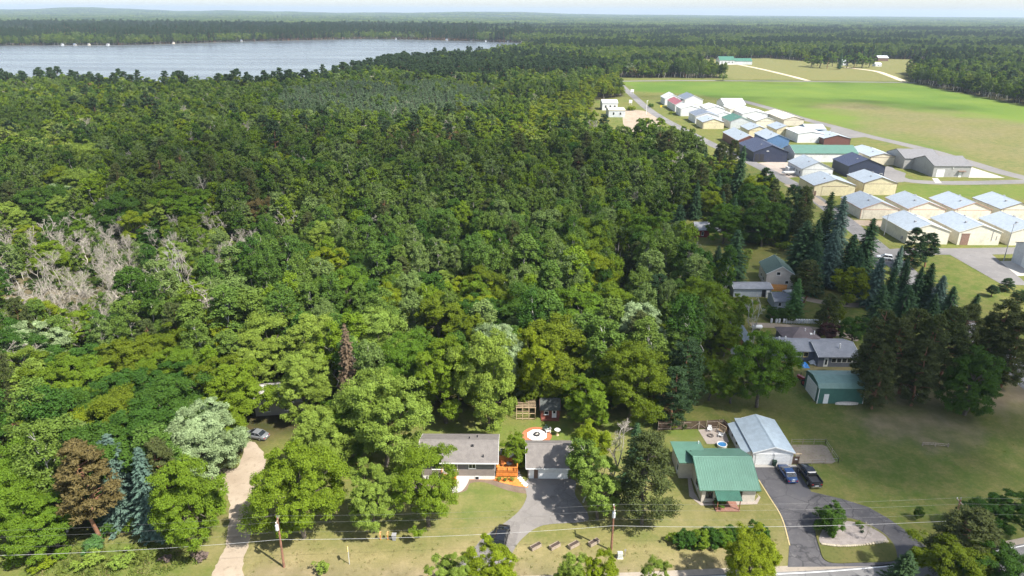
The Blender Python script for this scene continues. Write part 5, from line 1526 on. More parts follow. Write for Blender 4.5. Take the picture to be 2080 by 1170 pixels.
T(OAKS,864,915,14,4.5,'tall green tree hiding the left end of the ranch house',m=L_OAK,k=3)
T(OAKS,771,763,18,7.4,'big bright green tree at the left end of the ranch house roof',m=L_PALE,k=2)
T(OAKS,692,815,12,4.8,'green tree between the ranch house and the sandy drive',k=0)
T(OAKS,470,745,13,6.2,'green tree above the hidden pale roof',k=0)
T(OAKS,455,820,9,3.4,'small green tree just above the silvery tree',k=1)
T(OAKS,990,678,20.5,6.0,'tall pale green tree rising behind the ranch house',m=L_PALE,k=0)
T(OAKS,900,690,18,5.6,'green tree left of the tall pale tree behind the ranch house',k=1)
T(OAKS,1020,655,17,5,'silvery tree behind the tall pale one',m=L_SIL,k=3)
T(OAKS,1092,672,17,5.0,'vivid green tree behind the garden shed',m=L_YEL,k=1)
T(OAKS,1085,728,11,3.4,'yellow green tree just above the timber frame',m=L_OLIVE,k=3)
T(OAKS,1140,738,9.5,3.2,'green tree right above the garden shed',k=0)
T(OAKS,1290,704,16,6.6,'round yellow green tree right of the garden shed',m=L_OLIVE,k=2)
T(OAKS,1200,768,11.5,4.4,'green tree between garden shed and round yellow green tree',k=1)
T(OAKS,1200,852,13,3.7,'tall narrow tree along the right side of the garage',m=L_YEL,k=4)
T(BARE,1248,858,12,2.6,'grey bare tree between garage trees and olive pine','bare_tree',B_DEAD,k=1)
T(OAKS,1222,925,12,3.4,'green tree beside the driveway, nearest the middle pole',m=L_PALE,k=4)
T(ASPS,1190,905,11,2.6,'thin leaved tree touching the garage roof',m=L_ASP,k=0)
T(PINS,1322,878,17,5.0,'big olive pine with grey trunk between the two houses','pine_tree',L_PIN,k=2,bm=B_GREY)
T(SPRS,1295,862,13,2.4,'dark spruce top behind the big olive pine','spruce_tree',k=1)
T(OAKS,1048,884,6.4,2.3,'small round tree between ranch house and garage',k=0,m=L_OAK)
TREE_XY.append((G(699,666,17).x+.5, G(699,666,17).y-7, 9))
T(SPRS,699,664,19.5,2.9,'dead rust brown spruce standing among green trees','dead_spruce',L_RUST,k=1)
# trees on the near side of the road
T(OAKS,1003,1110,10,3.4,'tree in front of the dark car at the bottom edge',m=L_YEL,k=4)
T(OAKS,915,1130,8.5,2.6,'small pale tree at the bottom edge left of the dark car',m=L_PALE,k=1)
T(OAKS,1165,1130,8.5,2.4,'pale tree at the bottom edge below the planters',m=L_PALE,k=0)
T(OAKS,1222,1124,8.5,2.2,'green tree at the bottom edge below the middle pole',m=L_YEL,k=1)
T(OAKS,1335,1136,7.5,1.7,'small tree top at the bottom edge right of the utility box',m=L_PALE,k=3)
T(OAKS,1535,1084,10.5,4.0,'bright green tree at the bottom edge below the green roofed house',m=L_YEL,k=2)
T(SPRS,1848,1124,8,3.2,'dark conifer top at the bottom edge below the grass island','spruce_tree',L_PIN2,k=0)
T(PINS,1985,1040,12,5.0,'dark olive tree in the lower right corner',m=L_PIN,name='pine_tree',k=0)
T(OAKS,1955,1105,9,4.6,'brownish green tree low in the right corner',m=L_OLIVE,k=0)
T(OAKS,2040,1120,9,4.6,'sparse dark tree cut by the lower right corner',m=L_DRK,k=2)
T(OAKS,2060,1005,7,3.0,'dark bush like tree at the right edge above the road',m=L_DRK,k=1)
T(OAKS,2000,1020,6,2.4,'low dark tree left of the right edge above the road',m=L_DRK,k=3)
# right half
T(OAKS,1560,683,16,6.0,'round oak with bare trunk on the lawn left of the green workshop',m=L_OAK,k=2)
EGG = [broadleaf('egg_tree', 39, 15, 5, 52, 11, 120, .13, L_DRK, B_GREY, base=-.16, lobes=.05, fill=.3)]
T(EGG,1998,706,15,5.0,'dense dark egg shaped tree on the right lawn',m=L_DRK,k=0)
for i, (px, py, h, r) in enumerate([(1790,655,17,3.8),(1800,632,19,4.4),(1838,650,18,4.0),(1868,632,19,4.2),(1905,640,19,4.5),(1945,628,18,4.2),(1975,618,18,4.4),(2050,615,19,5.0),(2078,640,17,4.6),(1800,705,14,3.4),(1885,690,15,4),(2025,640,16,4)]):
    T(PINS,px,py,h,r,f'olive pine in the grove right of the long grey house, {["1st","2nd","5th","6th","8th","9th","10th","12th","13th","3rd","7th","11th"][i]} from left','pine_tree',group='olive pines on the right')
for i, (px, py, h, r, lab) in enumerate([(1380,418,19,4.2,'broad blue green spruce left of the red shed'),(1508,298,23,3.6,'tall dark spruce near the navy gabled hangar'),(1690,394,22,3.4,'tall spruce, left one of the close pair before the cream hangars'),
    (1717,402,22,3.4,'tall spruce, right one of the close pair before the cream hangars'),(1768,446,19,4.2,'broad dark spruce left of the lone airport pine'),(1640,452,17,4.2,'grey green spruce above the gravel track'),(1497,468,17,4.0,'big spruce left of the beige gabled house'),
    (1668,450,18,3.8,'spruce just left of the close spruce pair'),(1787,524,14,3.2,'spruce at the left end of the young spruce group'),(1815,545,12,2.8,'blue spruce beside the leftmost young spruce'),(1843,528,13,2.9,'pointed spruce in the young spruce group'),(1872,545,12,2.9,'dark spruce in the middle of the young group'),
    (1893,538,13,3.0,'tallest spruce right of the young group middle'),(1918,562,11,2.8,'spruce third from the right of the young group'),(1938,585,10,2.6,'spruce second from the right of the young group'),(1800,580,12,3.2,'wide spruce at the front of the young group'),(1850,580,11,3.0,'spruce at the front of the young group above the olive pines'),
    (1905,600,10,2.6,'low spruce at the right front of the young group'),(1700,470,17,3.6,'dark spruce below the close spruce pair'),(1735,480,15,3.4,'dark spruce right below the close spruce pair'),(1745,505,13,3.2,'spruce left of the white car'),(1660,495,15,3.6,'spruce beside the gravel track end'),(1985,598,7,1.8,'small spruce alone at the right end of the young group'),(1830,500,9,1.9,'pale blue spruce next to the lane'),(1460,500,9,2.0,'small spruce left of the big spruce near the beige house'),
    (1290,560,13,2.6,'spruce in the wood edge above the white patch'),(1310,450,14,2.8,'dark spruce at the edge of the small lawn'),(1335,480,9,1.8,'small spruce beside the small lawn'),(590,530,15,3.0,'blue green spruce, left one of the pair amid the pale bare trees'),(628,528,15,3.0,'blue green spruce, right one of the pair amid the pale bare trees'),(523,600,9,1.9,'small blue spruce below the pale bare trees')]):
    q_ = T(SPRS,px,py,h,r*random.uniform(1.1,1.5),lab,'spruce_tree',[None,None,L_PIN2,L_BSP,None][i % 5]); q_.rotation_euler[0] = random.uniform(-.05,.05); q_.rotation_euler[1] = random.uniform(-.05,.05)
T(SPRS,1624,568,11,3.0,'light green conifer right of the blue grey cabin','conifer_tree',L_SPRL,k=0)
T(SPRS,1418,368,15,3.2,'blue spruce near the playhouse','spruce_tree',k=0)
T(PINS,1560,342,17,4.6,'dark green pine before the yellow hangar','pine_tree',L_PIN2,k=0)
T(PINS,1617,376,19,5.0,'big dark pine left of the cream hangars','pine_tree',L_PIN2,k=2)
T(PINS,1470,290,15,4.2,'olive pine beside the road before the maroon hangar','pine_tree',k=0)
T(PINS,1493,285,15,3.6,'thin olive pine right beside the road','pine_tree',k=1)
T(PINS,1868,464,13,4.0,'lone dark pine in front of the cream hangar by the lane','pine_tree',L_PIN2,k=0)
T(PINS,1895,475,11,3.2,'smaller dark pine right of the lone airport pine','pine_tree',L_PIN2,k=1)
T(PINS,1400,690,16,4.4,'grey green pine left of the small barn','pine_tree',L_PIN2,k=2)
T(PINS,1375,745,13,3.6,'grey green pine at the lawn edge below the small barn','pine_tree',L_PIN2,k=0)
T(PINS,1340,560,14,4,'dark pine above the grey green trees by the small barn','pine_tree',L_PIN2,k=1)
T(PINS,1645,530,14,4,'olive pine by the gravel track','pine_tree',k=1)
T(PINS,1690,600,10,3.2,'olive pine behind the row of barrels','pine_tree',k=0)
for px, py, h, r, m, lab, k in [(1560,408,16,8.0,L_DRK,'broad dark tree behind the beige gabled house',2),(1478,415,14,6.2,L_OAK,'dark green tree right of the red shed',0),(1735,543,11,4.6,L_YEL,'bright yellow green tree among the spruces',1),
    (1425,568,15,6.5,L_OAK,'large green tree below the small lawn',2),(1465,600,13,5.6,L_OAK,'green tree left of the low grey shed',0),(1390,600,14,5.5,L_DRK,'dark green tree left of the large one below the small lawn',1),(1508,600,8,3.2,L_OAK,'small green tree hiding part of the low grey shed',1),
    (1300,618,17,6.4,L_SIL,'grey silvery tree above the round yellow green one',0),(1440,540,8,3.4,L_OAK,'small green tree at the lower end of the small lawn',3),(1500,500,11,4,L_PALE,'pale tree behind the big spruce of the beige house',1),(1210,380,14,6,L_PALE,'pale green tree in the wood left of the spruce',0),
    (1250,395,14,6,L_PALE,'pale green tree with a broad crown in the wood left of the red shed',2),(1440,355,12,4.6,L_OAK,'green tree below the playhouse',1),(1478,660,8,3.0,L_OAK,'green tree just above the small barn',0),(1450,735,9,3.2,L_OAK,'low tree at the foot of the small barn',3),(1495,740,9,3,L_OAK,'low tree before the small barn',1),
    (1740,640,8,3,L_DRK,'low dark tree right of the barrels',1),(1600,626,3.6,2.2,L_DRK,'dark shrubby tree above the barrel row',0),(1572,624,3.4,2.2,L_DRK,'dark shrubby tree at the left of the barrel row',1),(1700,610,7,3.2,L_OLIVE,'thin olive tree behind the barrels',2),(1405,545,7,2.6,L_OAK,'little tree on the small lawn',3)]:
    T(OAKS,px,py,h,r,lab,m=m,k=k)
T(OAKS,1688,654,6,2.2,'dark plum coloured tree by the sandy track','plum_tree',L_PLUM,k=1)
T(BARE,1537,615,12.5,1.9,'bare white birch in front of the gas tank','bare_tree',B_WHITE,k=1,bm=B_WHITE)
T(SHRUB,1693,1030,4.3,2.5,'round dark shrub tree on the grass island','shrub_tree',L_DRK,k=0)
T(BARE,1765,1062,3.2,.9,'thin bare sapling on the stone bed of the island','bare_tree',B_DEAD,k=0)
T(OAKS,1870,1030,2.4,.8,'small dark bush on the right lawn near the right pole','bush',L_DRK,k=0,cat='bush')
for i, (px, py, h, r) in enumerate([(2050,565,4,2.2),(2020,580,3.4,1.8),(2075,590,4,2.4)]):
    T(PINS,px,py,h,r,f'low dark pine bush on the airport lawn, {["middle","left","right"][i]} of three','pine_bush',L_PIN2,group='pine bushes on the airport lawn',k=i,cat='bush')
# pale bare trees of the left wood
for i, (px, py, h, r, m) in enumerate([(505,478,17,4.2,B_DEAD),(450,492,16,3.2,B_DEAD),(375,505,15,3.0,B_DEAD),(205,500,15,2.6,B_DEAD),(90,520,15,2.4,B_DEAD),(70,535,14,3,B_DEAD),(140,560,12,4,B_DEAD),(50,580,12,4.4,B_DEAD),(230,540,12,3.5,B_DEAD),(125,590,10,4.2,B_DEAD),(20,610,11,4,B_DEAD),(160,430,12,4.2,B_DEAD),(270,640,9,4,B_DEAD),(330,525,14,2.6,B_DEAD),(595,425,13,3,B_WHITE),(255,480,15,2.2,B_DEAD),(820,305,16,2.8,B_DEAD),(200,580,10,4,B_DEAD),(85,600,10,4.5,B_DEAD),(350,500,14,2,B_WHITE),(300,560,9,3,B_DEAD),(285,780,8,4,B_DEAD),(110,655,7,2.4,B_WHITE),(635,340,14,2,B_WHITE),(320,350,13,3,B_DEAD)]):
    rowlab = ['large forked bare tree, palest one in the left wood','bare pale tree left of the large forked one','bare tree with upright branches in the left wood','slender bare tree behind the thicket of dead branches','bare trunk at the left end of the dead thicket','bare tree near the left picture edge','grey bare tree in the dead thicket middle','low spreading bare tree at the left picture edge','bare tree above the cleared brush','spreading grey bare crown beside the cleared brush','bare tree cut by the left edge over the pale crown','wide grey bare crown amid green trees at left','bare white branched shrub tree near the olive crowns','upright bare tree at the right of the dead thicket','white bare branches below the brown tops','slim bare tree above the dead thicket','silver dead spruce like tree in mid wood','grey bare crown in the cleared brush','grey bare crown left of the cleared brush','white stemmed bare tree in the left wood','small bare tree right of the dead thicket','dead branches in the dark crowns above the silvery tree','white dead stems under the pale crown at left','white bare tree in the upper middle wood','grey bare crown in the upper left wood']
    T(BARE,px,py,h,r,rowlab[i],'bare_tree',m,'bare trees of the left wood',bm=m,k=(1 if i % 3 else 0) if i else 0)
for px, py, h, r, m, lab in [(50,660,13,6.5,L_SIL,'pale silvery crown at the left edge'),(20,720,13,6,L_PALE,'pale green crown under the silvery one at the left edge'),(60,610,11,4.5,L_YEL,'yellow green crown beside the cleared brush'),(310,685,12,7,L_OLIVE,'wide olive crown left of the middle foreground'),(240,700,12,7,L_OLIVE,'dark olive crown at the left of the wide olive one'),(120,720,12,7,L_OLIVE,'olive crown over the dark left wood'),
    (385,570,14,6,L_OLIVE,'yellow olive crown beside the pale bare trees'),(345,610,13,5.5,L_ASP,'grey green crown before the yellow olive one'),(430,630,14,5.5,L_YEL,'vivid green crown right of the grey green one'),(265,425,14,5,L_YEL,'vivid yellow green crown in the left wood'),(545,640,15,6.5,L_PALE,'bright green crown below the spruce pair'),(632,642,16,6.5,L_PALE,'bright crown left of the dead rust spruce'),
    (765,634,16,6.8,L_PALE,'pale bright crown right of the dead rust spruce'),(610,720,14,5.5,L_PALE,'pale green crown beneath the bright crown left of the rust spruce'),(830,680,16,6.5,L_OAK,'green crown between rust spruce and tall pale tree'),(890,592,16,6,L_OLIVE,'yellow green crown above the ranch house wood'),(955,640,15,5,L_OLIVE,'olive crown left of the silvery tree'),(980,545,14,5,L_OLIVE,'rounded olive crown in the aspen wood'),
    (200,800,12,5,L_DRK,'dark green crown above the yellow green tree at lower left'),(330,740,12,5,L_DRK,'dark crown in the shaded left wood'),(240,760,13,6,L_DRK,'dark green clumpy crown in the left wood'),(130,790,12,6,L_DRK,'dark crown behind the lower left trees'),(430,730,13,5,L_OLIVE,'olive crown above the hidden white shed'),(500,684,13,5,L_PALE,'bright crown above the hidden house'),
    (560,400,14,5,L_BRN,'brown reddish crown in the upper middle wood'),(520,405,13,5,L_BRN,'brown crown left of its brown neighbour'),(790,270,16,5,L_BRN,'brown crown right of the dead silver tree'),(865,272,15,4.2,L_BRN,'brown crown farther right in the upper wood'),(735,285,15,3.5,L_BRN,'slim brown crown left in the upper wood'),(480,215,14,7,L_YEL,'yellow green crown far up in the left wood'),(630,215,14,7,L_OLIVE,'olive crown far up in the wood'),(130,375,14,7,L_SIL,'silvery crown in the upper left wood'),(120,700,12,6,L_DRK,'dark crown below the pale silvery one at left')]:
    T(OAKS,px,py,h,r,lab,m=m)

# ------------------------------------------------------------------ the wood: jittered planting by region
def jitter(x0, x1, y0, y1, s, seed):
    r = np.random.default_rng(seed)
    X, Y = np.meshgrid(np.arange(x0, x1, s), np.arange(y0, y1, s))
    X = X + (np.arange(X.shape[0])%2)[:,None]*s*.5
    return (X + r.uniform(-.42,.42,X.shape)*s).ravel(), (Y + r.uniform(-.42,.42,X.shape)*s).ravel()

def in_view(X, Y, m=25):
    return (Y > 60) & (np.abs(X) < Y*.80 + m)

PINEBELT = W([(690,160),(760,168),(900,185),(1060,175),(1200,168),(1250,160),(1150,120),(1090,100),(940,128),(820,142)])
PLANT = W([(530,258),(545,222),(640,212),(700,198),(800,202),(900,195),(985,215),(1010,232),(960,262),(880,268),(800,285),(640,272)])
SUNNY = W([(1040,290),(1090,235),(1180,190),(1255,165),(1285,196),(1215,210),(1215,262),(1130,300)])
ASPENW = W([(260,480),(330,380),(560,330),(760,330),(1000,340),(1300,380),(1340,520),(1330,600),(1200,700),(1080,690),(900,600),(760,640),(620,560),(420,440)])
DEADW = W([(-200,660),(-200,520),(0,500),(240,490),(520,500),(560,570),(400,650),(280,700),(150,740)])

def choose(X, Y, seed):
    """Species per planting spot: 0 oak, 1 aspen, 2 spruce, 3 pine, 4 bare, 5 plantation pine."""
    r = np.random.default_rng(seed); n = len(X); u = r.random(n)
    f1 = vnoise(X, Y, .006, 31); f2 = vnoise(X, Y, .013, 32); f3 = vnoise(X, Y, .0018, 33)
    sp = np.where(f1*.7+f2*.5+u*.5 > .35, 0, 1)
    sp = np.where(inside(ASPENW, X, Y), np.where(u < .84, 1, 0), sp)
    sp = np.where((u > .955) & (f1 > -.3), 3, sp)
    sp = np.where((u < .022), 4, sp)
    sp = np.where(inside(DEADW, X, Y), np.where(u < .62, 4, np.where(u < .82, 0, 1)), sp)
    sp = np.where(inside(WOOD2, X, Y), np.where(u < .3, 2, np.where(u < .5, 3, np.where(u < .9, 0, 1))), sp)
    sp = np.where(inside(PLANT, X, Y) & (f2+u > .2), 5, sp)
    sp = np.where(inside(PINEBELT, X, Y), np.where(u < .72, 3, 0), sp)
    sp = np.where(inside(SUNNY, X, Y), np.where(u < .8, 0, 1), sp)
    far = Y > 900
    con = f3*.8 + f1*.35 + (u-.5)*.7 + np.where((X < -100) & (Y > 1600) & (Y < 2900), .45, 0) > .28
    sp = np.where(far, np.where(con, 3, np.where(u < .45, 1, 0)), sp)
    shore = (sdist(LAKE, X, Y) > -45) & (Y < 1000)
    sp = np.where(shore & (u < .30), 3, sp)
    return sp

def height(X, Y, sp, seed):
    r = np.random.default_rng(seed)
    base = np.array([14.0, 15.5, 13, 16.0, 13, 15.0])[sp]
    h = base*np.where(sp == 0, r.uniform(.62,1.28,len(X)), np.where(sp == 3, r.uniform(.8,1.45,len(X)), r.uniform(.75,1.22,len(X))))*(1+.10*vnoise(X, Y, .008, 44))
    h = np.where(inside(DEADW, X, Y), h*.72, h)
    h = np.where(inside(SUNNY, X, Y), h*.8, h)
    h = np.where(inside(WOOD2, X, Y), h*.85, h)
    h = np.where((Y > 1650) & (Y < 3000) & (X < 60) & (sp == 3) & (vnoise(X, Y, .004, 46) > -.25), h*r.uniform(.95,1.5,len(X)), h)
    return h

NEAR_Y = 1000
X, Y = jitter(-900, 700, 70, NEAR_Y, 5.3, 5)
keep = in_view(X, Y) & is_forest(X, Y) & ~inside(HOLLOW, X, Y)
keep &= ~(inside(SLASH, X, Y) & (np.random.default_rng(3).random(len(X)) < .4))
X, Y = X[keep], Y[keep]
ind = np.array(TREE_XY)
ok = np.ones(len(X), bool)
for x_, y_ in ((G(1400,482).x, G(1400,482).y),): pass
for px, py, rad in [(1424,486,9),(1425,500,8),(1430,520,9),(1575,560,10),(1580,545,9),(1490,640,6),(1520,600,9),(1460,690,5)]:
    q = G(px, py); ok &= np.hypot(X-q.x, Y-q.y) > rad
ok &= ~(inside(WOOD2, X, Y) & (np.random.default_rng(8).random(len(X)) < .25))
for x_, y_, r_ in ind: ok &= np.hypot(X-x_, Y-y_) > min(r_*.62, 4.2)
for px, py, rad in [(520,840,9),(550,835,9),(548,862,8),(565,872,7),(385,848,5),(1098,846,4),(1130,846,4),(1068,850,4),(1364,348,5),(1372,376,4),(1240,232,10),(1255,236,10),(1207,256,7)]:
    q = G(px, py); ok &= np.hypot(X-q.x, Y-q.y) > rad
dl = strip  # (drives keep their own clearance below)
for cx_, cy_ in [(G(470,1010)), (G(500,960)), (G(515,920))] and [(G(a,b).x, G(a,b).y) for a,b in [(470,1040),(475,1000),(480,970),(505,930),(512,908)]]:
    ok &= np.hypot(X-cx_, Y-cy_) > 5.0
X, Y = X[ok], Y[ok]
SPEC = choose(X, Y, 6)
thin = ((SPEC == 0) & (np.random.default_rng(77).random(len(X)) < .42)) | ((SPEC == 1) & (np.random.default_rng(78).random(len(X)) < .22))
X, Y, SPEC = X[~thin], Y[~thin], SPEC[~thin]
HT = height(X, Y, SPEC, 7)
order = np.argsort(np.hypot(X, Y))
KINDS_ = {0: ('broadleaf_tree', OAKS, 230, 'broad crowned green tree'), 1: ('aspen_tree', ASPS, 260, 'slender pale trunked aspen'), 2: ('spruce_tree', SPRS, 60, 'spruce'), 3: ('pine_tree', PINS, 70, 'dark pine'), 4: ('bare_tree', BARE, 200, 'grey leafless tree'), 5: ('plantation_pine', SPLAN, 0, 'thin pine')}
count = {k: 0 for k in KINDS_}
single = np.zeros(len(X), bool)
ROWS = ['frontmost row', 'second row', 'third row', 'fourth row', 'fifth row', 'sixth row', 'seventh row', 'eighth row', 'ninth row', 'tenth row', 'eleventh row', 'rear rows']
def place_words(x, y):
    u = 1040 + 1387*x/(y*.9285 + 72*.3714)
    for lim, word in ((60,'at the left edge'),(170,'above the brown pine'),(300,'above the lower left spruces'),(430,'above the silvery tree'),(540,'above the sandy drive'),(640,'above the wide drive tree'),(740,'above the dead rust spruce'),(850,'left of the ranch house'),(940,'above the ranch house roof'),(1030,'above the cedar deck'),(1110,'above the timber frame'),(1180,'above the garage'),(1280,'above the olive pine'),(1400,'left of the small barn'),(1480,'near the red shed'),(1e9,'along the airport road')):
        if u < lim: break
    return f'{word}, {ROWS[min(11, int(max(0, y-95)/14))]} of the wood'
shade_pick = [L_OAK, L_OAK, L_PALE, L_DRK, L_YEL, L_OLIVE, L_OAK, L_DRK]
rr = np.random.default_rng(12)
for i in order:
    k = int(SPEC[i]); name, protos, lim, word = KINDS_[k]
    if count[k] >= lim or Y[i] > 330: continue
    count[k] += 1; single[i] = True
    h = HT[i]; m = None; bmat = None
    if k == 0:
        r_ = h*rr.uniform(.33,.50); m = shade_pick[rr.integers(len(shade_pick))]
        word2 = {'leaf_pale_green':'pale green ','leaf_dark_green':'dark green ','leaf_yellow_green':'yellow green ','leaf_olive':'olive ','leaf_mid_green':'mid green '}[m.name] + 'broad crowned tree'
    elif k == 1: r_ = h*rr.uniform(.145,.22); m = [None, None, L_ASP2, L_ASP3, L_ASP, L_DRK][rr.integers(6)]; word2 = word if m in (None, L_ASP) else {'leaf_aspen_pale':'pale leaved ','leaf_aspen_yellow':'yellow green ','leaf_dark_green':'dark leaved '}[m.name] + 'slender aspen'
    elif k == 4: r_ = h*rr.uniform(.22,.32); word2 = word
    else: r_ = h*rr.uniform(.19,.25); word2 = word
    put_tree(protos, X[i], Y[i], h, r_, f'{word2} {place_words(X[i], Y[i])}', name, m, 'trees of the wood behind the houses', bm=bmat)

# ------------------------------------------------------------------ the rest of the forest as masses
def scatter_group(nodes_name):
    ng = bpy.data.node_groups.new(nodes_name, 'GeometryNodeTree')
    ng.interface.new_socket('Geometry', in_out='INPUT', socket_type='NodeSocketGeometry')
    ng.interface.new_socket('Geometry', in_out='OUTPUT', socket_type='NodeSocketGeometry')
    return ng
def mass(name, protos, X, Y, rot, scl, idx, label, cat, z=None):
    """One forest mass: every point carries a whole tree."""
    if len(X) == 0: return
    src = bpy.data.collections.new(name+'_source')
    for i, p in enumerate(protos):
        o = bpy.data.objects.new(f'{name}_tree_{i:02d}', p.join if isinstance(p, Proto) else p); src.objects.link(o)
    me = bpy.data.meshes.new(name)
    me.vertices.add(len(X))
    Z = hills(X, Y) if z is None else z
    me.vertices.foreach_set('co', np.stack([X, Y, Z], 1).astype(np.float32).ravel())
    a = me.attributes.new('turn', 'FLOAT_VECTOR', 'POINT'); a.data.foreach_set('vector', np.stack([np.zeros(len(X)), np.zeros(len(X)), rot], 1).astype(np.float32).ravel())
    a = me.attributes.new('size', 'FLOAT_VECTOR', 'POINT'); a.data.foreach_set('vector', scl.astype(np.float32).ravel())
    a = me.attributes.new('pick', 'INT', 'POINT'); a.data.foreach_set('value', idx.astype(np.int32))
    ng = scatter_group(name)
    N = ng.nodes; L = ng.links
    gi = N.new('NodeGroupInput'); go = N.new('NodeGroupOutput')
    ci = N.new('GeometryNodeCollectionInfo'); ci.inputs[0].default_value = src; ci.inputs[1].default_value = True; ci.inputs[2].default_value = True
    ip = N.new('GeometryNodeInstanceOnPoints'); ip.inputs['Pick Instance'].default_value = True
    def na(n, t):
        q = N.new('GeometryNodeInputNamedAttribute'); q.data_type = t; q.inputs[0].default_value = n; return q.outputs[0]
    L.new(gi.outputs[0], ip.inputs['Points']); L.new(ci.outputs[0], ip.inputs['Instance'])
    L.new(na('pick', 'INT'), ip.inputs['Instance Index'])
    er = N.new('FunctionNodeEulerToRotation'); L.new(na('turn', 'FLOAT_VECTOR'), er.inputs[0]); L.new(er.outputs[0], ip.inputs['Rotation'])
    L.new(na('size', 'FLOAT_VECTOR'), ip.inputs['Scale'])
    L.new(ip.outputs[0], go.inputs[0])
    ob = bpy.data.objects.new(name, me); COL.objects.link(ob)
    md = ob.modifiers.new('scatter', 'NODES'); md.node_group = ng
    return tag(ob, label, cat, None, 'stuff')

ALLP = OAKL + ASPL + SPRL + PINL + BARE + SPLAN
OFF = {0:(0,4), 1:(4,3), 2:(7,2), 3:(9,2), 4:(11,3), 5:(14,1)}
# colour families of the broadleaf mass: re-use the light crowns with other leaves
def recolour(p, m, nm):
    q = Proto(); q.h = p.h; q.r = p.r; q.join = p.join.copy(); q.join.name = nm; q.join.materials[0] = m; return q
ALLP += [recolour(ASPL[i], m, f'aspen_crown_{j}_{i}') for j, m in enumerate((L_ASP2, L_ASP3, L_DRK)) for i in (0, 1)]
OV_ = [broadleaf(f'oval_{i}', 36+i, 17, 3.9, 22, 8, 34, .34, m, B_GREY, base=.05, lobes=.12) for i, m in enumerate((L_OAK, L_PALE))]
ALLP += OV_
ALLP += [recolour(OAKL[i], m, f'crown_{j}_{i}') for j, m in enumerate((L_PALE, L_DRK, L_YEL, L_OLIVE, L_SIL, L_BRN)) for i in (j%4, (j+1)%4)]
def build_mass(name, X, Y, sp, h, seed, label):
    r = np.random.default_rng(seed); n = len(X)
    idx = np.zeros(n, int); ph = np.zeros(n); pr = np.zeros(n)
    hh = np.array([p.h for p in ALLP]); rrad = np.array([p.r for p in ALLP])
    for k, (o, c) in OFF.items():
        s = sp == k; idx[s] = o + r.integers(0, c, s.sum())
    fa = r.random(n); s = (sp == 1) & (fa < .42); idx[s] = 15 + (fa[s]/.42*5.999).astype(int)
    s = (sp == 0) & (r.random(n) < .25) & ~inside(SUNNY, X, Y); ov = s.copy()
    fam = r.random(n); f1 = vnoise(X, Y, .01, 61)
    o0 = len(ALLP) - 12
    for j, (lo, hi) in enumerate(((0,.13),(.13,.30),(.30,.38),(.38,.50),(.50,.525),(.525,.54))):
        s = (sp == 0) & (fam > lo) & (fam <= hi); idx[s] = o0 + 2*j + r.integers(0, 2, s.sum())
    s = (sp == 0) & inside(SUNNY, X, Y) & (fam < .9); idx[s] = o0 + 4 + r.integers(0, 2, s.sum())
    idx[ov] = 21 + r.integers(0, 2, ov.sum())
    rad = h*np.choose(np.clip(sp,0,5), [r.uniform(.34,.54,n), r.uniform(.155,.22,n), r.uniform(.19,.23,n), r.uniform(.2,.27,n), r.uniform(.22,.3,n), r.uniform(.10,.13,n)])
    rad = np.where(ov, h*r.uniform(.2,.28,n), rad)
    sx = rad/rrad[idx]; sz = h/hh[idx]
    return mass(name, ALLP, X, Y, r.uniform(0,6.28,n), np.stack([sx*r.uniform(.93,1.07,n), sx*r.uniform(.93,1.07,n), sz], 1), idx, label, 'forest')
m_ = ~single
build_mass('forest', X[m_], Y[m_], SPEC[m_], HT[m_], 8, 'mixed wood between the houses and the lake')
# extra thin pines of the plantation
XP, YP = jitter(-420, 60, 380, 720, 3.4, 15)
kp = inside(PLANT, XP, YP); XP, YP = XP[kp], YP[kp]
build_mass('pine_plantation', XP, YP, np.full(len(XP), 5), np.random.default_rng(4).uniform(13,17.5,len(XP)), 9, 'dense grey green pine plantation before the lake')
# forest belts farther out
def belt(y0, y1, s, seed, name, label, hs=1.0):
    X, Y = jitter(-y1*.82, y1*.82, y0, y1, s, seed)
    k = in_view(X, Y, 60) & is_forest(X, Y); X, Y = X[k], Y[k]
    sp = choose(X, Y, seed+1); h = height(X, Y, sp, seed+2)*hs
    return build_mass(name, X, Y, sp, h, seed+3, label)
belt(NEAR_Y, 1900, 7.0, 100, 'far_forest', 'forest beyond the crossing road and along the lake')
belt(1900, 3400, 10.5, 110, 'far_forest', 'forest belt across the lake', 1.08)

# distant canopy patches
def canopy_patch(name, seed, size, n, lms, hgt):
    r = np.random.default_rng(seed); Vs = []; Fs = []; Ts = []; Ms = []; o = 0
    for i in range(n):
        c = np.array([r.uniform(-.5,.5)*size, r.uniform(-.5,.5)*size, 0]); h = hgt*r.uniform(.75,1.25); rad = h*r.uniform(.28,.42)
        con = r.random() < .3
        k = 34
        d = unit(r.normal(size=(k,3))); d[:,2] = np.abs(d[:,2])
        if con: P = c + d*np.array([rad*.55,rad*.55,h*.62])*r.uniform(.5,1,(k,1)) + np.array([0,0,h*.35])
        else: P = c + d*np.array([rad,rad,h*.5])*r.uniform(.6,1,(k,1)) + np.array([0,0,h*.48])
        V, F = cards(P, d+np.array([0,0,.4])+r.normal(size=(k,3))*.4, r.uniform(1.0,1.9,k)*hgt/15, .7, r)
        Vs.append(V); Fs.append(F+o); o += len(V); Ts.append(np.full(len(V), r.random())); Ms.append(np.full(len(F), 1 if con else 0))
    return np_mesh(name, np.concatenate(Vs), np.concatenate(Fs), lms, tint=np.concatenate(Ts), matidx=np.concatenate(Ms))
PATCH = [canopy_patch(f'canopy_{i}', 200+i, 60, 30, [[L_OAK,L_PIN2],[L_PALE,L_ASP],[L_DRK,L_PIN2],[L_PIN2,L_SPR]][i], 15) for i in range(4)]
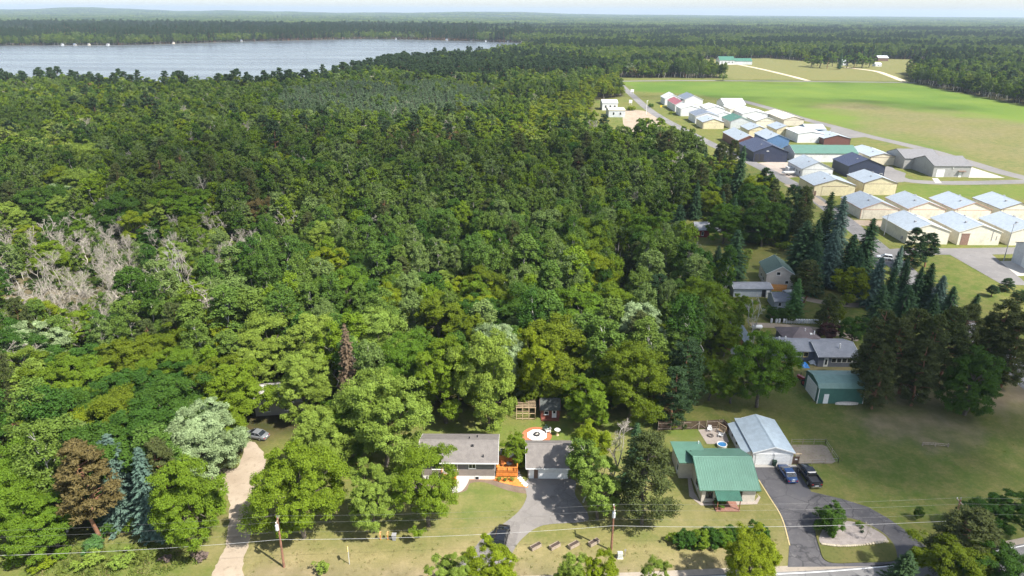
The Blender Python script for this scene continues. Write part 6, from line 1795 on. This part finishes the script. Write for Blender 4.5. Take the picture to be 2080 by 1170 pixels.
def patches(y0, y1, s, seed, name, label, k=1.0):
    X, Y = jitter(-y1*.85, y1*.85, y0, y1, s, seed)
    kk = in_view(X, Y, 200) & is_forest(X, Y); X, Y = X[kk], Y[kk]
    r = np.random.default_rng(seed); f = vnoise(X, Y, .0009, 71)*.8 + vnoise(X, Y, .004, 72)*.4 + r.normal(size=len(X))*.3
    idx = np.digitize(f, [-.35, .15, .5])
    idx = np.array([1,0,2,3])[idx]
    sc = np.full((len(X),3), k); sc[:,2] *= r.uniform(.8,1.2,len(X))
    sc[:,:2] *= s*1.12/(60*k)*1.0
    return mass(name, PATCH, X, Y, r.integers(0,4,len(X))*1.5708, sc, idx, label, 'forest')
patches(3400, 6000, 62, 120, 'distant_forest', 'distant forest plain')
patches(6000, 13500, 120, 130, 'distant_forest', 'hazy forest on the horizon', 1.25)

# undergrowth that hides the forest floor
UX, UY = jitter(-260, 260, 70, 330, 3.6, 141)
ku = in_view(UX, UY) & (inside(WOOD, UX, UY) | inside(WOOD2, UX, UY)) & ~(inside(SLASH, UX, UY) & (np.random.default_rng(2).random(len(UX)) < .4)); UX, UY = UX[ku], UY[ku]
r = np.random.default_rng(9); nU = len(UX); su = r.uniform(.7,1.7,nU)
for px, py, rad in [(470,1040,5),(475,1000,5),(480,970,5.5),(505,930,5),(512,908,5),(520,846,8),(550,840,9)]:
    q = G(px,py); kk = np.hypot(UX-q.x, UY-q.y) > rad; UX, UY, su = UX[kk], UY[kk], su[kk]; nU = len(UX)
mass('undergrowth', BUSH + [recolour(BUSH[0], L_DRK, 'bush_dark')], UX, UY, r.uniform(0,6.28,nU), np.stack([su*1.2,su*1.2,su],1), r.integers(0,3,nU), 'low bushes and saplings on the forest floor', 'undergrowth')

# ------------------------------------------------------------------ rough grass and weeds on the open ground
def tuft(name, seed, m, n=26, hgt=.34, spread=.34):
    r = np.random.default_rng(seed)
    C = np.stack([r.normal(size=n)*spread, r.normal(size=n)*spread, r.uniform(.25,.6,n)*hgt], 1)
    D = np.stack([r.normal(size=n)*.45, r.normal(size=n)*.45, np.ones(n)], 1)
    Nn = np.stack([r.normal(size=n), r.normal(size=n), np.full(n,.35)], 1)
    V, F = cards(C, Nn, r.uniform(.35,.6,n)*hgt, .28, r, dirv=unit(D)*1.5)
    return np_mesh(name, V, F, m, tint=np.repeat(r.random(n),4))
GR1 = foliage('grass_green', (.115,.165,.028), (.150,.185,.036), (.24,.26,.08)); GR2 = foliage('grass_straw', (.20,.17,.075), (.26,.215,.10), (.34,.29,.15))
TUFTS = [tuft('tuft_0', 1, GR1), tuft('tuft_1', 2, GR2), tuft('tuft_2', 3, GR1, 34, .55, .3)]
TX, TY = jitter(-95, 135, 68, 165, .72, 171)
kt = in_view(TX, TY, 8) & ~inside(WOOD, TX, TY)
for poly in SHEETS:
    lo = poly.min(0); hi = poly.max(0)
    if hi[0] < -95 or lo[0] > 135 or hi[1] < 68 or lo[1] > 165: continue
    kt &= ~inside(poly, TX, TY)
dn = vnoise(TX, TY, .05, 181)*.6 + vnoise(TX, TY, .21, 182)*.5
r = np.random.default_rng(21)
wd = inside(weeds, TX, TY); vg = inside(verge, TX, TY)
kt &= (r.random(len(TX)) < np.where(wd, .7, np.where(vg, .30, np.clip(.02+.12*dn, .0, .10))))
TX, TY, dn, wd, vg = TX[kt], TY[kt], dn[kt], wd[kt], vg[kt]; nT = len(TX)
st_ = np.where(wd, r.uniform(.5,1.1,nT), r.uniform(.2,.42,nT))
pick = np.where(r.random(nT) < np.where(vg, .62, np.where(wd, .06, .3)), 1, np.where(wd & (r.random(nT) < .5), 2, 0))
mass('rough_grass', TUFTS, TX, TY, r.uniform(0,6.28,nT), np.stack([st_*1.25,st_*1.25,st_],1), pick, 'tufts of rough grass and weeds on lawns and verges', 'grass')

# ------------------------------------------------------------------ vehicles
def paint(name, c, rough=.22):
    if name in MATS: return MATS[name]
    m, nt, b, N, L = nodes(name)
    b.inputs['Base Color'].default_value = (*c, 1); b.inputs['Roughness'].default_value = rough
    b.inputs['Coat Weight'].default_value = .6; b.inputs['Coat Roughness'].default_value = .06
    MATS[name] = m
    return m
TYRE = plain('tyre_rubber', (.018,.018,.019), .85); RIM = plain('alloy_rim', (.45,.46,.48), .3, metal=.8); LAMP_R = plain('tail_lamp', (.35,.02,.02), .25); LAMP_W = plain('head_lamp', (.75,.76,.78), .15); CHROME = plain('chrome', (.6,.6,.62), .15, metal=.9)

def loft(stations):
    """Body shell from (y, z_low, z_high, half_width) stations."""
    V = []; F = []; k = 8
    for y_, zl, zh, hw in stations:
        b_ = min(.14, (zh-zl)*.3)
        V += [(-hw*.90,y_,zl),(-hw,y_,zl+b_),(-hw,y_,zh-b_),(-hw*.88,y_,zh),(hw*.88,y_,zh),(hw,y_,zh-b_),(hw,y_,zl+b_),(hw*.90,y_,zl)]
    n = len(stations)
    for i in range(n-1):
        for j in range(k): F.append((i*k+j, i*k+(j+1)%k, (i+1)*k+(j+1)%k, (i+1)*k+j))
    F += [tuple(range(k))[::-1], tuple((n-1)*k+j for j in range(k))]
    return V, F

def vehicle(kind, loc, rz, label, col, cat='car'):
    """Front points along +y."""
    L_, W_, H_ = {'sedan':(4.7,1.82,1.42), 'suv':(4.7,1.9,1.72), 'pickup':(5.7,1.98,1.85)}[kind]
    hw = W_/2; h = L_/2
    t = thing({'sedan':'parked_car','suv':'parked_suv','pickup':'pickup_truck'}[kind], label, cat, loc, rz, 'parked vehicles')
    if kind == 'sedan':
        st = [(-h,.38,.78,hw*.80),(-h+.12,.28,.92,hw*.92),(-h+.7,.22,.98,hw),(-.6,.20,.92,hw),(.8,.20,.90,hw),(1.5,.22,.84,hw*.98),(h-.25,.26,.70,hw*.92),(h,.34,.60,hw*.78)]
        cab = [(-1.75,.95,.0),(-1.05,1.0,.40),(.05,1.0,.44),(1.25,.90,.0)]
    elif kind == 'suv':
        st = [(-h,.42,.98,hw*.84),(-h+.12,.30,1.08,hw*.95),(-h+.8,.25,1.08,hw),(.9,.24,1.04,hw),(1.6,.26,1.0,hw*.98),(h-.2,.30,.90,hw*.93),(h,.38,.76,hw*.82)]
        cab = [(-h+.06,1.06,.0),(-h+.45,1.06,.58),(.1,1.05,.62),(1.15,1.02,.0)]
    else:
        st = [(-h,.55,1.12,hw*.95),(-h+.1,.45,1.14,hw),(-.75,.42,1.14,hw),(.9,.40,1.14,hw),(1.6,.42,1.12,hw),(h-.25,.45,1.05,hw*.96),(h,.52,.92,hw*.88)]
        cab = [(-.85,1.13,.0),(-.65,1.13,.64),(.75,1.13,.68),(1.5,1.12,.0)]
    bd = MB().add(*loft(st)).build('body', col, t, .02, True)
    # cabin glass and roof
    V = []
    for y_, z0, dz in cab: V += [(-hw*.90,y_,z0-.03),(-hw*(.90-.24*dz),y_,z0+dz),(hw*(.90-.24*dz),y_,z0+dz),(hw*.90,y_,z0-.03)]
    F = []
    for i in range(3):
        for j in range(4): F.append((i*4+j, i*4+(j+1)%4, (i+1)*4+(j+1)%4, (i+1)*4+j))
    MB().add(V, F).build('windows', GLASS, t)
    (y1,z1,d1), (y2,z2,d2) = cab[1], cab[2]
    w1, w2 = hw*(.91-.24*d1), hw*(.91-.24*d2)
    MB().add([(-w1,y1-.06,z1+d1+.004),(w1,y1-.06,z1+d1+.004),(w2,y2+.06,z2+d2+.004),(-w2,y2+.06,z2+d2+.004),(-w1*.93,y1,z1+d1+.05),(w1*.93,y1,z1+d1+.05),(w2*.93,y2,z2+d2+.05),(-w2*.93,y2,z2+d2+.05)], [(0,3,2,1),(4,5,6,7),(0,1,5,4),(1,2,6,5),(2,3,7,6),(3,0,4,7)]).build('roof_panel', col, t)
    for s in (-1, 1):
        for q in (0, 2):
            a_, b_ = cab[q], cab[q+1]
            f0 = .90-.24*a_[2]; f1 = .90-.24*b_[2]
            MB().bar((s*hw*f0, a_[0], a_[1]+a_[2]), (s*hw*f1, b_[0], b_[1]+b_[2]), .07).build('pillar', col, t)
        ym = (cab[1][0]+cab[2][0])/2
        MB().bar((s*hw*.905, ym, cab[1][1]), (s*hw*(.905-.24*.42), ym, cab[1][1]+cab[1][2]), .07).build('pillar', col, t)
        MB().box(s*(hw+.09)-.09, s*(hw+.09)+.09, cab[3][0]-.45, cab[3][0]-.30, cab[3][1]+.02, cab[3][1]+.17).build('mirror', col, t, .02)
        for y_ in (-h*.60, h*.60):
            rr_ = {'sedan':.33,'suv':.37,'pickup':.41}[kind]
            wh = MB().tube([(s*(hw-.20),y_,rr_),(s*(hw+.015),y_,rr_)], rr_, 18).build('wheel', TYRE, t)
            MB().tube([(s*(hw+.018),y_,rr_),(s*(hw+.03),y_,rr_)], rr_*.62, 14).build('rim', RIM, wh)
        MB().box(s*hw*.62-.2, s*hw*.62+.2, h-.16, h-.01, st[-1][2]-.16, st[-1][2]-.02).build('headlight', LAMP_W, t, .02)
        MB().box(s*hw*.74-.14, s*hw*.74+.14, -h-.015, -h+.1, st[0][2]-.25, st[0][2]-.06).build('tail_light', LAMP_R, t)
    bx('number_plate', t, -.26, .26, -h-.03, -h+.02, .62, .74, WHITE)
    bx('rear_bumper', t, -hw*.9, hw*.9, -h-.10, -h+.05, .36, .52, CHROME if kind == 'pickup' else col)
    if kind == 'pickup':
        bx('bed_floor', t, -hw*.80, hw*.80, -h+.12, -.95, 1.145, 1.15, DARK_T)
        for s in (-1, 1): bx('bed_rail', t, s*hw*.93-.05, s*hw*.93+.05, -h+.03, -.9, 1.142, 1.45, col)
        bx('tailgate', t, -hw*.9, hw*.9, -h-.01, -h+.06, 1.142, 1.45, col); bx('bed_front', t, -hw*.9, hw*.9, -.98, -.9, 1.142, 1.5, col)
        bx('lamp_bar', t, -.5, .5, -.84, -.78, 1.72, 1.78, LAMP_W)
    else:
        bx('rear_window_trim', t, -hw*.5, hw*.5, -h-.02, -h+.02, st[0][2]-.12, st[0][2]-.06, CHROME)
    return t
BLACK_P = paint('black_paint', (.008,.009,.012)); BLUE_P = paint('blue_paint', (.012,.045,.14)); WHITE_P = paint('white_car_paint', (.75,.76,.77)); SILVER_P = paint('silver_car_paint', (.42,.44,.47), .3)
p = G(1598, 966); vehicle('sedan', (p.x, p.y, .031), .05, 'blue car parked on the dark driveway', BLUE_P)
p = G(1642, 972); vehicle('pickup', (p.x, p.y, .031), .05, 'black pickup truck parked at the lawn edge of the dark driveway', BLACK_P, 'pickup')
p = G(1019, 1096); vehicle('suv', (p.x, p.y, .031), -.18, 'black car on the grey driveway behind the bottom edge tree', BLACK_P)
p = G(1796, 527); vehicle('suv', (p.x, p.y, .05), 1.1, 'white car on the lane beside the dark spruces', WHITE_P)
p = G(1452, 470); vehicle('sedan', (p.x, p.y, .0), 1.2, 'silver car parked right of the red shed', SILVER_P)
p = G(520, 888); vehicle('sedan', (p.x, p.y, .0), 1.3, 'grey car in the tree shade at the end of the sandy drive', paint('grey_car_paint', (.16,.17,.18), .35))

# boat on land, camper, tractor
p = G(1602, 356)
bt = thing('boat', 'white motor boat on a trailer beside the white gabled hangar', 'boat', (p.x, p.y, 0), .1)
V, F = canoe_mesh(7.5, 2.4, 1.1); MB().add([(a_, b_, c_+.6) for a_, b_, c_ in V], F).build('hull', WHITE, bt, smooth=True)
MB().extrude([(-1.0,1.6),(1.0,1.6),(.9,1.85),(-.9,1.85)], -2.6, 2.2, 'X').build('cover', WHITE, bt)
for s in (-1.0, 1.0): MB().tube([(-.4,s-.1,.35),(-.4,s+.1,.35)], .35, 12).build('wheel', TYRE, bt)
p = G(1372, 380)
cv = thing('camper', 'white camper trailer roof glimpsed in the wood below the playhouse', 'camper', (p.x, p.y, 0), .5)
MB().box(-3,3,-1.2,1.2,.5,2.9).build('body', WHITE, cv, .15); bx('window', cv, -1, .2, -1.22, -1.19, 1.6, 2.2, GLASS)
for s in (-1.1, 1.1): MB().tube([(0,s-.12,.35),(0,s+.12,.35)], .35, 12).build('wheel', TYRE, cv)
p = G(1631, 778)
RED_P = paint('tractor_red', (.22,.02,.025), .45)
tr = thing('tractor', 'old red tractor left of the green workshop', 'tractor', (p.x, p.y, 0), .5)
MB().box(-.35,.35,-.2,1.6,.75,1.35).build('bonnet', RED_P, tr, .06); MB().box(-.45,.45,-1.1,-.2,.6,1.0).build('chassis', DARK_T, tr, .05)
bx('seat', tr, -.25,.25,-.95,-.5,1.1,1.45,DARK_T); MB().tube([(.2,1.0,1.35),(.2,1.0,2.0)], .05).build('exhaust', DARK_T, tr); MB().tube([(0,-.35,1.2),(0,-.45,1.6)], .03).build('steering_column', DARK_T, tr)
for s in (-1, 1):
    w_ = MB().tube([(s*.6,-.8,.72),(s*.95,-.8,.72)], .72, 18).build('wheel', TYRE, tr); MB().tube([(s*.96,-.8,.72),(s*.98,-.8,.72)], .38, 14).build('rim', RED_P, w_)
    w_ = MB().tube([(s*.45,1.3,.4),(s*.65,1.3,.4)], .4, 14).build('wheel', TYRE, tr); MB().tube([(s*.66,1.3,.4),(s*.68,1.3,.4)], .2, 12).build('rim', RED_P, w_)
p = G(1633, 743)
def tarp(p, label, m, sx, sy, sz, seed, name):
    r = np.random.default_rng(seed); n = 14; V = []; F = []
    for i in range(n):
        for j in range(n):
            u, v = i/(n-1)*2-1, j/(n-1)*2-1
            e = max(0, 1-max(abs(u),abs(v))**3)
            V.append((u*sx, v*sy, sz*e*(.75+.25*math.sin(u*5+seed)*math.cos(v*4))+r.normal()*.03*e))
    for i in range(n-1):
        for j in range(n-1): F.append((i*n+j,(i+1)*n+j,(i+1)*n+j+1,i*n+j+1))
    o = MB().add(V, F).build(name, m, None, smooth=True, loc=(p.x, p.y, .01)); tag(o, label, 'tarp')
tarp(p, 'bright blue tarp covering a heap beside the long grey house', plain('blue_tarp', (.03,.20,.55), .45), .9, 1.1, .9, 3, 'tarp')
p = G(1652, 737); tarp(p, 'white sheet thrown over a heap beside the porch door', WHITE, .9, .7, .8, 5, 'tarp')
p = G(1662, 741); tarp(p, 'small white sheet on the ground before the porch door', WHITE, .8, .4, .35, 8, 'tarp')

# ------------------------------------------------------------------ poles and lines
POLE_W = plain('pole_wood', (.24,.12,.075), .85, .2, 2)
POLES = {}
def pole(key, px, py, h, label, lean=(0,0), transformer=False):
    p = G(px, py)
    t = thing('utility_pole', label, 'utility pole', (p.x, p.y, 0), 0, 'utility poles along the road')
    top = Vector((lean[0], lean[1], h))
    MB().tube([(0,0,-.3), top*.5, top], [.17,.145,.11], 12).build('shaft', POLE_W, t)
    MB().tube([top, top+Vector((0,0,.35))], .05, 8).build('top_pin', GREY_T, t)
    c = top*.955
    MB().box(c.x-.06, c.x+.06, c.y-.75, c.y+.75, c.z-.06, c.z+.06).build('cross_arm', OLDWOOD, t)
    for y_ in (-.65, .65): MB().lathe([(.05,0),(.07,.06),(.04,.14)], 8, (c.x, c.y+y_, c.z+.065)).build('insulator', WHITE, t)
    if transformer:
        tr_ = MB().lathe([(.22,0),(.24,.05),(.24,.82),(.20,.92),(.06,1.0)], 14, (c.x-.05, c.y-.42, h*.80)).build('transformer', plain('transformer_grey', (.52,.54,.55), .4), t)
        MB().lathe([(.04,0),(.06,.12),(.03,.26)], 8, (c.x-.05, c.y-.42, h*.80+1.0)).build('bushing', WHITE, tr_)
    POLES[key] = (Vector((p.x, p.y, 0)), h, Vector(lean))
pole('a', 577, 1152, 8.6, 'reddish utility pole with grey transformer right of the sandy drive', (.10,0), True)
pole('b', 1241.5, 1118, 7.9, 'utility pole in the middle beside the olive pine', (-.05,0), True)
pole('c', 1923, 1112, 8.6, 'leaning utility pole on the right lawn by the road', (-.15,0))
pa, pb, pc = (POLES[k][0] for k in 'abc')
dl_ = pa + (pa-pb); dr_ = pc + (pc-pb)
def line(a, b, sag, rad, m, label):
    pts = []
    for i in range(25):
        t = i/24; q = a.lerp(b, t); q = q - Vector((0,0,sag*4*t*(1-t))); pts.append(q)
    o = MB().tube(pts, rad, 5).build('overhead_line', m); tag(o, label, 'power line', 'overhead lines along the road')
LINE = plain('aluminium_wire', (.20,.20,.20), .4); CABLE = plain('pale_cable', (.42,.42,.41), .5)
seg = [(dl_, pa, 8.6, 8.6, 'left of the transformer pole'), (pa, pb, 8.6, 7.9, 'between the left and middle poles'), (pb, pc, 7.9, 8.6, 'between the middle and right poles'), (pc, dr_, 8.6, 8.6, 'right of the right pole')]
for a, b, ha, hb, w_ in seg:
    line(a+Vector((0,0,ha+.35)), b+Vector((0,0,hb+.35)), .5, .007, LINE, f'uppermost wire {w_}')
    line(a+Vector((0,-.65,ha*.955+.2)), b+Vector((0,-.65,hb*.955+.2)), .5, .007, LINE, f'near crossarm wire {w_}')
    line(a+Vector((0,0,ha*.72)), b+Vector((0,0,hb*.72)), .6, .006, LINE, f'middle wire {w_}')
    if b is not dr_: line(a+Vector((0,-.12,ha*.58)), b+Vector((0,-.12,hb*.58)), .6, .021, CABLE, f'thick pale cable {w_}')
p = G(2038, 531)
lp = thing('light_pole', 'tall thin grey pole beside the lane at the cream hangars', 'pole', (p.x, p.y, 0))
MB().tube([(0,0,0),(0,0,12)], [.14,.08], 8).build('shaft', GREY_T, lp); bx('lamp_head', lp, -.2, .7, -.12, .12, 11.9, 12.1, GREY_T)
p = G(1795, 480)
lp = thing('light_pole', 'thin grey pole left of the pine hidden cream hangar', 'pole', (p.x, p.y, 0))
MB().tube([(0,0,0),(0,0,8)], [.12,.07], 8).build('shaft', GREY_T, lp); bx('cross_arm', lp, -.8, .8, -.05, .05, 7.5, 7.6, GREY_T)
p = G(1312.5, 232)
lp = thing('light_pole', 'white pole beside the road before the white roadside buildings', 'pole', (p.x, p.y, 0))
MB().tube([(0,0,0),(0,0,10)], [.2,.14], 8).build('shaft', WHITE, lp); bx('lamp_head', lp, -.3, .9, -.15, .15, 9.8, 10.1, WHITE)

# ------------------------------------------------------------------ small roadside and garden things
YEL = plain('sign_yellow', (.80,.55,.02), .4)
p = G(710, 1146)
sg = thing('road_sign', 'yellow road sign on a thin post beside the road', 'sign', (p.x, p.y, 0))
bx('post', sg, -.04, .04, -.04, .04, 0, 3.1, plain('galvanised', (.5,.5,.5), .4)); MB().add([(-.05,-.02,2.2),(-.05,.55,2.75),(-.05,-.02,3.3),(-.05,-.59,2.75),(-.03,-.02,2.2),(-.03,.55,2.75),(-.03,-.02,3.3),(-.03,-.59,2.75)], [(0,1,2,3),(7,6,5,4),(0,4,5,1),(1,5,6,2),(2,6,7,3),(3,7,4,0)]).build('plate', YEL, sg)
sg.rotation_euler = (0, 0, .18)
p = G(1342.5, 222)
sg = thing('road_sign', 'small yellow sign beside the road near the white hangars', 'sign', (p.x, p.y, 0))
bx('post', sg, -.06, .06, -.06, .06, 0, 3, GREY_T); bx('plate', sg, -.7, .7, -.1, -.062, 1.7, 3.1, YEL)
for px, py, w_, h_, lab in [(1284,190,3.2,2.4,'white board sign at the far bend of the road'),(1280.5,213,2.6,2.6,'white square sign beside the white roadside buildings')]:
    p = G(px, py); sg = thing('board_sign', lab, 'sign', (p.x, p.y, 0))
    bx('post', sg, -w_*.4, -w_*.4+.15, 0, .15, 0, 1.5+h_, WHITE); bx('post', sg, w_*.4-.15, w_*.4, 0, .15, 0, 1.5+h_, WHITE); bx('plate', sg, -w_/2, w_/2, -.1, -.005, 1.5, 1.5+h_, WHITE)
for i, (px, py) in enumerate([(1088,1113),(1127,1112),(1165,1110),(1206,1105)]):
    p = G(px, py)
    pt = thing('planter', f'weathered wooden trough planter on the verge, {["leftmost","second from left","third from left","rightmost"][i]} of four', 'planter', (p.x, p.y, 0), .62, 'trough planters on the verge')
    for y_ in (-.33, .29): bx('side_board', pt, -.85, .85, y_, y_+.04, .04, .58, OLDWOOD)
    for x_ in (-.85, .81): bx('end_board', pt, x_, x_+.04, -.285, .285, .04, .58, OLDWOOD)
    bx('soil', pt, -.80, .80, -.28, .28, .06, .46, plain('planter_soil', (.07,.05,.04), .95))
    for x_ in (-.7, .6): bx('foot', pt, x_, x_+.1, -.2, .2, 0, .06, OLDWOOD)
p = G(1259, 1133)
ub = thing('utility_box', 'pale green grey utility box right of the middle pole', 'utility box', (p.x, p.y, 0))
bx('plinth', ub, -.42, .42, -.32, .32, 0, .1, FOUND); MB().box(-.36,.36,-.28,.28,.1,1.0).build('cabinet', plain('cabinet_grey', (.55,.57,.53), .5), ub, .03)
p = G(1269, 1130)
mk = thing('marker_post', 'thin marker post beside the utility box', 'post', (p.x, p.y, 0)); bx('stake', mk, -.05,.05,-.05,.05,0,1.3,OLDWOOD); bx('plate', mk, -.12,.12,-.08,-.052,1.0,1.35,GREY_T)
for i, px in enumerate((773, 788)):
    p = G(px, 1096)
    mb_ = thing('mailbox', ['orange brown mailbox on a post, left of two','orange brown mailbox on a post, right of two'][i], 'mailbox', (p.x, p.y, 0), 0, 'mailboxes by the road')
    bx('post', mb_, -.06,.06,-.06,.06,0,1.05,CEDAR); V, F = [], []
    MB().extrude([(-.13,1.06),(.13,1.06),(.13,1.22),(.07,1.32),(-.07,1.32),(-.13,1.22)], -.28, .28, 'Y').build('box', plain('mailbox_tan', (.60,.38,.16), .5), mb_)
    bx('flag', mb_, .135, .155, -.1, .1, 1.2, 1.4, LAMP_R)
p = G(801, 1096)
rb = thing('rubbish_bin', 'grey wheeled rubbish bin beside the mailboxes', 'bin', (p.x, p.y, 0))
MB().add([(-.24,-.26,0),(.24,-.26,0),(.24,.22,0),(-.24,.22,0),(-.3,-.32,.9),(.3,-.32,.9),(.3,.32,.9),(-.3,.32,.9)], [(0,3,2,1),(4,5,6,7),(0,1,5,4),(1,2,6,5),(2,3,7,6),(3,0,4,7)]).build('body', GREY_T, rb, .03); bx('lid', rb, -.33,.33,-.35,.35,.905,.98,GREY_T)
p = G(488, 918)
rb = thing('barbecue', 'black covered grill beside the top of the sandy drive', 'grill', (p.x, p.y, 0))
MB().box(-.5,.5,-.3,.3,.6,1.0).build('firebox', DARK_T, rb, .05); MB().lathe([(.45,1.005),(.40,1.2),(.15,1.32)], 14).build('lid', DARK_T, rb)
for x_ in (-.42,.36):
    for y_ in (-.25,.19): bx('leg', rb, x_, x_+.06, y_, y_+.06, 0, .6, DARK_T)
# well cap by the right pole
p = G(1910, 1102)
o = MB().lathe([(.8,0),(.8,.12),(.7,.16),(.1,.17)], 20).build('manhole_cover', OLDWOOD, None, loc=(p.x, p.y, 0)); tag(o, 'round tan well cover left of the leaning right pole', 'cover')
# edging stones of the island bed
edge = smooth_poly(GP([(1670,1107),(1705,1111),(1750,1109),(1802,1102)]), False, 10)
M_ED = plain('edge_stone', (.52,.45,.33), .85, .2)
em = MB().lathe([(.10,0),(.17,.05),(.17,.13),(.08,.19)], 7).build('edging_stones', M_ED).data
eo = [o for o in bpy.data.objects if o.data is em][0]; bpy.data.objects.remove(eo)
isl = thing('stone_edging', 'row of tan edging stones along the front of the island bed', 'edging', (edge[0].x, edge[0].y, .14))
for i, q in enumerate(edge):
    o = bpy.data.objects.new('stone', em); COL.objects.link(o); o.parent = isl; o.location = (q.x-edge[0].x, q.y-edge[0].y, 0); s = random.uniform(.8,1.25); o.scale = (s*1.2, s, s); o.rotation_euler = (0,0,random.random()*6)
# drive edge of house two
strip('drive_edging', [G(1541,975), G(1563,1010), G(1588,1052), G(1604,1108)], .18, .045, plain('ochre_edging', (.50,.40,.20), .9), 'pale ochre edging along the left side of the dark driveway')

# bushes
def bush(px, py, h, r, label, m=L_OAK, group=None):
    p = G(px, py); put_tree(SHRUB if h > 1.9 else BUSH, p.x, p.y, h, r, label, 'bush', m, group, cat='bush', foot='stem', z=.02)
for i, px in enumerate((1014, 1027, 1040.5)): bush(px, 977, .75, .48, f'green bush in the orange mulch bed, {["left","middle","right"][i]} of three', L_PALE, 'bushes in the mulch bed')
for i, (px, py, h, r, m, w_) in enumerate([(1366,1102,1.6,1.0,L_OAK,'leftmost'),(1385,1106,2.2,1.5,L_DRK,'second from left'),(1402,1108,2.2,1.6,L_DRK,'third from left'),(1424,1105,2.4,1.7,L_OAK,'fourth from left'),(1445,1104,2.4,1.7,L_DRK,'fifth from left'),(1468,1102,2.4,1.6,L_OAK,'sixth from left'),(1488,1098,2.4,1.5,L_DRK,'seventh from left'),(1530,1097,3.0,1.5,L_DRK,'second from right'),(1548,1096,2.2,1.2,L_DRK,'rightmost')]):
    bush(px, py, h, r, f'bush of the hedge below the green roofed house, {w_}', m, 'hedge bushes before the green roofed house')
bush(1462, 1026, 1.1, 1.2, 'low green bush at the porch of the green roofed house', L_OAK)
bush(1533, 990, .9, .6, 'flowering plant at the drive side of the green roofed house', L_YEL)
bush(1538, 1000, .7, .5, 'small plant at the front right corner of the green roofed house', L_OAK)
bush(1367, 870, 1.2, .8, 'round bush before the dark board fence', L_YEL)
bush(1389, 872, 1.1, .6, 'small dark bush before the dark board fence', L_DRK)
bush(1745, 1070, .8, .7, 'low green plant on the stone bed', L_OAK)
bush(1750, 1083, .6, .3, 'bluish small plant in the stone bed middle', L_SPR)
LILAC = foliage('leaf_lilac', (.17,.13,.11), (.19,.14,.13), (.38,.28,.32))
for px, py, h, r, m, lab in [(192,1118,2.2,1.6,L_SPRL,'light green young bush right of the brown pine trunk'),(185,1148,1.7,2.0,L_PALE,'pale bush among the weeds below the brown pine'),(245,1150,1.7,1.8,L_PALE,'pale bush among the weeds below the spruces'),(125,1132,1.4,1.4,L_OAK,'green bush left among the roadside weeds'),(410,1138,1.2,1.1,LILAC,'pinkish lilac bush left of the sandy drive'),(340,1140,.9,.8,LILAC,'small pinkish bush left of the lilac'),(90,1155,1.3,1.5,L_YEL,'yellow green bush at the lower left verge'),(30,1150,1.4,1.6,L_OAK,'green bush at the lower left corner'),(655,1165,1.8,1.1,L_PALE,'pale sapling bush at the bottom edge left of the yellow sign')]:
    bush(px, py, h, r, lab, m)
for px, py, h, r, m, lab in [(1322,218,3.2,2.4,L_OAK,'roadside bush before the farthest white hangar'),(1362,232,2.0,1.6,L_YEL,'yellow bush beside the small yellow sign'),(1282,224,3.2,4.0,L_YEL,'bush beside the white square sign'),(1314,250,3.5,3.6,L_YEL,'yellow green bush at the corner of the pale gravel yard')]:
    bush(px, py, h, r, lab, m)
for i, (px, py, h, r) in enumerate([(1460,218,2.4,2.2),(1466,219,2,2),(1575,284,2.0,1.2)]): bush(px, py, h, r, ['dark bush left between the far hangars','dark bush right between the far hangars','small bush before the white box shaped hangar'][i], L_DRK)
# meadow trees by the far farmstead
for i, (px, py, h, r, k_) in enumerate([(1648,136,15,11,0),(1665,138,17,9,0),(1680,139,20,6,1),(1704,141,22,5,2),(1720,138,18,8,0),(1735,139,19,6,1),(1750,138,17,9,0),(1765,137,15,8,0),(1660,134,18,7,1),(1740,134,20,8,0),(1468,164,8,5,0),(1690,135,18,8,0)]):
    p = G(px, py); put_tree([OAKL, PINL, SPRL][k_], p.x, p.y, h, r, f'{["leafy","dark pine","spruce"][k_]} tree of the far farmstead, ' + ['at its left end','left of the middle','third from left','the pointed dark one','in front of the farmhouse','right of the farmhouse','near its right end','at its right end','behind the left trees','behind the right trees','beside the crossing road','in the middle behind the pines'][i], 'farmstead_tree', None, 'trees round the far farmstead')
